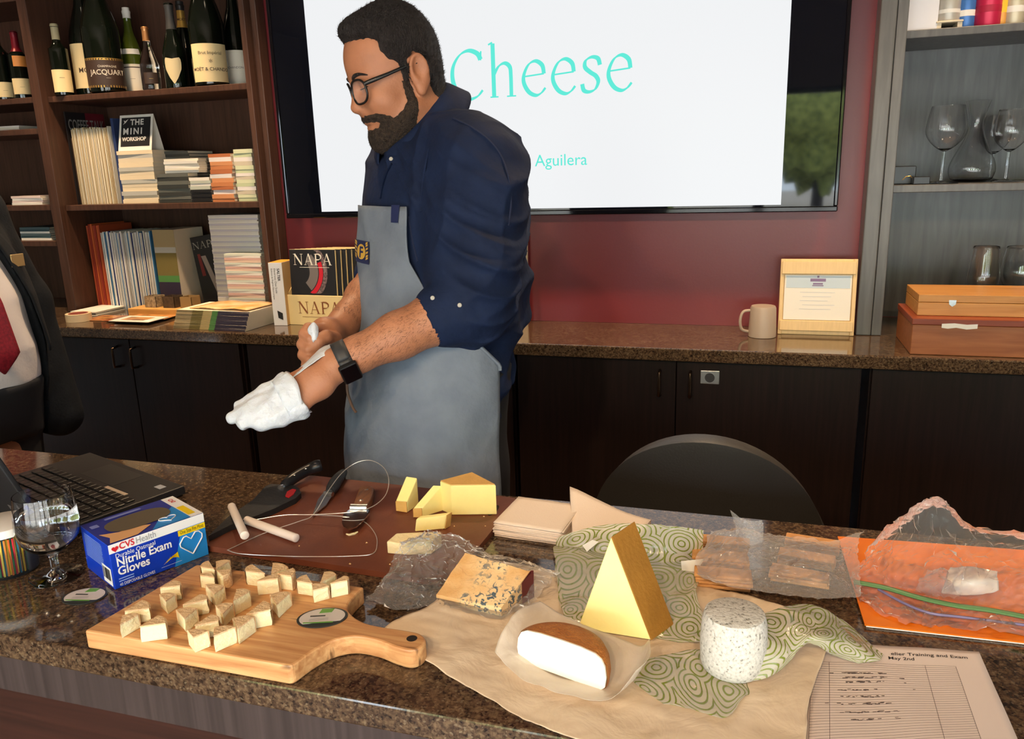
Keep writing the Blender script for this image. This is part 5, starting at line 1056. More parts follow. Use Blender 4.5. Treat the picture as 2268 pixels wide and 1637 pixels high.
# low plank with three little boxes
zp = stack(XB(222,2.60), ZB, 2.50, .13, .16, 3, .005, [PAPER, col('darkmag',40,36,36)], 'flat magazine under the end of the light plank', 'flat magazines at the bookcase foot', .004, 'magazine', cat='magazine')
plk = obj('plank', MB().bbox(-.155,.155,-.045,.045,0,.030,.002), woodmat('light_plank', hexc(216,168,96), hexc(190,140,74), .5, (2,30,30), 4.), None, (XB(378,2.58,672), 2.565, ZB+.0012), .03); tag(plk, 'light wooden plank in front of the bottom magazine row', 'plank')
for k, (px_, m_, lb) in enumerate(((342, mat('crackle_tile', hexc(120,104,84), .5, col2=hexc(190,170,140), vscale=120), 'small speckled box on the plank, nearest the white magazines'), (382, mat('dark_soil', hexc(78,62,46), .8, var=.3, vscale=90), 'small dark brown box in the middle of the plank'), (420, mat('kraft_box', hexc(150,122,80), .7), 'small kraft brown box on the plank, nearest the brochures'))):
    b_ = thing('sample_box', lb, 'box', (XB(px_,2.575,655), 2.575, ZB+.0318)); q = .027
    obj('tray', MB().box(-q,q,-q,q,0,.002).box(-q,-q+.0015,-q,q,.002,.044).box(q-.0015,q,-q,q,.002,.044).box(-q,q,-q,-q+.0015,.002,.044).box(-q,q,q-.0015,q,.002,.044), m_, b_); obj('contents', MB().box(-q+.002,q-.002,-q+.002,q-.002,.002,.028), mat('dark_soil', (.1,.1,.1)), b_)
# tape roll, leaflets, fanned stack
tr_ = thing('tape_roll', 'wide roll of cream tape at the counter edge', 'tape', (SX(176,712,2.40), 2.40, ZB+.0006))
obj('tape', MB().lathe([(.036,0),(.046,0),(.046,.030),(.036,.030),(.036,0)], 36, cap=False), mat('cream_tape', hexc(232,208,170), .4), tr_); obj('core', MB().lathe([(.0345,0),(.036,0),(.036,.030),(.0345,.030),(.0345,0)], 36, cap=False), mat('core_blue', hexc(196,110,96), .6), tr_)
for k, (px_, py_, rz, cs) in enumerate(((240,708,.05,(178,120,76)),(285,712,-.03,(140,84,56)),(330,708,.10,(196,140,86)),(300,716,.0,(236,230,220)))):
    p = Zp(px_, py_, ZB); lf_ = thing('leaflet', ['brown glossy leaflet farthest to the tape side','dark red-brown leaflet in the middle of the flat spread','orange photo leaflet on the plank side of the spread','white-edged leaflet at the front of the spread'][k], 'leaflet', (p.x, p.y+.02, ZB+.0008+k*.0034), rz)
    obj('sheet', MB().bbox(-.09,.09,-.055,.055,0,.0026,.0005), col('leaf%d' % k, *cs, .25), lf_); obj('photo', MB().box(-.06,.05,-.03,.03,.0026,.003), mat('leaf_photo_%d' % k, hexc(90,60,44), .25, col2=hexc(220,160,90), vscale=14), lf_); obj('pale_corner', MB().box(.05,.086,-.05,-.02,.0026,.0031), PAPER, lf_)
fan0 = Zp(400,722,ZB); fan1 = Zp(560,728,ZB)
for k in range(17):
    o = thing('magazine', 'striped-edge magazine in the low fanned stack at the counter front', 'magazine', ((fan0.x+fan1.x)/2+.012+k*.0012, 2.30+.10+k*.0005, ZB+.0008+k*.0040), -.04+random.uniform(-.01,.01), 'low fanned magazine stack'); w_ = (fan1.x-fan0.x)/2
    obj('pages', MB().box(-w_,w_,-.085,.09,0,.0037), PG, o)
    for a, b, c in ((-1,-.55,col('khaki',168,150,112)),(-.55,-.25,col('olive',120,108,60)),(-.25,0,col('khaki2',190,170,120)),(0,.16,col('grass',84,140,76)),(.16,1,col('plum',52,44,66))): obj('spine_band', MB().box(w_*a,w_*b,-.0858,-.085,.0001,.0036), c, o)
mgt = thing('magazine', 'orange-patterned magazine lying open on the fanned stack', 'magazine', ((fan0.x+fan1.x)/2+.05, 2.41, ZB+.0715), -.1)
obj('pages', MB().grid(lambda u, v: ((u-.5)*.26, (v-.5)*.15, .004*math.sin(PI*u*2)**2+.003*u), 14, 4), mat('orange_photo', hexc(220,150,60), .3, col2=hexc(236,214,170), vscale=16), mgt); solid(mgt.children[0], .003)
# scale carton
sc = thing('scale_carton', 'tall white carton with black side lettering beside the wine magazines', 'carton', (SX(622,718,2.43), 2.43, ZB+.0006), .12)
obj('carton', MB().bbox(-.0255,.0255,0,.10,0,.225,.001), mat('carton_white', hexc(226,226,232), .45), sc); obj('top_panel', MB().box(-.0252,.0252,.0005,.0995,.2252,.2256), col('ambercard', 226,160,60), sc)
obj('side_panel', MB().box(.0256,.0259,.001,.099,.001,.224), col('ambercard2', 206,170,120), sc)
for s_, zz, sz_, xx_ in (('SALTER', .205, .0135, .006), ('Electronic Diet Scale', .205, .0105, -.0065), ('Balance de Regime Electronique', .205, .0085, -.017)): lettering(s_, sz_, face_T((xx_, -.0006, zz), (0,0,-1), (1,0,0)), INK, sc, bold=.02 if s_ == 'SALTER' else 0)
obj('scale_print', MB().raw([(-.008,-.0006,.055),(.012,-.0006,.045),(.012,-.0006,.02),(-.006,-.0006,.028)], [(0,1,2,3)]), INK, sc)
# wine magazine holder
hb0 = Zp(640,719,ZB); hb1 = Yp(800,720,hb0.y)
ho = thing('magazine_holder', 'cream card holder with brown capital lettering', 'holder', (hb0.x, hb0.y, ZB+.0006), -.03)
HWd = .36; MANILA = mat('manila_card', hexc(240,216,160), .55)
obj('front', MB().bbox(0,HWd,0,.004,0,.108,.001), MANILA, ho); obj('base', MB().box(0,HWd,.004,.13,0,.003), MANILA, ho)
for x_ in (0, HWd-.004): obj('side', MB().prism([(0.004,.003),(.13,.003),(.13,.2),(.004,.108)], 0, .004, T=Matrix.Translation((x_,0,0)) @ Matrix(((0,0,1,0),(1,0,0,0),(0,1,0,0),(0,0,0,1)))), MANILA, ho)
obj('back', MB().box(0,HWd,.126,.13,.003,.2), MANILA, ho)
serif('NAPA', .043, face_T((.046,-.0006,.042),(1,0,0),(0,0,1)), mat('brown_ink', hexc(140,84,50), .6), ho)
obj('fine_rule', MB().box(.06,.22,-.0004,-.0001,.030,.0312), mat('brown_ink', (.2,.1,.05)), ho)
for k in range(9):
    m_ = thing('magazine', 'wine magazine with a black cover facing out of the cream holder' if k == 0 else 'dark magazine edge-on in the cream holder', 'magazine', (hb0.x+.014+k*.016, hb0.y+.014+k*.0098, ZB+.005), (math.radians(-3), 0, -.03), None if k == 0 else 'magazines in the cream holder')
    obj('cover', MB().box(0,.185,-.0035,.0035,0,.262), col('napadark', 28,28,34), m_); obj('page_edges', MB().box(.1851,.1862,-.0032,.0032,.002,.26), MANILA, m_); obj('top_edges', MB().box(.001,.184,-.0032,.0032,.2621,.263), MANILA, m_)
    if k == 0:
        serif('NAPA', .039, face_T((.016,-.0042,.208),(1,0,0),(0,0,1)), PAPER, m_)
        obj('fine_rule', MB().box(.04,.16,-.0040,-.0037,.199,.2005), PAPER, m_)
        def arc(r0, r1, a0, a1, cx_, cz_, n=20): return MB().grid(lambda u, v: (min(.184, max(.001, cx_+lerp(r0,r1,v)*math.cos(lerp(a0,a1,u)))), -.0039, min(.26, max(.108, cz_+lerp(r0,r1,v)*math.sin(lerp(a0,a1,u))))), n, 1)
        obj('glass_print', arc(.05,.085,-.9,.8,.03,.185), col('glassgrey', 120,112,112), m_); obj('wine_print', arc(.088,.104,-1.0,.35,.03,.185), col('winered', 206,30,52), m_); obj('rim_print', arc(.106,.122,-1.1,1.2,.03,.185), mat('bubble_print', hexc(150,130,134), .4, col2=hexc(60,50,54), vscale=160), m_)
# board leaning on the wall behind the apron
lb_ = obj('leaning_panel', MB().bbox(-.10,.10,-.006,.006,0,.33,.003), mat('cream_panel', hexc(216,196,170), .5), None, (SX(1168,716,2.60)-.10, 2.612, ZB+.002), (math.radians(-4),0,0)); tag(lb_, 'cream panel leaning on the burgundy wall behind the apron', 'panel')
# upturned mug
mg = thing('mug', 'translucent mug upside down beside the framed certificate', 'mug', (SX(1688,735,2.50), 2.50, ZB+.0006)); MUG = mat('frosted_mug', hexc(190,172,156), .35, alpha=.8)
obj('cup', MB().lathe([(.040,0),(.0415,.001),(.038,.088),(.035,.094),(0,.094)], 36), MUG, mg)
obj('handle', MB().tube(catmull([(-.038,-.005,.08),(-.058,-.012,.076),(-.066,-.015,.05),(-.06,-.012,.022),(-.039,-.004,.014)], 6), .0045, 8), MUG, mg)
# framed certificate
cf0, cf1 = Zp(1722,741,ZB), Zp(1890,744,ZB); cw = cf1.x-cf0.x; cfh = Yp(1728,573,cf0.y+.03).z-ZB
fr_ = thing('certificate_frame', 'pale wooden easel frame holding a printed certificate', 'frame', ((cf0.x+cf1.x)/2, cf0.y+.006, ZB+.0008), (math.radians(-7),0,0)); PINE = mat('pale_pine', hexc(224,192,140), .4, var=.05, vscale=20, vstretch=(8,1,1))
e_ = .018
obj('board', MB().bbox(-cw/2,cw/2,.004,.016,0,cfh,.002), PINE, fr_); obj('top_rail', MB().bbox(-cw/2+.004,cw/2-.004,-.006,.0038,cfh*.80,cfh*.97,.002), PINE, fr_); obj('bottom_rail', MB().bbox(-cw/2+.004,cw/2-.004,-.006,.0038,.012,cfh*.19,.002), PINE, fr_)
for s_ in (-1, 1): obj('side_rail', MB().bbox(min(s_*cw/2, s_*(cw/2-.012)), max(s_*cw/2, s_*(cw/2-.012)), -.002,.0038,0,cfh,.002), PINE, fr_)
obj('easel_leg', MB().bbox(-.02,.02,.016,.02,.02,cfh*.7,.001), PINE, fr_)
obj('certificate', MB().box(-cw/2+.014,cw/2-.014,-.0005,.0035,cfh*.2,cfh*.79), PAPER, fr_); obj('certificate_header', MB().box(-cw/2+.018,cw/2-.018,-.0009,-.0006,cfh*.62,cfh*.78), mat('header_blue', hexc(196,212,226), .6), fr_)
PUR = mat('purple_ink', hexc(130,110,150), .6)
for x0_, x1_, zz, hh_ in ((-.022,.022,.705,.009),(-.014,.014,.665,.005),(-.016,.016,.645,.003),(-.003,.003,.755,.006)): obj('faded_print', MB().box(x0_, x1_, -.0012, -.0009, cfh*zz, cfh*zz+hh_), PUR, fr_)
for k in range(5): obj('text_rule', MB().box(-.05+.008*(k%2),.05-.01*(k%3),-.0009,-.0006,cfh*(.56-.055*k),cfh*(.566-.055*k)), mat('faint_ink', hexc(206,208,214), .7), fr_)
# two wooden boxes
BXW = woodmat('honey_box_wood', hexc(206,150,84), hexc(182,124,62), .4, (2,26,26), 3.); BXR = woodmat('red_box_wood', hexc(168,104,62), hexc(142,82,46), .38, (2,26,26), 3.)
bxl = Zp(2015,785,ZB).x; bz = Yp(2015,705,2.318).z-ZB
wb = thing('wooden_box', 'large reddish wooden box with a white seal at the counter end', 'box', (bxl, 2.318, ZB+.0006)); WBX = .52
obj('body', MB().bbox(0,WBX,0,.24,0,bz-.018,.002), BXR, wb); obj('lid', MB().bbox(-.002,WBX+.002,-.002,.242,bz-.0175,bz,.002), woodmat('red_lid_wood', hexc(150,74,48), hexc(126,58,36), .35, (2,26,26), 3.), wb)
obj('paper_seal', MB().raw([(.07,-.0026,bz-.024),(.085,-.0026,bz-.026),(.105,-.0026,bz-.023),(.13,-.0026,bz-.027),(.155,-.0026,bz-.024),(.155,-.0026,bz-.012),(.13,-.0026,bz-.014),(.1,-.0026,bz-.011),(.07,-.0026,bz-.013)], [tuple(range(9))]), PAPER, wb)
tz2 = ZB+.0006+bz+.0005; th_ = Yp(2032,652,2.36).z-tz2
tb2 = thing('wooden_box', 'thin honey-coloured wooden box with a metal clasp on top of the larger one', 'box', (SX(2032,690,2.36), 2.36, tz2))
obj('body', MB().bbox(0,.48,0,.19,0,th_*.62,.0015), BXW, tb2); obj('lid', MB().bbox(0,.48,0,.19,th_*.635,th_,.0015), BXW, tb2); obj('clasp', MB().prism([(-.009,.008),(.009,.008),(.008,-.004),(0,-.01),(-.008,-.004)], 0, .002, T=Matrix.Translation((.083,-.0002,th_*.62)) @ Matrix.Rotation(PI/2,4,'X')), METAL, tb2)

# right cabinet: glassware and boxes
def stemglass(label, px, py, Y, z, R, H, bowl=.55, bot=.35, name='wine_glass'):
    t = thing(name, label, 'glass', (SX(px, py, Y), Y, z+.0006)); b0 = H*(1-bowl)
    pr = [(0,0),(R*.82,0),(R*.84,.001),(R*.5,.003),(.0045,.008),(.0035,b0*.6),(.004,b0*.93)]
    o_ = [(R*.45,b0+.005),(R*.82,b0+H*bowl*.22),(R,b0+H*bowl*.42),(R*.93,b0+H*bowl*.72),(R*.80,H)]
    o_ = [(p.x, p.z) for p in catmull([(a,0,b) for a, b in [(.004,b0*.93)]+o_], 5)]
    i_ = [(max(a-.0011, 0), b+.0012) for a, b in o_[3:]][::-1]
    obj('glass', MB().lathe(pr+o_[1:]+i_+[(0, i_[-1][1])], 40), GLASS, t); return t
Z3, Z4 = 1.352, 1.772
stemglass('large bowled wine glass at the near side of the decanter', 2085, 400, 2.635, Z3, .054, .215)
stemglass('wine glass half hidden behind the decanter', 2196, 385, 2.83, Z3, .042, .19)
stemglass('wine glass on the far side of the decanter', 2228, 395, 2.68, Z3, .046, .20)
dc = thing('decanter', 'clear glass decanter with a flared mouth between the wine glasses', 'decanter', (SX(2150,392,2.745), 2.745, Z3+.0006))
dp_ = [(0,.002),(.04,0),(.056,.008),(.063,.03),(.060,.055),(.045,.09),(.028,.125),(.020,.155),(.019,.175),(.024,.20),(.034,.232)]
dp_ = [dp_[0], dp_[1]]+[(p.x, p.z) for p in catmull([(a,0,b) for a, b in dp_[2:]], 4)]
obj('glass', MB().lathe(dp_+[(max(0, a-.0015), b+.0005) for a, b in dp_[3:]][::-1]+[(0,.006)], 48), GLASS, dc)
bx_ = thing('black_boxes', 'small glossy black box standing by the cabinet side', 'box', (SX(2003,395,2.64), 2.66, Z3+.0006)); bx_.name = 'black_box'; SATB = mat('satin_black', (.01,.01,.012), .3)
obj('box', MB().bbox(-.03,.03,-.02,.03,0,.052,.002), SATB, bx_); obj('gold_mark', MB().tube([(-.005,-.0205,.012),(.004,-.0205,.022),(.016,-.0205,.024),(.022,-.0205,.014)], .0012, 5), GOLDF, bx_)
b3 = obj('black_case', MB().bbox(-.022,.022,-.015,.02,0,.022,.002), SATB, None, (SX(2038,398,2.60)+.004, 2.612, Z3+.0006)); tag(b3, 'low black case in front of the glossy black box', 'case')
stemglass('tall slim glass on the counter behind the wooden boxes', 2168, 700, 2.60, ZB, .042, .262, .62)
stemglass('wide glass on the counter at the picture edge behind the wooden boxes', 2250, 700, 2.66, ZB, .055, .255, .55)
tm = thing('tumbler', 'short clear tumbler behind the thin wooden box', 'glass', (SX(2212,690,2.56)+.0, 2.575, ZB+.0006)); obj('glass', MB().lathe([(0,0),(.03,0),(.034,.13),(.0327,.13),(.029,.006),(0,.006)], 36), GLASS, tm)
# top shelf of the right cabinet
wx = thing('carton', 'plain white carton on the upper shelf of the display cabinet', 'carton', (SX(2042,50,2.62), 2.62, Z4+.0006)); obj('carton', MB().bbox(-.04,.04,0,.10,0,.20,.0015), mat('carton_white', (.8,.8,.8)), wx); obj('print_line', MB().box(-.02,.015,-.0006,-.0002,.10,.104), GREYP, wx)
for k, (px_, r_c, h_, c1, lb) in enumerate(((2100,.03,.10,(190,186,176),'pale tin behind the low stand on the upper shelf'),(2142,.026,.16,(70,120,190),'blue and white can on the upper shelf'),(2188,.034,.18,(206,40,80),'bright pink-red can on the upper shelf'),(2220,.027,.17,(216,150,60),'red and yellow can on the upper shelf'),(2246,.027,.16,(206,196,170),'cream tin near the picture edge on the upper shelf'))):
    t = thing('can', lb, 'can', (SX(px_,45,2.64), 2.65+.01*(k%2), Z4+.0006+(.022 if k == 0 else 0)))
    obj('body', MB().lathe([(0,0),(r_c*.94,0),(r_c,.004),(r_c,h_-.006),(r_c*.9,h_),(0,h_)], 28), mat('can_%d' % k, hexc(*c1), .35, .2, col2=None), t)
    obj('band', MB().lathe([(r_c+.0004,h_*.2),(r_c+.0004,h_*(.45 if k == 3 else .3))], 28, cap=False), col('canband%d' % k, *((236,190,40) if k == 3 else (230,228,222) if k != 2 else (170,24,60))), t)
st = thing('stand', 'low cream stand carrying the pale tin on the upper shelf', 'stand', (SX(2100,50,2.64), 2.65, Z4+.0006)); obj('top', MB().bbox(-.034,.034,-.034,.034,.016,.0215,.002), mat('cream_stand', hexc(220,206,180), .5), st)
for s_ in (-1, 1): obj('foot', MB().box(s_*.026-.006,s_*.026+.006,-.03,.03,0,.016), mat('cream_stand', (.7,.6,.5)), st)
# ================================================================== soft bodies: smooth union of volumes, skinned
class Vol:
    def __init__(s, xs, ys, zs):
        s.ax = [np.asarray(a, np.float32) for a in (xs, ys, zs)]; s.d = np.full([len(a) for a in s.ax], .5, np.float32)
    def sl(s, lo, hi):
        return tuple(slice(max(0, int(np.searchsorted(a, l))-1), min(len(a), int(np.searchsorted(a, h))+1)) for a, l, h in zip(s.ax, lo, hi))
    def pts(s, S): return np.meshgrid(*[a[k] for a, k in zip(s.ax, S)], indexing='ij', sparse=True)
    def put(s, f, lo, hi, k=.01, op='u'):
        S = s.sl(lo, hi)
        X, Y, Z = s.pts(S); v = f(X, Y, Z).astype(np.float32); c = s.d[S]
        if op == 'u':
            h = np.clip(.5+.5*(c-v)/k, 0, 1); s.d[S] = c*(1-h)+v*h-k*h*(1-h)
        else:
            v = -v; h = np.clip(.5-.5*(c-v)/k, 0, 1); s.d[S] = c*(1-h)+v*h+k*h*(1-h)
        return s
    def ell(s, c, r, R=None, k=.01, op='u', m=.03):
        c = Vector(c); rm = max(r)+m
        Rm = np.array(R if R is not None else Matrix.Identity(3), np.float32)      # columns = axes
        def f(X, Y, Z):
            x, y, z = X-c.x, Y-c.y, Z-c.z
            q = [(x*Rm[0][i]+y*Rm[1][i]+z*Rm[2][i]) for i in range(3)]
            k0 = np.sqrt(sum((q[i]/r[i])**2 for i in range(3))); k1 = np.sqrt(sum((q[i]/r[i]**2)**2 for i in range(3)))+1e-6
            return k0*(k0-1)/k1
        return s.put(f, (c.x-rm, c.y-rm, c.z-rm), (c.x+rm, c.y+rm, c.z+rm), k, op)
    def cone(s, a, b, ra, rb, k=.01, op='u', m=.03):
        a, b = Vector(a), Vector(b); d = b-a; L2 = d.dot(d); R = max(ra, rb)+m
        def f(X, Y, Z):
            t = np.clip(((X-a.x)*d.x+(Y-a.y)*d.y+(Z-a.z)*d.z)/L2, 0, 1)
            return np.sqrt((X-a.x-t*d.x)**2+(Y-a.y-t*d.y)**2+(Z-a.z-t*d.z)**2)-(ra+(rb-ra)*t)
        lo = [min(a[i], b[i])-R for i in range(3)]; hi = [max(a[i], b[i])+R for i in range(3)]
        return s.put(f, lo, hi, k, op)
    def chain(s, P, R, k=.008, op='u', m=.03):
        for i in range(len(P)-1): s.cone(P[i], P[i+1], R[i], R[i+1], k, op, m)
        return s
    def mesh(s, name, wob=None):
        D = s.d; I = D < 0; n = D.shape
        cnt = np.zeros([k-1 for k in n], np.uint8)
        C8 = [(i, j, k) for i in (0,1) for j in (0,1) for k in (0,1)]
        for i, j, k in C8: cnt += I[i:n[0]-1+i, j:n[1]-1+j, k:n[2]-1+k]
        act = np.argwhere((cnt > 0) & (cnt < 8)); idx = np.full(cnt.shape, -1, np.int32); idx[tuple(act.T)] = np.arange(len(act))
        val = {c: D[act[:,0]+c[0], act[:,1]+c[1], act[:,2]+c[2]] for c in C8}; pos = np.zeros((len(act), 3)); num = np.zeros(len(act))
        for a in C8:
            for ax in range(3):
                if a[ax] == 0:
                    b = tuple(1 if q == ax else a[q] for q in range(3)); va, vb = val[a], val[b]; m = (va < 0) != (vb < 0)
                    t = np.where(m, va/(np.where(m, va-vb, 1)), 0)
                    for q in range(3):
                        A = s.ax[q]; base = A[act[:,q]+a[q]]
                        if q == ax: base = base+t*(A[act[:,q]+1]-A[act[:,q]])
                        pos[:,q] += np.where(m, base, 0)
                    num += m
        pos /= num[:,None]; F = []
        for ax in range(3):
            o = [q for q in range(3) if q != ax]
            S0 = [slice(None)]*3; S1 = [slice(None)]*3; S0[ax] = slice(0, n[ax]-1); S1[ax] = slice(1, n[ax])
            E_ = np.argwhere(I[tuple(S0)] != I[tuple(S1)])
            E_ = E_[(E_[:,o[0]] > 0) & (E_[:,o[1]] > 0) & (E_[:,o[0]] < n[o[0]]-1) & (E_[:,o[1]] < n[o[1]]-1)]
            q = []
            for da, db in ((-1,-1),(0,-1),(0,0),(-1,0)):
                e = E_.copy(); e[:,o[0]] += da; e[:,o[1]] += db; q.append(idx[tuple(e.T)])
            q = np.stack(q, 1); ins = I[tuple(E_.T)]
            flip = ins if ax != 1 else ~ins
            q[~flip] = q[~flip][:, ::-1]; F.append(q)
        F = np.concatenate(F); me = bpy.data.meshes.new(name)
        if wob is not None: pos = wob(pos)
        me.vertices.add(len(pos)); me.vertices.foreach_set('co', pos.astype(np.float32).ravel())
        me.loops.add(F.size); me.loops.foreach_set('vertex_index', F.astype(np.int32).ravel()); me.polygons.add(len(F))
        me.polygons.foreach_set('loop_start', np.arange(0, F.size, 4, dtype=np.int32)); me.polygons.foreach_set('use_smooth', np.ones(len(F), bool)); me.update(calc_edges=True); me.validate(); return me
def smooth(o, it=4, f=.5):
    md = o.modifiers.new('soften', 'SMOOTH'); md.iterations = it; md.factor = f; return o
def poly_sd(px, pz, poly):
    d = np.full(np.broadcast(px, pz).shape, 1e9, np.float32); ins = np.zeros(d.shape, bool)
    for (x0, z0), (x1, z1) in zip(poly, poly[1:]+poly[:1]):
        ex, ez = x1-x0, z1-z0; t = np.clip(((px-x0)*ex+(pz-z0)*ez)/(ex*ex+ez*ez), 0, 1)
        d = np.minimum(d, (px-x0-t*ex)**2+(pz-z0-t*ez)**2)
        c = ((z0 > pz) != (z1 > pz)) & (px < (x1-x0)*(pz-z0)/((z1-z0) if z1 != z0 else 1e-9)+x0); ins ^= c
    d = np.sqrt(d); return np.where(ins, -d, d)
def wave(P, q):     # cheap fold field: sum of sines, P (n,3)
    r = np.zeros(len(P))
    for (kx, ky, kz, ph, a) in q: r += a*np.sin(P[:,0]*kx+P[:,1]*ky+P[:,2]*kz+ph)
    return r
SKIN = mat('skin', hexc(172,116,86), .5, sss=.08, var=.08, vscale=30, bump=.12, bscale=260)
HAIR = mat('dark_hair', hexc(26,23,24), .6, col2=hexc(48,42,42), vscale=120, vstretch=(1,1,.35), bump=.9, bscale=420)
BEARD = mat('dark_beard', hexc(38,30,26), .7, col2=hexc(74,60,50), vscale=160, bump=.9, bscale=420)
SHIRT = mat('navy_shirt_cloth', hexc(21,36,68), .8, col2=hexc(17,29,56), vscale=18, bump=.2, bscale=70, spec=.25)
APRON = mat('grey_blue_apron_cloth', hexc(116,126,140), .85, col2=hexc(104,114,130), vscale=22, bump=.2, bscale=100, spec=.2)
NAVY = mat('navy_patch', hexc(26,36,78), .7); GOLD = mat('gold_thread', hexc(206,164,70), .5)
TROU = mat('black_trouser_cloth', (.012,.012,.015), .8); SHOE = mat('black_leather', (.01,.01,.01), .35)
LATEX = mat('white_latex', hexc(206,212,222), .4, sss=.1, bump=.5, bscale=60)

# ------------------------------------------------------------------ the person in the apron
hray = ray(908,178); t_ = Vector((hray.x, hray.y, 0)).normalized(); r_ = Vector((t_.y, -t_.x, 0)); UPZ = Vector((0,0,1))
def facing(deg):
    a = math.radians(deg); f = -r_*math.cos(a)-t_*math.sin(a); return f, UPZ.cross(f)
hf, hl = facing(17.); hp = math.radians(12.)
HF = (hf*math.cos(hp)-UPZ*math.sin(hp)); HU = (UPZ*math.cos(hp)+hf*math.sin(hp)); HL = hl
HO = Dp(924,172,1.49)-HL*.074
HM = Matrix((HF, HL, HU)).transposed()
def Hd(x, y, z): return HO+(HF*x*.905+HL*y+HU*z)*.01
bf, blv = facing(28.)
# torso sections: photo height, centre, depth, half-depth, half-width
TS = [(262,965,1.600,.062,.085),(285,975,1.600,.080,.135),(315,983,1.602,.102,.180),(350,984,1.605,.120,.200),(430,982,1.605,.133,.208),(560,980,1.605,.136,.202),(680,974,1.600,.134,.194),(780,960,1.595,.130,.188),(900,948,1.59,.132,.186),(1040,950,1.59,.128,.180)]
TZ = []
for py, cx, dp, a, b in TS:
    p = Dp(cx, py, dp); TZ.append((p.z, p.x, p.y, a, b))
TZ = sorted(TZ)
tzs = np.array([q[0] for q in TZ])
def tors(z): return [np.interp(z, tzs, np.array([q[i] for q in TZ])) for i in (1,2,3,4)]
def torso_sd(off):
    def f(X, Y, Z):
        cx, cy, a, b = [v.astype(np.float32) for v in tors(Z)]
        x, y = X-cx, Y-cy; u = (x*bf.x+y*bf.y)/(a+off); v = (x*blv.x+y*blv.y)/(b+off)
        return ((np.abs(u)**2.3+np.abs(v)**2.3)**(1/2.3)-1)*np.minimum(a, b)*.9
    return f
zmin_t, zmax_t = TZ[0][0], TZ[-1][0]
# joints
NS, NE, NW, NK = Dp(1058,378,1.465), Dp(1046,668,1.40), Dp(742,808,1.355), Dp(652,868,1.335)        # camera-side arm
FS = Dp(982,345,1.605)-blv*.17; FE, FW, FK = Dp(868,590,1.70), Dp(757,722,1.55), Dp(700,748,1.50)    # far arm
man = thing('person', 'bearded person in glasses, navy shirt and grey apron pulling on a white glove', 'person', (*Dp(950,900,1.59).xy, 0)); MO = man.location.copy()
def local(o): o.location = -MO; return o
body = Vol(np.arange(-.98,-.42,.0028), np.arange(1.00,1.78,.0028), np.concatenate([np.arange(-.02,.86,.02), np.arange(.86,1.24,.0032), np.arange(1.24,1.40,.006), np.arange(1.40,1.80,.0026)]))
cm = .01
def hell(c, r, k=.012, op='u', m=.03): body.ell(Hd(*c), [q*cm for q in r], HM, k, op, m)
hell((2.0,0,4.6),(9.2,7.5,9.0)); hell((5.2,0,-2.2),(5.6,6.3,8.4),.02); hell((8.6,0,2.5),(2.35,5.3,1.3),.014)
for s in (-1, 1):
    body.cone(Hd(1.6,s*5.7,-5.0), Hd(8.2,s*1.8,-9.2), .019, .018, .02)
    hell((7.0,s*3.9,-2.4),(2.9,2.4,2.6),.016)
    hell((11.3,s*3.2,.5),(1.4,1.9,1.05),.008,'s'); hell((9.5,s*3.2,.55),(1.25,1.4,1.2),.003); 
    hell((9.75,s*3.2,.95),(1.1,1.6,.7),.003)
    hell((10.7,s*1.25,-3.3),(1.0,.75,.75),.006)
    # ear
    R_e = (Matrix.Rotation(-.0, 3, 'X'))
    hell((-.7,s*7.6,.9),(2.0,.75,3.2),.006); hell((-.4,s*8.75,1.3),(1.25,1.0,2.1),.003,'s')
    hell((-.3,s*7.7,-2.2),(.9,.55,1.0),.005); hell((.4,s*7.7,-.3),(.5,.5,.7),.004)
    arc = [Hd(-.7+1.75*math.cos(a), s*8.05, 1.2+2.75*math.sin(a)) for a in np.linspace(-.2, 4.4-1.1, 12)]
    body.chain(arc, [.0032]*12, .003, m=.01)
hell((8.0,0,-9.4),(2.0,2.5,1.9),.02)
body.cone(Hd(10.9,0,1.6), Hd(12.0,0,-2.4), .0075, .0105, .010); hell((11.9,0,-2.8),(1.2,1.0,.9),.008)
hell((10.2,0,-4.6),(.9,1.9,1.1),.014); hell((10.1,0,-5.9),(.85,2.3,.5),.006); hell((9.85,0,-6.9),(.9,2.0,.6),.006); hell((11.2,0,-6.38),(.9,2.6,.13),.003,'s')
NB0 = Dp(952,300,1.605)
body.cone(Hd(-1.2,0,-2.0), Hd(-2.2,0,-9.5), .058, .058, .03); body.cone(Hd(-2.0,0,-8.0), NB0, .058, .066, .03)
SHv = dict(lo=(-1.3,1.1,zmin_t), hi=(0,2.2,zmax_t))
body.put(torso_sd(-.012), SHv['lo'], SHv['hi'], .02)
for a, b, c_, ra in ((NS, NE, NW, 1), (FS, FE, FW, 1)):
    body.chain([a, b], [.054,.043], .02)
    e = a.lerp(b, .9)
    body.chain([b, b.lerp(c_, .25), b.lerp(c_, .55), b.lerp(c_, .85), c_], [.043,.0455,.040,.0305,.029], .015)
# legs under the bar
hip = Vector((Dp(948,900,1.59).x, Dp(948,900,1.59).y, .88))
for s in (-1, 1):
    h0 = hip+blv*(.09*s); body.chain([h0, h0+Vector((0,0,-.42)), h0+Vector((0,0,-.80))], [.088,.06,.045], .03, m=.05); body.cone(h0+Vector((0,0,-.80)), h0+bf*.14+Vector((0,0,-.84)), .042, .032, .03)
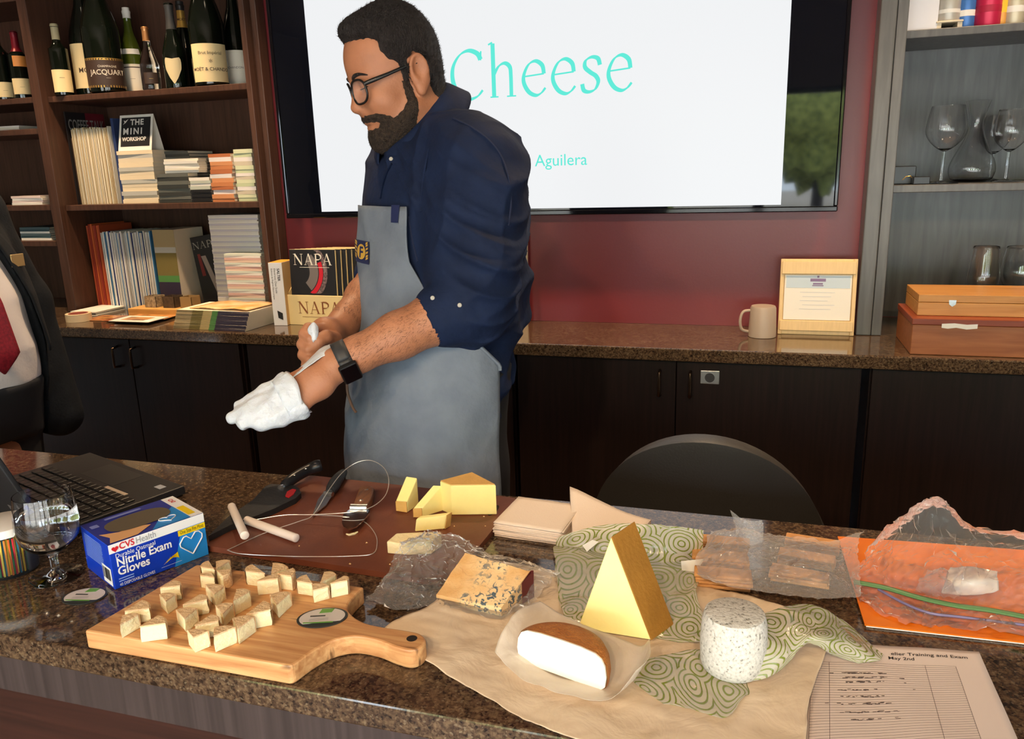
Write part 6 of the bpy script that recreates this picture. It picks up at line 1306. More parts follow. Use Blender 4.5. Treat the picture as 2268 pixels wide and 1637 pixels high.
# camera-side hand (back of the hand towards us, fingers inside the glove)
kn = [Dp(634,848,1.345), Dp(640,868,1.33), Dp(650,888,1.325), Dp(663,904,1.325)]
pipj = [Dp(584,876,1.345), Dp(582,898,1.325), Dp(594,912,1.318), Dp(618,924,1.318)]
tipj = [Dp(532,902,1.345), Dp(516,925,1.322), Dp(538,938,1.312), Dp(576,940,1.312)]
for k_ in range(4):
    body.chain([NW.lerp(Dp(735,825,1.35), k_/3), kn[k_]], [.020,.0125], .012, m=.02)
    body.chain([kn[k_], pipj[k_], pipj[k_].lerp(tipj[k_], .5), tipj[k_]], [.0108,.0095,.0088,.0075], .003, m=.012)
    body.ell(kn[k_], (.0125,)*3, None, .006, m=.012)
body.chain([Dp(728,800,1.37), Dp(690,822,1.365), Dp(645,846,1.37), Dp(600,866,1.365)], [.018,.015,.0115,.009], .006, m=.015)
body.ell(Dp(700,848,1.342), (.034,.022,.030), None, .012, m=.02)
# far hand: fist round the glove cuff
body.ell(Dp(722,748,1.50), (.034,.030,.040), None, .012, m=.02); body.cone(FW, Dp(722,748,1.50), .028, .026, .015)
for k_ in range(4):
    yk = 736+k_*23; xk = 690-(6, 10, 8, 0)[k_]
    body.chain([Dp(716,yk-6,1.475), Dp(xk,yk-8,1.452), Dp(xk-10,yk+4,1.445), Dp(xk+4,yk+14,1.435), Dp(xk+22,yk+12,1.44)], [.011,.0112,.0105,.0098,.009], .003, m=.012)
body.chain([Dp(742,752,1.475), Dp(722,746,1.448), Dp(706,756,1.438), Dp(694,768,1.436)], [.014,.0125,.0118,.0095], .004, m=.012)
# keep a copy of the head part for hair and beard
Sx = body.sl((-1.0,1.2,1.40), (-.5,1.75,1.80)); hd_d = body.d[Sx].copy(); hd_ax = [a[k] for a, k in zip(body.ax, Sx)]
bo = local(obj('body', body.mesh('body'), SKIN, man)); smooth(bo, 2, .4)
X, Y, Z = np.meshgrid(*hd_ax, indexing='ij', sparse=True)
lx_ = ((X-HO.x)*HF.x+(Y-HO.y)*HF.y+(Z-HO.z)*HF.z)*100/.905; ly_ = ((X-HO.x)*HL.x+(Y-HO.y)*HL.y+(Z-HO.z)*HL.z)*100; lz_ = ((X-HO.x)*HU.x+(Y-HO.y)*HU.y+(Z-HO.z)*HU.z)*100
def shell(name, extra, poly, th, m, wob, sm=1, taper=.012):
    v = Vol(*hd_ax); mk = poly_sd(lx_+0*ly_, lz_+0*ly_, poly)*cm; tp_ = np.clip(-mk/taper, .12, 1); d = hd_d-th*tp_
    for c_, r in extra:
        q = [(lx_-c_[0])/r[0], (ly_-c_[1])/r[1], (lz_-c_[2])/r[2]]; e = (np.sqrt(q[0]**2+q[1]**2+q[2]**2)-1)*min(r)*cm+(1-tp_)*.006
        h = np.clip(.5+.5*(d-e)/.012, 0, 1); d = d*(1-h)+e*h-.012*h*(1-h)
    ns = wob
    d = d+ns
    v.d = np.maximum(d, mk+.6*ns).astype(np.float32)
    o = local(obj(name, v.mesh(name), m, man)); smooth(o, sm, .4); return o
rng = np.random.RandomState(3)
def fuzz(a, b):
    return (a*(np.sin(lx_*3.1+lz_*1.3)*np.sin(ly_*2.7+lz_*.9)+.7*np.sin(lx_*6.3-lz_*2.+ly_*4.1)*np.sin(lz_*5.2+ly_*3.)+b*np.sin(lx_*11+lz_*3)*np.sin(ly_*12-lz_*7))).astype(np.float32)
HP = [(13.5,9.4),(10.8,8.9),(9.2,8.6),(7.2,8.5),(6.0,7.6),(6.1,6.0),(5.2,4.4),(3.2,3.2),(2.7,-.6),(1.6,-.6),(1.3,3.6),(-.5,4.8),(-2.6,3.2),(-2.7,-1.6),(-3.6,-3.9),(-5.2,-4.9),(-10,-5.0),(-10,18),(13.5,18)]
HAIRO = shell('hair', [((1.0,0,6.6),(9.0,8.1,8.7)),((5.8,0,11.0),(5.8,5.4,2.8))], HP, .0068*np.clip(.35+(lz_+4)/9, .3, 1.), HAIR, fuzz(.0010,.5))
BP = [(3.2,.2),(3.1,-3.6),(4.6,-5.0),(6.6,-5.9),(8.0,-4.9),(9.8,-4.4),(12,-4.4),(12,-5.75),(9.9,-5.95),(9.1,-6.4),(9.5,-6.95),(12,-7.35),(12,-13.5),(6,-13.0),(2.2,-8.2),(.9,-4.2),(1.4,.2)]
BEARDO = shell('beard', [((8.1,0,-9.6),(2.4,3.1,2.2))], BP, .0046, BEARD, fuzz(.0006,.6), taper=.014)
for s in (-1, 1):
    pts = [Hd(11.5,s*1.3,2.2),Hd(11.45,s*2.6,2.8),Hd(10.85,s*4.2,2.9),Hd(9.6,s*5.5,2.4)]
    local(obj('eyebrow', MB().tube(catmull(pts, 4), [.003,.004,.0045,.0048,.0048,.0046,.0044,.004,.0035,.003,.0024,.0018,.0012][:13], 8, flat=.8), HAIR, man))
    pts = [Hd(10.75,s*1.9,.35),Hd(11.0,s*3.0,.25),Hd(10.7,s*4.2,.3),Hd(10.0,s*4.9,.5)]
    local(obj('eyelashes', MB().tube(catmull(pts, 4), .0009, 6), HAIR, man))
# spectacles
gl_ = thing('eyeglasses', 'black-framed eyeglasses worn by the person in the apron', 'eyeglasses', Hd(11.6,0,.6)); GO = Hd(11.6,0,.6)
GLB = mat('glasses_black', (.012,.012,.013), .25)
for s in (-1, 1):
    ring = []
    for k_ in range(28):
        a = 2*PI*k_/28; ca, sa_ = math.cos(a), math.sin(a)
        yy = s*3.3+2.75*math.copysign(abs(ca)**.75, ca); zz = -.1+2.15*math.copysign(abs(sa_)**.8, sa_); ring.append(Hd(12.65-.04*(yy*s-3.2)**2-.26*abs(yy), yy, zz)-GO)
    obj('rim', MB().tube(ring+[ring[0]], .0022, 8), GLB, gl_)
    obj('lens', MB().raw([tuple(p) for p in ring], [tuple(range(28))]), mat('lens_glass', (.9,.95,1.), .02, alpha=.07), gl_)
    obj('temple', MB().tube([Hd(10.8,s*6.0,1.0)-GO, Hd(9.2,s*6.9,1.25)-GO, Hd(6,s*7.35,1.7)-GO, Hd(1.2,s*7.7,2.5)-GO, Hd(-1.6,s*7.8,2.6)-GO], [.003,.0032,.0026,.0022,.002], 8, flat=1.3), GLB, gl_)
obj('bridge', MB().tube([Hd(12.2,-.8,.8)-GO, Hd(12.5,0,1.05)-GO, Hd(12.2,.8,.8)-GO], .0019, 8), GLB, gl_)

# single hairs standing off the skin, hair and beard
def strands(name, me, n, length, wid, comb, m, keep=None, seed=1, lift=.35):
    rs = np.random.RandomState(seed); nv = len(me.vertices); co = np.zeros(nv*3, np.float32); no = np.zeros(nv*3, np.float32)
    me.vertices.foreach_get('co', co); me.vertices.foreach_get('normal', no); co = co.reshape(-1,3); no = no.reshape(-1,3)
    idx = np.arange(nv) if keep is None else np.nonzero(keep(co))[0]
    pick = rs.choice(idx, n); P = co[pick]; N = no[pick]; D = comb(P)+rs.normal(0, .35, (n,3)); D -= N*(D*N).sum(1)[:,None]; D /= np.linalg.norm(D, axis=1)[:,None]+1e-6
    D = D*(1-lift)+N*lift; S = np.cross(D, N); S /= np.linalg.norm(S, axis=1)[:,None]+1e-6; L = length*rs.uniform(.5, 1.2, n)[:,None]
    V = np.stack([P-S*wid/2, P+S*wid/2, P+D*L], 1).reshape(-1,3); F = np.arange(3*n, dtype=np.int32)
    h = bpy.data.meshes.new(name); h.vertices.add(3*n); h.vertices.foreach_set('co', V.astype(np.float32).ravel()); h.loops.add(3*n); h.loops.foreach_set('vertex_index', F); h.polygons.add(n); h.polygons.foreach_set('loop_start', F[::3].copy()); h.update(calc_edges=True)
    o = local(obj(name, h, m, man)); o['kind'] = 'stuff'; return o
_back = np.array(-HF*.8+HU*.5); _down = np.array(-HU+HF*.25)
strands('hair_strands', HAIRO.data, 9000, .011, .0009, lambda P: np.tile(_back, (len(P),1)), HAIR, seed=1)
strands('beard_strands', BEARDO.data, 5000, .007, .0007, lambda P: np.tile(_down, (len(P),1)), BEARD, seed=2)
_NEa, _NWa, _FEa, _FWa = [np.array(q) for q in (NE, NW, FE, FW)]
def _fore(a, b):
    d = b-a; L2 = (d**2).sum()
    def k(P): t = ((P-a)@d)/L2; r = np.linalg.norm(P-a-np.clip(t,0,1)[:,None]*d, axis=1); return (t > .18) & (t < .97) & (r < .06)
    return k
for a_, b_, sd_ in ((_NEa, _NWa, 3), (_FEa, _FWa, 4)): strands('arm_hair', bo.data, 3600, .010, .0003, lambda P: np.tile((b_-a_)/np.linalg.norm(b_-a_)+np.array([0,0,-.5]), (len(P),1)), HAIR, _fore(a_, b_), sd_, .15)

# shirt
sh = Vol(np.arange(-1.06,-.36,.0042), np.arange(1.12,1.84,.0042), np.arange(.90,1.56,.0042))
zh = Dp(960,800,1.59).z
sh.put(torso_sd(.004), (-1.3,1.1,zh-.10), (0,2.2,zmax_t), .02)
sh.ell(Dp(1085,650,1.62), (.085,.08,.13), None, .04, m=.05)
CF1 = NE.lerp(NW, .20)
sh.chain([Dp(990,285,1.58), Dp(1035,330,1.50), NS, NS.lerp(NE,.35), NS.lerp(NE,.75), NE+Vector((.004,0,-.004))], [.045,.058,.066,.070,.067,.064], .05, m=.06)
sh.chain([NE, CF1], [.064,.056], .015, m=.04)
sh.chain([FS, FE], [.074,.064], .035, m=.05); sh.chain([FE, FE.lerp(FW,.22)], [.062,.055], .015, m=.04)
# rolled cuffs as proud bands
for e, w_ in ((NE, NW), (FE, FW)):
    d_ = (w_-e).normalized(); sh.chain([e.lerp(w_,.07), e.lerp(w_,.21)], [.066,.0575], .004, m=.02)
    sh.cone(e.lerp(w_,.205), e.lerp(w_,.32), .045, .044, .003, 's')
# neck opening
cc = Dp(922,283,1.595); c1 = (bf*math.cos(.80)-UPZ*math.sin(.80)).normalized(); cN = c1.cross(blv).normalized()
cN = cN if cN.z > 0 else -cN
sh.cone(cc-cN*.02, cc+cN*.12, .062, .066, .01, 's')
sh.put(lambda X, Y, Z: Z-zh+.085+0*X, (-2,1,.8), (0,2.3,zh+.02), .004, 's')
def ridge(ph, p=2.): return (1-np.abs(np.sin(ph)))**p
def folds(P):
    x, y, z = P[:,0], P[:,1], P[:,2]; n1 = wave(P, [(9,4,13,0,.6),(5,-11,8,1,.6)])
    q = .010*ridge(14*z+9*x+n1*1.6+1.0)+.009*ridge(20*x-16*z+n1*2.+.3)+.006*ridge(34*z+12*x-8*y+n1*2.5)-.007
    q += wave(P, [(30,10,55,0,.0014),(-22,34,38,1.,.0014)])
    el = np.exp(-((x-NE.x)**2+(y-NE.y)**2+(z-NE.z-.03)**2)/.012); q += el*(.018*ridge(62*z+30*x+n1*2, 1.5)-.007)
    sp_ = np.exp(-((x-NS.x+.05)**2+(y-NS.y)**2+(z-NS.z+.08)**2)/.012); q += sp_*(.009*ridge(40*x+18*z+n1*2, 1.6)-.004)
    lowr = np.clip((1.16-z)/.15, 0, 1); q += lowr*(.008*ridge(30*x+20*y+12*z+n1)-.003)
    c_ = np.array([np.interp(z, tzs, np.array([t[i] for t in TZ])) for i in (1,2)]).T
    ma = np.exp(-((x-NE.x)**2)/.02)*0
    nrm = P[:,:2]-c_; nrm /= np.linalg.norm(nrm, axis=1)[:,None]+1e-6; tc_ = ((P-np.array(NE))@np.array(NW-NE))/(NW-NE).length_squared; q = q*np.clip(1-(tc_-.04)/.10, .12, 1); P = P.copy(); P[:,:2] += nrm*q[:,None]; return P
shm = sh.mesh('shirt', folds); so = local(obj('shirt', shm, SHIRT, man)); smooth(so, 1, .5)
from mathutils.bvhtree import BVHTree
BV = BVHTree.FromPolygons([v.co.copy() for v in shm.vertices], [tuple(p.vertices) for p in shm.polygons])
def onshirt(px, py, lift=.001):
    h = BV.ray_cast(CAM, ray(px, py).normalized()); return (h[0]-ray(px, py).normalized()*lift) if h[0] is not None else Dp(px, py, 1.5)
SEAM = mat('shirt_seam', hexc(20,32,62), .85)
for sp in ([(1004,262),(1045,282),(1085,312),(1112,350),(1128,400),(1132,450),(1126,500)], [(905,480),(915,540),(925,580)], [(950,330),(940,380),(934,430),(932,470)]):
    local(obj('seam', MB().tube(catmull([onshirt(*q, .0005) for q in sp], 6), .0018, 6), SHIRT if sp[0][0] == 950 else SEAM, man))
# collar: stand and turned-down leaf
def collar(u, v):
    ph = lerp(.16, 2*PI-.16, u); co, si = math.cos(ph), math.sin(ph)
    base = cc+c1*(.084*co)+blv*(.074*si)
    outw = (c1*co+blv*si)
    front = max(0, co)**2
    if v < .35: k_ = v/.35; return tuple(base+cN*(.004+.026*k_)+outw*(.002-.004*k_)-MO)
    k_ = (v-.35)/.65
    return tuple(base+cN*(.032-.058*k_*(1+.45*front))+outw*(-.002+.018*min(1,k_*4)+.026*k_)-MO)
co_ = obj('collar', MB().grid(collar, 48, 10), SHIRT, man); solid(co_, .003)
pk0 = [onshirt(868,362,.002), onshirt(856,385,.002), onshirt(848,410,.002), onshirt(843,440,.002)]
local(obj('placket', MB().tube(catmull(pk0, 5), .006, 8, flat=.3), SHIRT, man))
BTN = mat('shirt_button', hexc(168,164,156), .35)
for p, lb in ((onshirt(866,352,.002), 0), (onshirt(1018,676), 0), (onshirt(958,660), 0)):
    local(obj('button', MB().lathe([(0,.0018),(.0034,.0016),(.004,0)], 14, T=Matrix.Translation(p) @ (-ray(960,600)).normalized().to_track_quat('Z','Y').to_matrix().to_4x4(), cap=False), BTN, man))
# apron
AE = [(1.60,27),(1.3,30)]
ye = [(448,26),(500,28),(560,31),(620,42),(680,60),(730,80),(775,99),(860,104),(1300,106)]
def zrow(py): return Dp(955, py, 1.59).z
AEz = sorted((zrow(py), a) for py, a in ye)
ztop, zbot = zrow(450), .50
def apron_pt(ph, z, off):
    cx, cy, a, b = [float(v) for v in tors(z)]
    lower = max(0, min(1, (1.02-z)/.25)); a += .012*lower; b += .006*lower
    n_ = 2.3; c_, s_ = math.cos(ph), math.sin(ph); rr_ = (abs(c_)**n_+abs(s_)**n_)**(-1/n_)
    fold_ = .0045*math.sin(ph*7+z*9)*lower+.006*((1-abs(math.sin(ph*2.2-z*11+.5)))**2-.3)*(.35+lower)+.0022*math.sin(ph*5-z*30)+.0015*math.sin(ph*11+z*45)
    return Vector((cx, cy, z))+bf*((a+off+fold_)*rr_*c_)+blv*((b+off+fold_)*rr_*s_)
def apr(u, v):
    z = lerp(zbot, ztop, v); e = math.radians(interp(AEz, z)); return tuple(apron_pt(lerp(-e, e, u), z, .015)-MO)
ap = obj('apron', MB().grid(apr, 70, 90), APRON, man); solid(ap, .003)
edge = [apron_pt(math.radians(interp(AEz, z)), z, .0175)-MO for z in np.linspace(zrow(785), zrow(620), 24)]
obj('apron_binding', MB().tube(edge, .0035, 6), APRON, man)
def patch(name, ph0, ph1, z0, z1, m, off, n=8): return obj(name, MB().grid(lambda u, v: tuple(apron_pt(math.radians(lerp(ph0, ph1, u)), lerp(z0, z1, v), off)-MO), n, n), m, man)
zA, zB = zrow(576), zrow(527)
patch('badge_patch', -30, -6, zA, zB, NAVY, .0187)
zm, hm_ = (zA+zB)/2, (zB-zA)/2
EMB = MB()
for k_ in range(24):
    a0, a1 = 2*PI*k_/24, 2*PI*(k_+1)/24
    EMB.raw([tuple(apron_pt(math.radians(-18+6.2*math.cos(a)*s_), zm+hm_*.68*math.sin(a)*s_, .0193)-MO) for a, s_ in ((a0,1),(a1,1),(a1,.0),(a0,.0))], [(0,1,2,3)])
for s_ in (-1, 1):
    for k_ in range(6):
        a = -1.1+k_*.45; EMB.raw([tuple(apron_pt(math.radians(-18+s_*(6.5+dx_)), zm+hm_*(.75*math.sin(a)+dz_), .0193)-MO) for dx_, dz_ in ((0,0),(3.6,.12),(4.4,.3),(1.,.22))], [(0,1,2,3)])
obj('gold_emblem', EMB, GOLD, man)
fF = lambda x, y: apron_pt(math.radians(-18+(x-.0065)*420), zm-.011+y, .0199)-MO
lettering('F', .03, None, NAVY, man, fold=fF, bold=.02)
patch('strap_tab', 16, 22, zrow(482), zrow(446), NAVY, .0190)
for ph_ in (-38,): patch('pocket_welt', ph_-6, ph_+6, zrow(826), zrow(818), mat('apron_seam', hexc(86,92,104), .8), .0187)
local(obj('towel_loop', MB().tube(catmull([Dp(768,838,1.46), Dp(770,870,1.46), Dp(780,900,1.46), Dp(789,914,1.46)], 5), [.004]*16, 8, flat=.5), mat('tan_leather', hexc(120,92,76), .6), man))
# apron ties / shirt tail hanging at the back
rows = [[Dp(1068,768,1.54), Dp(1100,762,1.56), Dp(1130,760,1.60)],[Dp(1092,800,1.55), Dp(1115,800,1.57), Dp(1140,805,1.60)],[Dp(1095,835,1.56), Dp(1115,840,1.57), Dp(1138,842,1.59)],[Dp(1098,862,1.57), Dp(1108,866,1.57), Dp(1120,862,1.58)]]
o = sheet('shirt_tail', [[p-MO for p in r] for r in rows], 14, 18, SHIRT, man, .004, 22., None); solid(o, .004)
# trousers and shoes
tr = Vol(np.arange(-1.04,-.38,.009), np.arange(1.15,1.88,.009), np.arange(.02,1.12,.009))
tr.put(torso_sd(.001), (-1.3,1.1,.78), (0,2.2,zh-.0), .03)
for s in (-1, 1):
    h0 = hip+blv*(.085*s)+Vector((0,0,-.02)); tr.chain([h0, h0+Vector((0,0,-.42)), h0+Vector((0,0,-.79))], [.105,.078,.068], .03, m=.06)
    sb2 = h0+Vector((0,0,-.86)); shv = MB().bbox(-.09,.19,-.045,.045,.0,.075,.03, T=Matrix.Translation(Vector((h0.x-MO.x,h0.y-MO.y,.001))) @ Matrix((bf, blv, UPZ)).transposed().to_4x4())
    obj('shoe', shv, SHOE, man)
local(obj('trousers', tr.mesh('trousers'), TROU, man))
# wristwatch
ax_ = (NW-NE).normalized(); wt_ = thing('wristwatch', 'black wristwatch on the wrist of the person in the apron', 'watch', NE.lerp(NW, .93)); WO = wt_.location
side = (-ray(745,805)).normalized(); side = (side-ax_*side.dot(ax_)).normalized(); upv = ax_.cross(side)
if upv.z < 0: upv = -upv
def ringp(u, v): a = 2*PI*u; return tuple(ax_*((v-.5)*.024)+side*(.0315*math.cos(a))+upv*(.0325*math.sin(a)))
solid(obj('strap', MB().grid(ringp, 40, 3), mat('watch_strap', (.03,.03,.033), .5), wt_), .0025, 1)
wd = (side*.78-upv*.62).normalized(); TM = Matrix((ax_, wd.cross(ax_), wd)).transposed().to_4x4(); TM.translation = wd*.033
obj('case', MB().bbox(-.0165,.0165,-.0195,.0195,-.002,.008,.004, T=TM), mat('watch_case', (.02,.02,.022), .3, .6), wt_)
obj('face', MB().box(-.0135,.0135,-.0165,.0165,.0081,.0084, T=TM), mat('watch_face', (.002,.002,.003), .06), wt_)
# glove: closed over the fingers, cuff stretched towards the other hand
gv = Vol(np.arange(-.98,-.60,.0026), np.arange(.98,1.40,.0026), np.arange(.86,1.12,.0026))
for k_ in range(4): gv.chain([kn[k_].lerp(NW,.2), kn[k_], pipj[k_], pipj[k_].lerp(tipj[k_], .5), tipj[k_]], [.0195,.0185,.0150,.0130,.0110], .010, m=.015)
gv.chain([Dp(650,848,1.36), Dp(600,868,1.36), Dp(585,880,1.355)], [.016,.0135,.011], .006, m=.015)
gv.ell(Dp(545,915,1.33), (.02,.012,.013), None, .008)
hd_ = (kn[1]-NW).normalized(); cutp = kn[1]-hd_*.010
gv.put(lambda X, Y, Z: (X-cutp.x)*hd_.x+(Y-cutp.y)*hd_.y+(Z-cutp.z)*hd_.z, (-1.3,.9,.8), (-.6,1.6,1.3), .002, 's')
gw = thing('glove', 'white disposable glove half pulled over the hand', 'glove', (*cutp.xy, cutp.z)); GVO = gw.location.copy()
o = obj('fingers', gv.mesh('fingers', lambda P: P+np.stack([wave(P, [(160,90,120,0,.0011),(90,-140,200,1,.0010)]), wave(P, [(-140,110,150,2,.0009)]), wave(P, [(180,60,-120,.4,.0012)])], 1)), LATEX, gw); o.location = -GVO; smooth(o, 2, .4)
# cuff skirt around the knuckles
kc = (kn[0]+kn[3])/2; ku = (kn[0]-kn[3]); kvn = hd_.cross(ku).normalized()
def cuff(u, v):
    a = 2*PI*u; rad = ku*(.72+.06*v)*math.cos(a)+kvn*(.031+.003*v)*math.sin(a)
    return tuple(kc-hd_*(-.020+.032*v+.004*math.sin(a*3)*v)+rad-GVO)
solid(obj('cuff', MB().grid(cuff, 40, 5), LATEX, gw), .0008)
rows = [[Dp(636,846,1.33),Dp(668,822,1.325),Dp(706,795,1.33),Dp(740,778,1.34)],[Dp(642,838,1.34),Dp(676,808,1.34),Dp(712,780,1.35),Dp(745,768,1.35)],[Dp(650,828,1.36),Dp(684,796,1.37),Dp(712,770,1.41),Dp(735,762,1.41)]]
o = sheet('stretched_cuff', [[p-GVO for p in r] for r in rows], 24, 10, LATEX, gw, .0012, 60., None); solid(o, .0008)
rows = [[Dp(694,758,1.425),Dp(700,752,1.425),Dp(704,758,1.43)],[Dp(683,735,1.43),Dp(694,730,1.425),Dp(705,735,1.43)],[Dp(685,722,1.435),Dp(695,714,1.43),Dp(704,722,1.435)]]
o = sheet('pinched_cuff', [[p-GVO for p in r] for r in rows], 10, 12, LATEX, gw, .0012, 80., None); solid(o, .001)

# ------------------------------------------------------------------ the person in the dark suit, cut by the frame
SUIT = mat('black_suit_cloth', hexc(26,29,34), .85, col2=hexc(20,22,26), vscale=30, bump=.15, bscale=150, spec=.2)
WSH = mat('white_shirt_cloth', hexc(226,216,212), .75, bump=.12, bscale=90)
pc = Dp(-132,700,2.0); s2 = thing('person', 'person in a black suit, white shirt and red tie, cut by the frame', 'person', (pc.x, pc.y, 0)); S2 = s2.location.copy()
_tc = Vector((-pc.x, -pc.y, 0)).normalized(); _a = math.radians(32); f2 = Vector((_tc.x*math.cos(_a)-_tc.y*math.sin(_a), _tc.x*math.sin(_a)+_tc.y*math.cos(_a), 0)); l2 = UPZ.cross(f2)
T2 = [(.78,.125,.18,.0),(.92,.145,.185,.03),(1.02,.155,.18,.04),(1.15,.15,.18,.02),(1.28,.13,.185,-.02),(1.38,.105,.185,-.06),(1.44,.08,.15,-.08),(1.48,.06,.08,-.085)]
z2 = np.array([q[0] for q in T2])
def sec2(z): return [np.interp(z, z2, np.array([q[i] for q in T2])) for i in (1,2,3)]
def t2sd(off, z0=.0, z1=9.):
    def f(X, Y, Z):
        a, b, c_ = [v.astype(np.float32) for v in sec2(Z)]; x, y = X-pc.x-c_*f2.x, Y-pc.y-c_*f2.y
        d = ((np.abs((x*f2.x+y*f2.y)/(a+off))**2.3+np.abs((x*l2.x+y*l2.y)/(b+off))**2.3)**(1/2.3)-1)*np.minimum(a, b)*.9
        return np.maximum(d, np.maximum(z0-Z, Z-z1))
    return f
g2 = (np.arange(pc.x-.42, pc.x+.42, .007), np.arange(pc.y-.36, pc.y+.36, .007))
allb = ((pc.x-.6, pc.y-.6, -1), (pc.x+.6, pc.y+.6, 3))
AL = [(s_, [pc+l2*(.17*s_)-f2*.06+Vector((0,0,1.365-pc.z)), pc+l2*(.24*s_)-f2*.02+Vector((0,0,1.11-pc.z)), pc+l2*(.225 if s_ > 0 else -.10)+f2*(.07 if s_ > 0 else -.22)+Vector((0,0,(.84 if s_ > 0 else .95)-pc.z))]) for s_ in (-1, 1)]
b2 = Vol(g2[0], g2[1], np.concatenate([np.arange(-.02,.78,.02), np.arange(.78,1.8,.006)]))
b2.put(t2sd(-.02), *allb, .02)
h2o = Vector((pc.x, pc.y, 1.60))-f2*.03
R2 = Matrix((f2, l2, UPZ)).transposed()
b2.ell(h2o+Vector((0,0,.03)), (.095,.076,.105), R2, .02); b2.ell(h2o+f2*.03+Vector((0,0,-.05)), (.07,.06,.08), R2, .02); b2.cone(h2o+f2*.095+Vector((0,0,.0)), h2o+f2*.108+Vector((0,0,-.035)), .009, .013, .012)
for s_ in (-1, 1): b2.ell(h2o+l2*(.077*s_)-f2*.01+Vector((0,0,-.01)), (.02,.008,.032), R2, .006)
b2.cone(h2o+Vector((0,0,-.06)), Vector((pc.x, pc.y, 1.42))-f2*.07, .056, .064, .03)
for s_, A in AL:
    b2.chain(A, [.05,.042,.03], .02); hdn = A[2]-l2*(.07*s_)-f2*.07+Vector((0,0,-.02)); b2.cone(A[2], hdn, .03, .026, .015)
    for k_ in range(4): b2.chain([hdn+f2*(.03-.02*k_), hdn+f2*(.036-.02*k_)+Vector((0,0,-.045)), hdn+f2*(.028-.02*k_)+Vector((0,0,-.08))], [.011,.0095,.008], .004, m=.012)
    b2.chain([hdn+f2*.03+Vector((0,0,.02)), hdn+f2*.055+Vector((0,0,-.03))], [.013,.01], .006, m=.012)
    hp2 = Vector((pc.x, pc.y, .86))+l2*(.085*s_); b2.chain([hp2, hp2+Vector((0,0,-.4)), hp2+Vector((0,0,-.79))], [.085,.06,.045], .03)
def loc2_(o): o.location = -S2; return o
for s_ in (-1, 1):
    b2.ell(h2o+f2*.10+l2*(.033*s_)+Vector((0,0,.005)), (.014,.017,.010), R2, .006, 's'); b2.ell(h2o+f2*.083+l2*(.032*s_)+Vector((0,0,.005)), (.012,.012,.011), R2, .003)
b2.ell(h2o+f2*.098+Vector((0,0,-.075)), (.008,.024,.003), R2, .003, 's')
loc2_(obj('body', b2.mesh('body'), SKIN, s2))
hv = Vol(g2[0], g2[1], np.arange(1.5,1.8,.007)); hv.ell(h2o-f2*.008+Vector((0,0,.045)), (.102,.084,.102), R2, .01); hv.ell(h2o+f2*.09+Vector((0,0,-.02)), (.07,.09,.09), R2, .01, 's'); loc2_(obj('hair', hv.mesh('hair'), HAIR, s2))
w2 = Vol(g2[0], g2[1], np.arange(.88,1.52,.007)); w2.put(t2sd(-.004, .925), *allb, .01); w2.cone(Vector((pc.x, pc.y, 1.40))-f2*.07, Vector((pc.x, pc.y, 1.505))-f2*.055, .07, .07, .01)
loc2_(smooth(obj('dress_shirt', w2.mesh('dress_shirt', lambda P: P+np.stack([wave(P, [(40,20,25,0,.003),(15,60,40,1,.002)])]*3, 1)*np.array([f2.x, f2.y, 0])), WSH, s2), 3))
tr2 = Vol(g2[0], g2[1], np.arange(.02,.97,.009)); tr2.put(t2sd(.004, .78, .935), *allb, .03)
for s_ in (-1, 1):
    hp2 = Vector((pc.x, pc.y, .84))+l2*(.09*s_); tr2.chain([hp2, hp2+Vector((0,0,-.4)), hp2+Vector((0,0,-.77))], [.105,.08,.07], .03)
    obj('shoe', MB().bbox(-.09,.19,-.045,.045,.0,.07,.03, T=Matrix.Translation((hp2.x-S2.x, hp2.y-S2.y, .001)) @ R2.to_4x4()), SHOE, s2)
loc2_(obj('trousers', tr2.mesh('trousers'), TROU, s2))
obj('belt', MB().grid(lambda u, v: tuple((f2*((float(sec2(.93)[0])+.008)*math.cos(2*PI*u)+.01)+l2*((float(sec2(.93)[1])+.008)*math.sin(2*PI*u)))+Vector((0,0,.915+.03*v))), 48, 1), SHOE, s2)
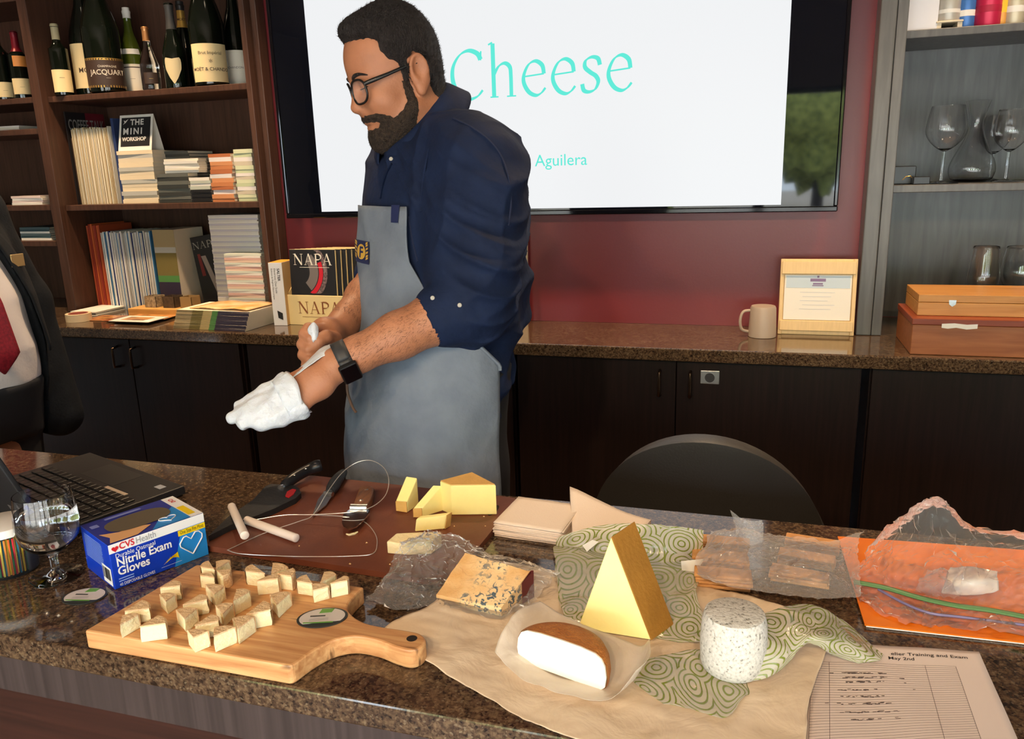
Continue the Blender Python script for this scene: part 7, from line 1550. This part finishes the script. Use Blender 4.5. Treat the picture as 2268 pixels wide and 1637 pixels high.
j2 = Vol(g2[0], g2[1], np.arange(.72,1.52,.006)); j2.put(t2sd(.016, .76, 1.47), *allb, .015)
for s_, A in AL: j2.chain([A[0]+l2*(-.03*s_), A[0], A[1], A[2]+Vector((0,0,-.05))], [.07,.074,.068,.060], .03, m=.06)
def opening(X, Y, Z):       # the jacket hangs open over shirt and tie
    x, y = X-pc.x, Y-pc.y; u = x*f2.x+y*f2.y; v = x*l2.x+y*l2.y
    half = np.interp(Z, [.74,.90,1.05,1.2,1.35,1.45], [.17,.155,.145,.12,.08,.045]).astype(np.float32)
    return np.maximum(np.abs(v)-half, -u-.06+.0*Z)
j2.put(opening, *allb, .006, 's')
loc2_(smooth(obj('suit_jacket', j2.mesh('suit_jacket'), SUIT, s2), 3))
def front2(v_, z, off): a, b, c_ = [float(q) for q in sec2(z)]; vv = min(.98, abs(v_)/(b+off)); return f2*(c_+(a+off)*(1-vv**2.3)**(1/2.3))+l2*v_+Vector((0,0,z))
TIE = mat('red_tie_silk', hexc(140,24,40), .5, col2=hexc(104,14,28), vscale=160)
tw2 = lambda z: interp([(.975,.002),(1.02,.045),(1.2,.038),(1.40,.022),(1.44,.026)], z)
solid(obj('necktie', MB().grid(lambda u, v: tuple(front2((u-.5)*2*tw2(lerp(.975,1.44,v)), lerp(.975,1.44,v), .010)), 8, 30), TIE, s2), .004)
for s_ in (-1, 1): solid(obj('lapel', MB().grid(lambda u, v: tuple(front2(s_*(interp([(.98,.148),(1.05,.142),(1.2,.117),(1.35,.078),(1.45,.044)], lerp(1.0,1.44,v))+.004+u*.055*math.sin(PI*min(1, v*1.05+.08))**.7), lerp(1.0,1.44,v), .024)), 5, 24), SUIT, s2), .004)
bg0 = front2(.135, 1.24, .030); BT_ = Matrix((l2, UPZ, f2)).transposed().to_4x4() @ Matrix.Rotation(.15, 4, 'Y'); BT_.translation = bg0
obj('name_badge', MB().bbox(-.02,.02,-.016,.016,-.001,.003,.001, T=BT_), mat('badge_brass', hexc(188,156,104), .35, .7), s2)
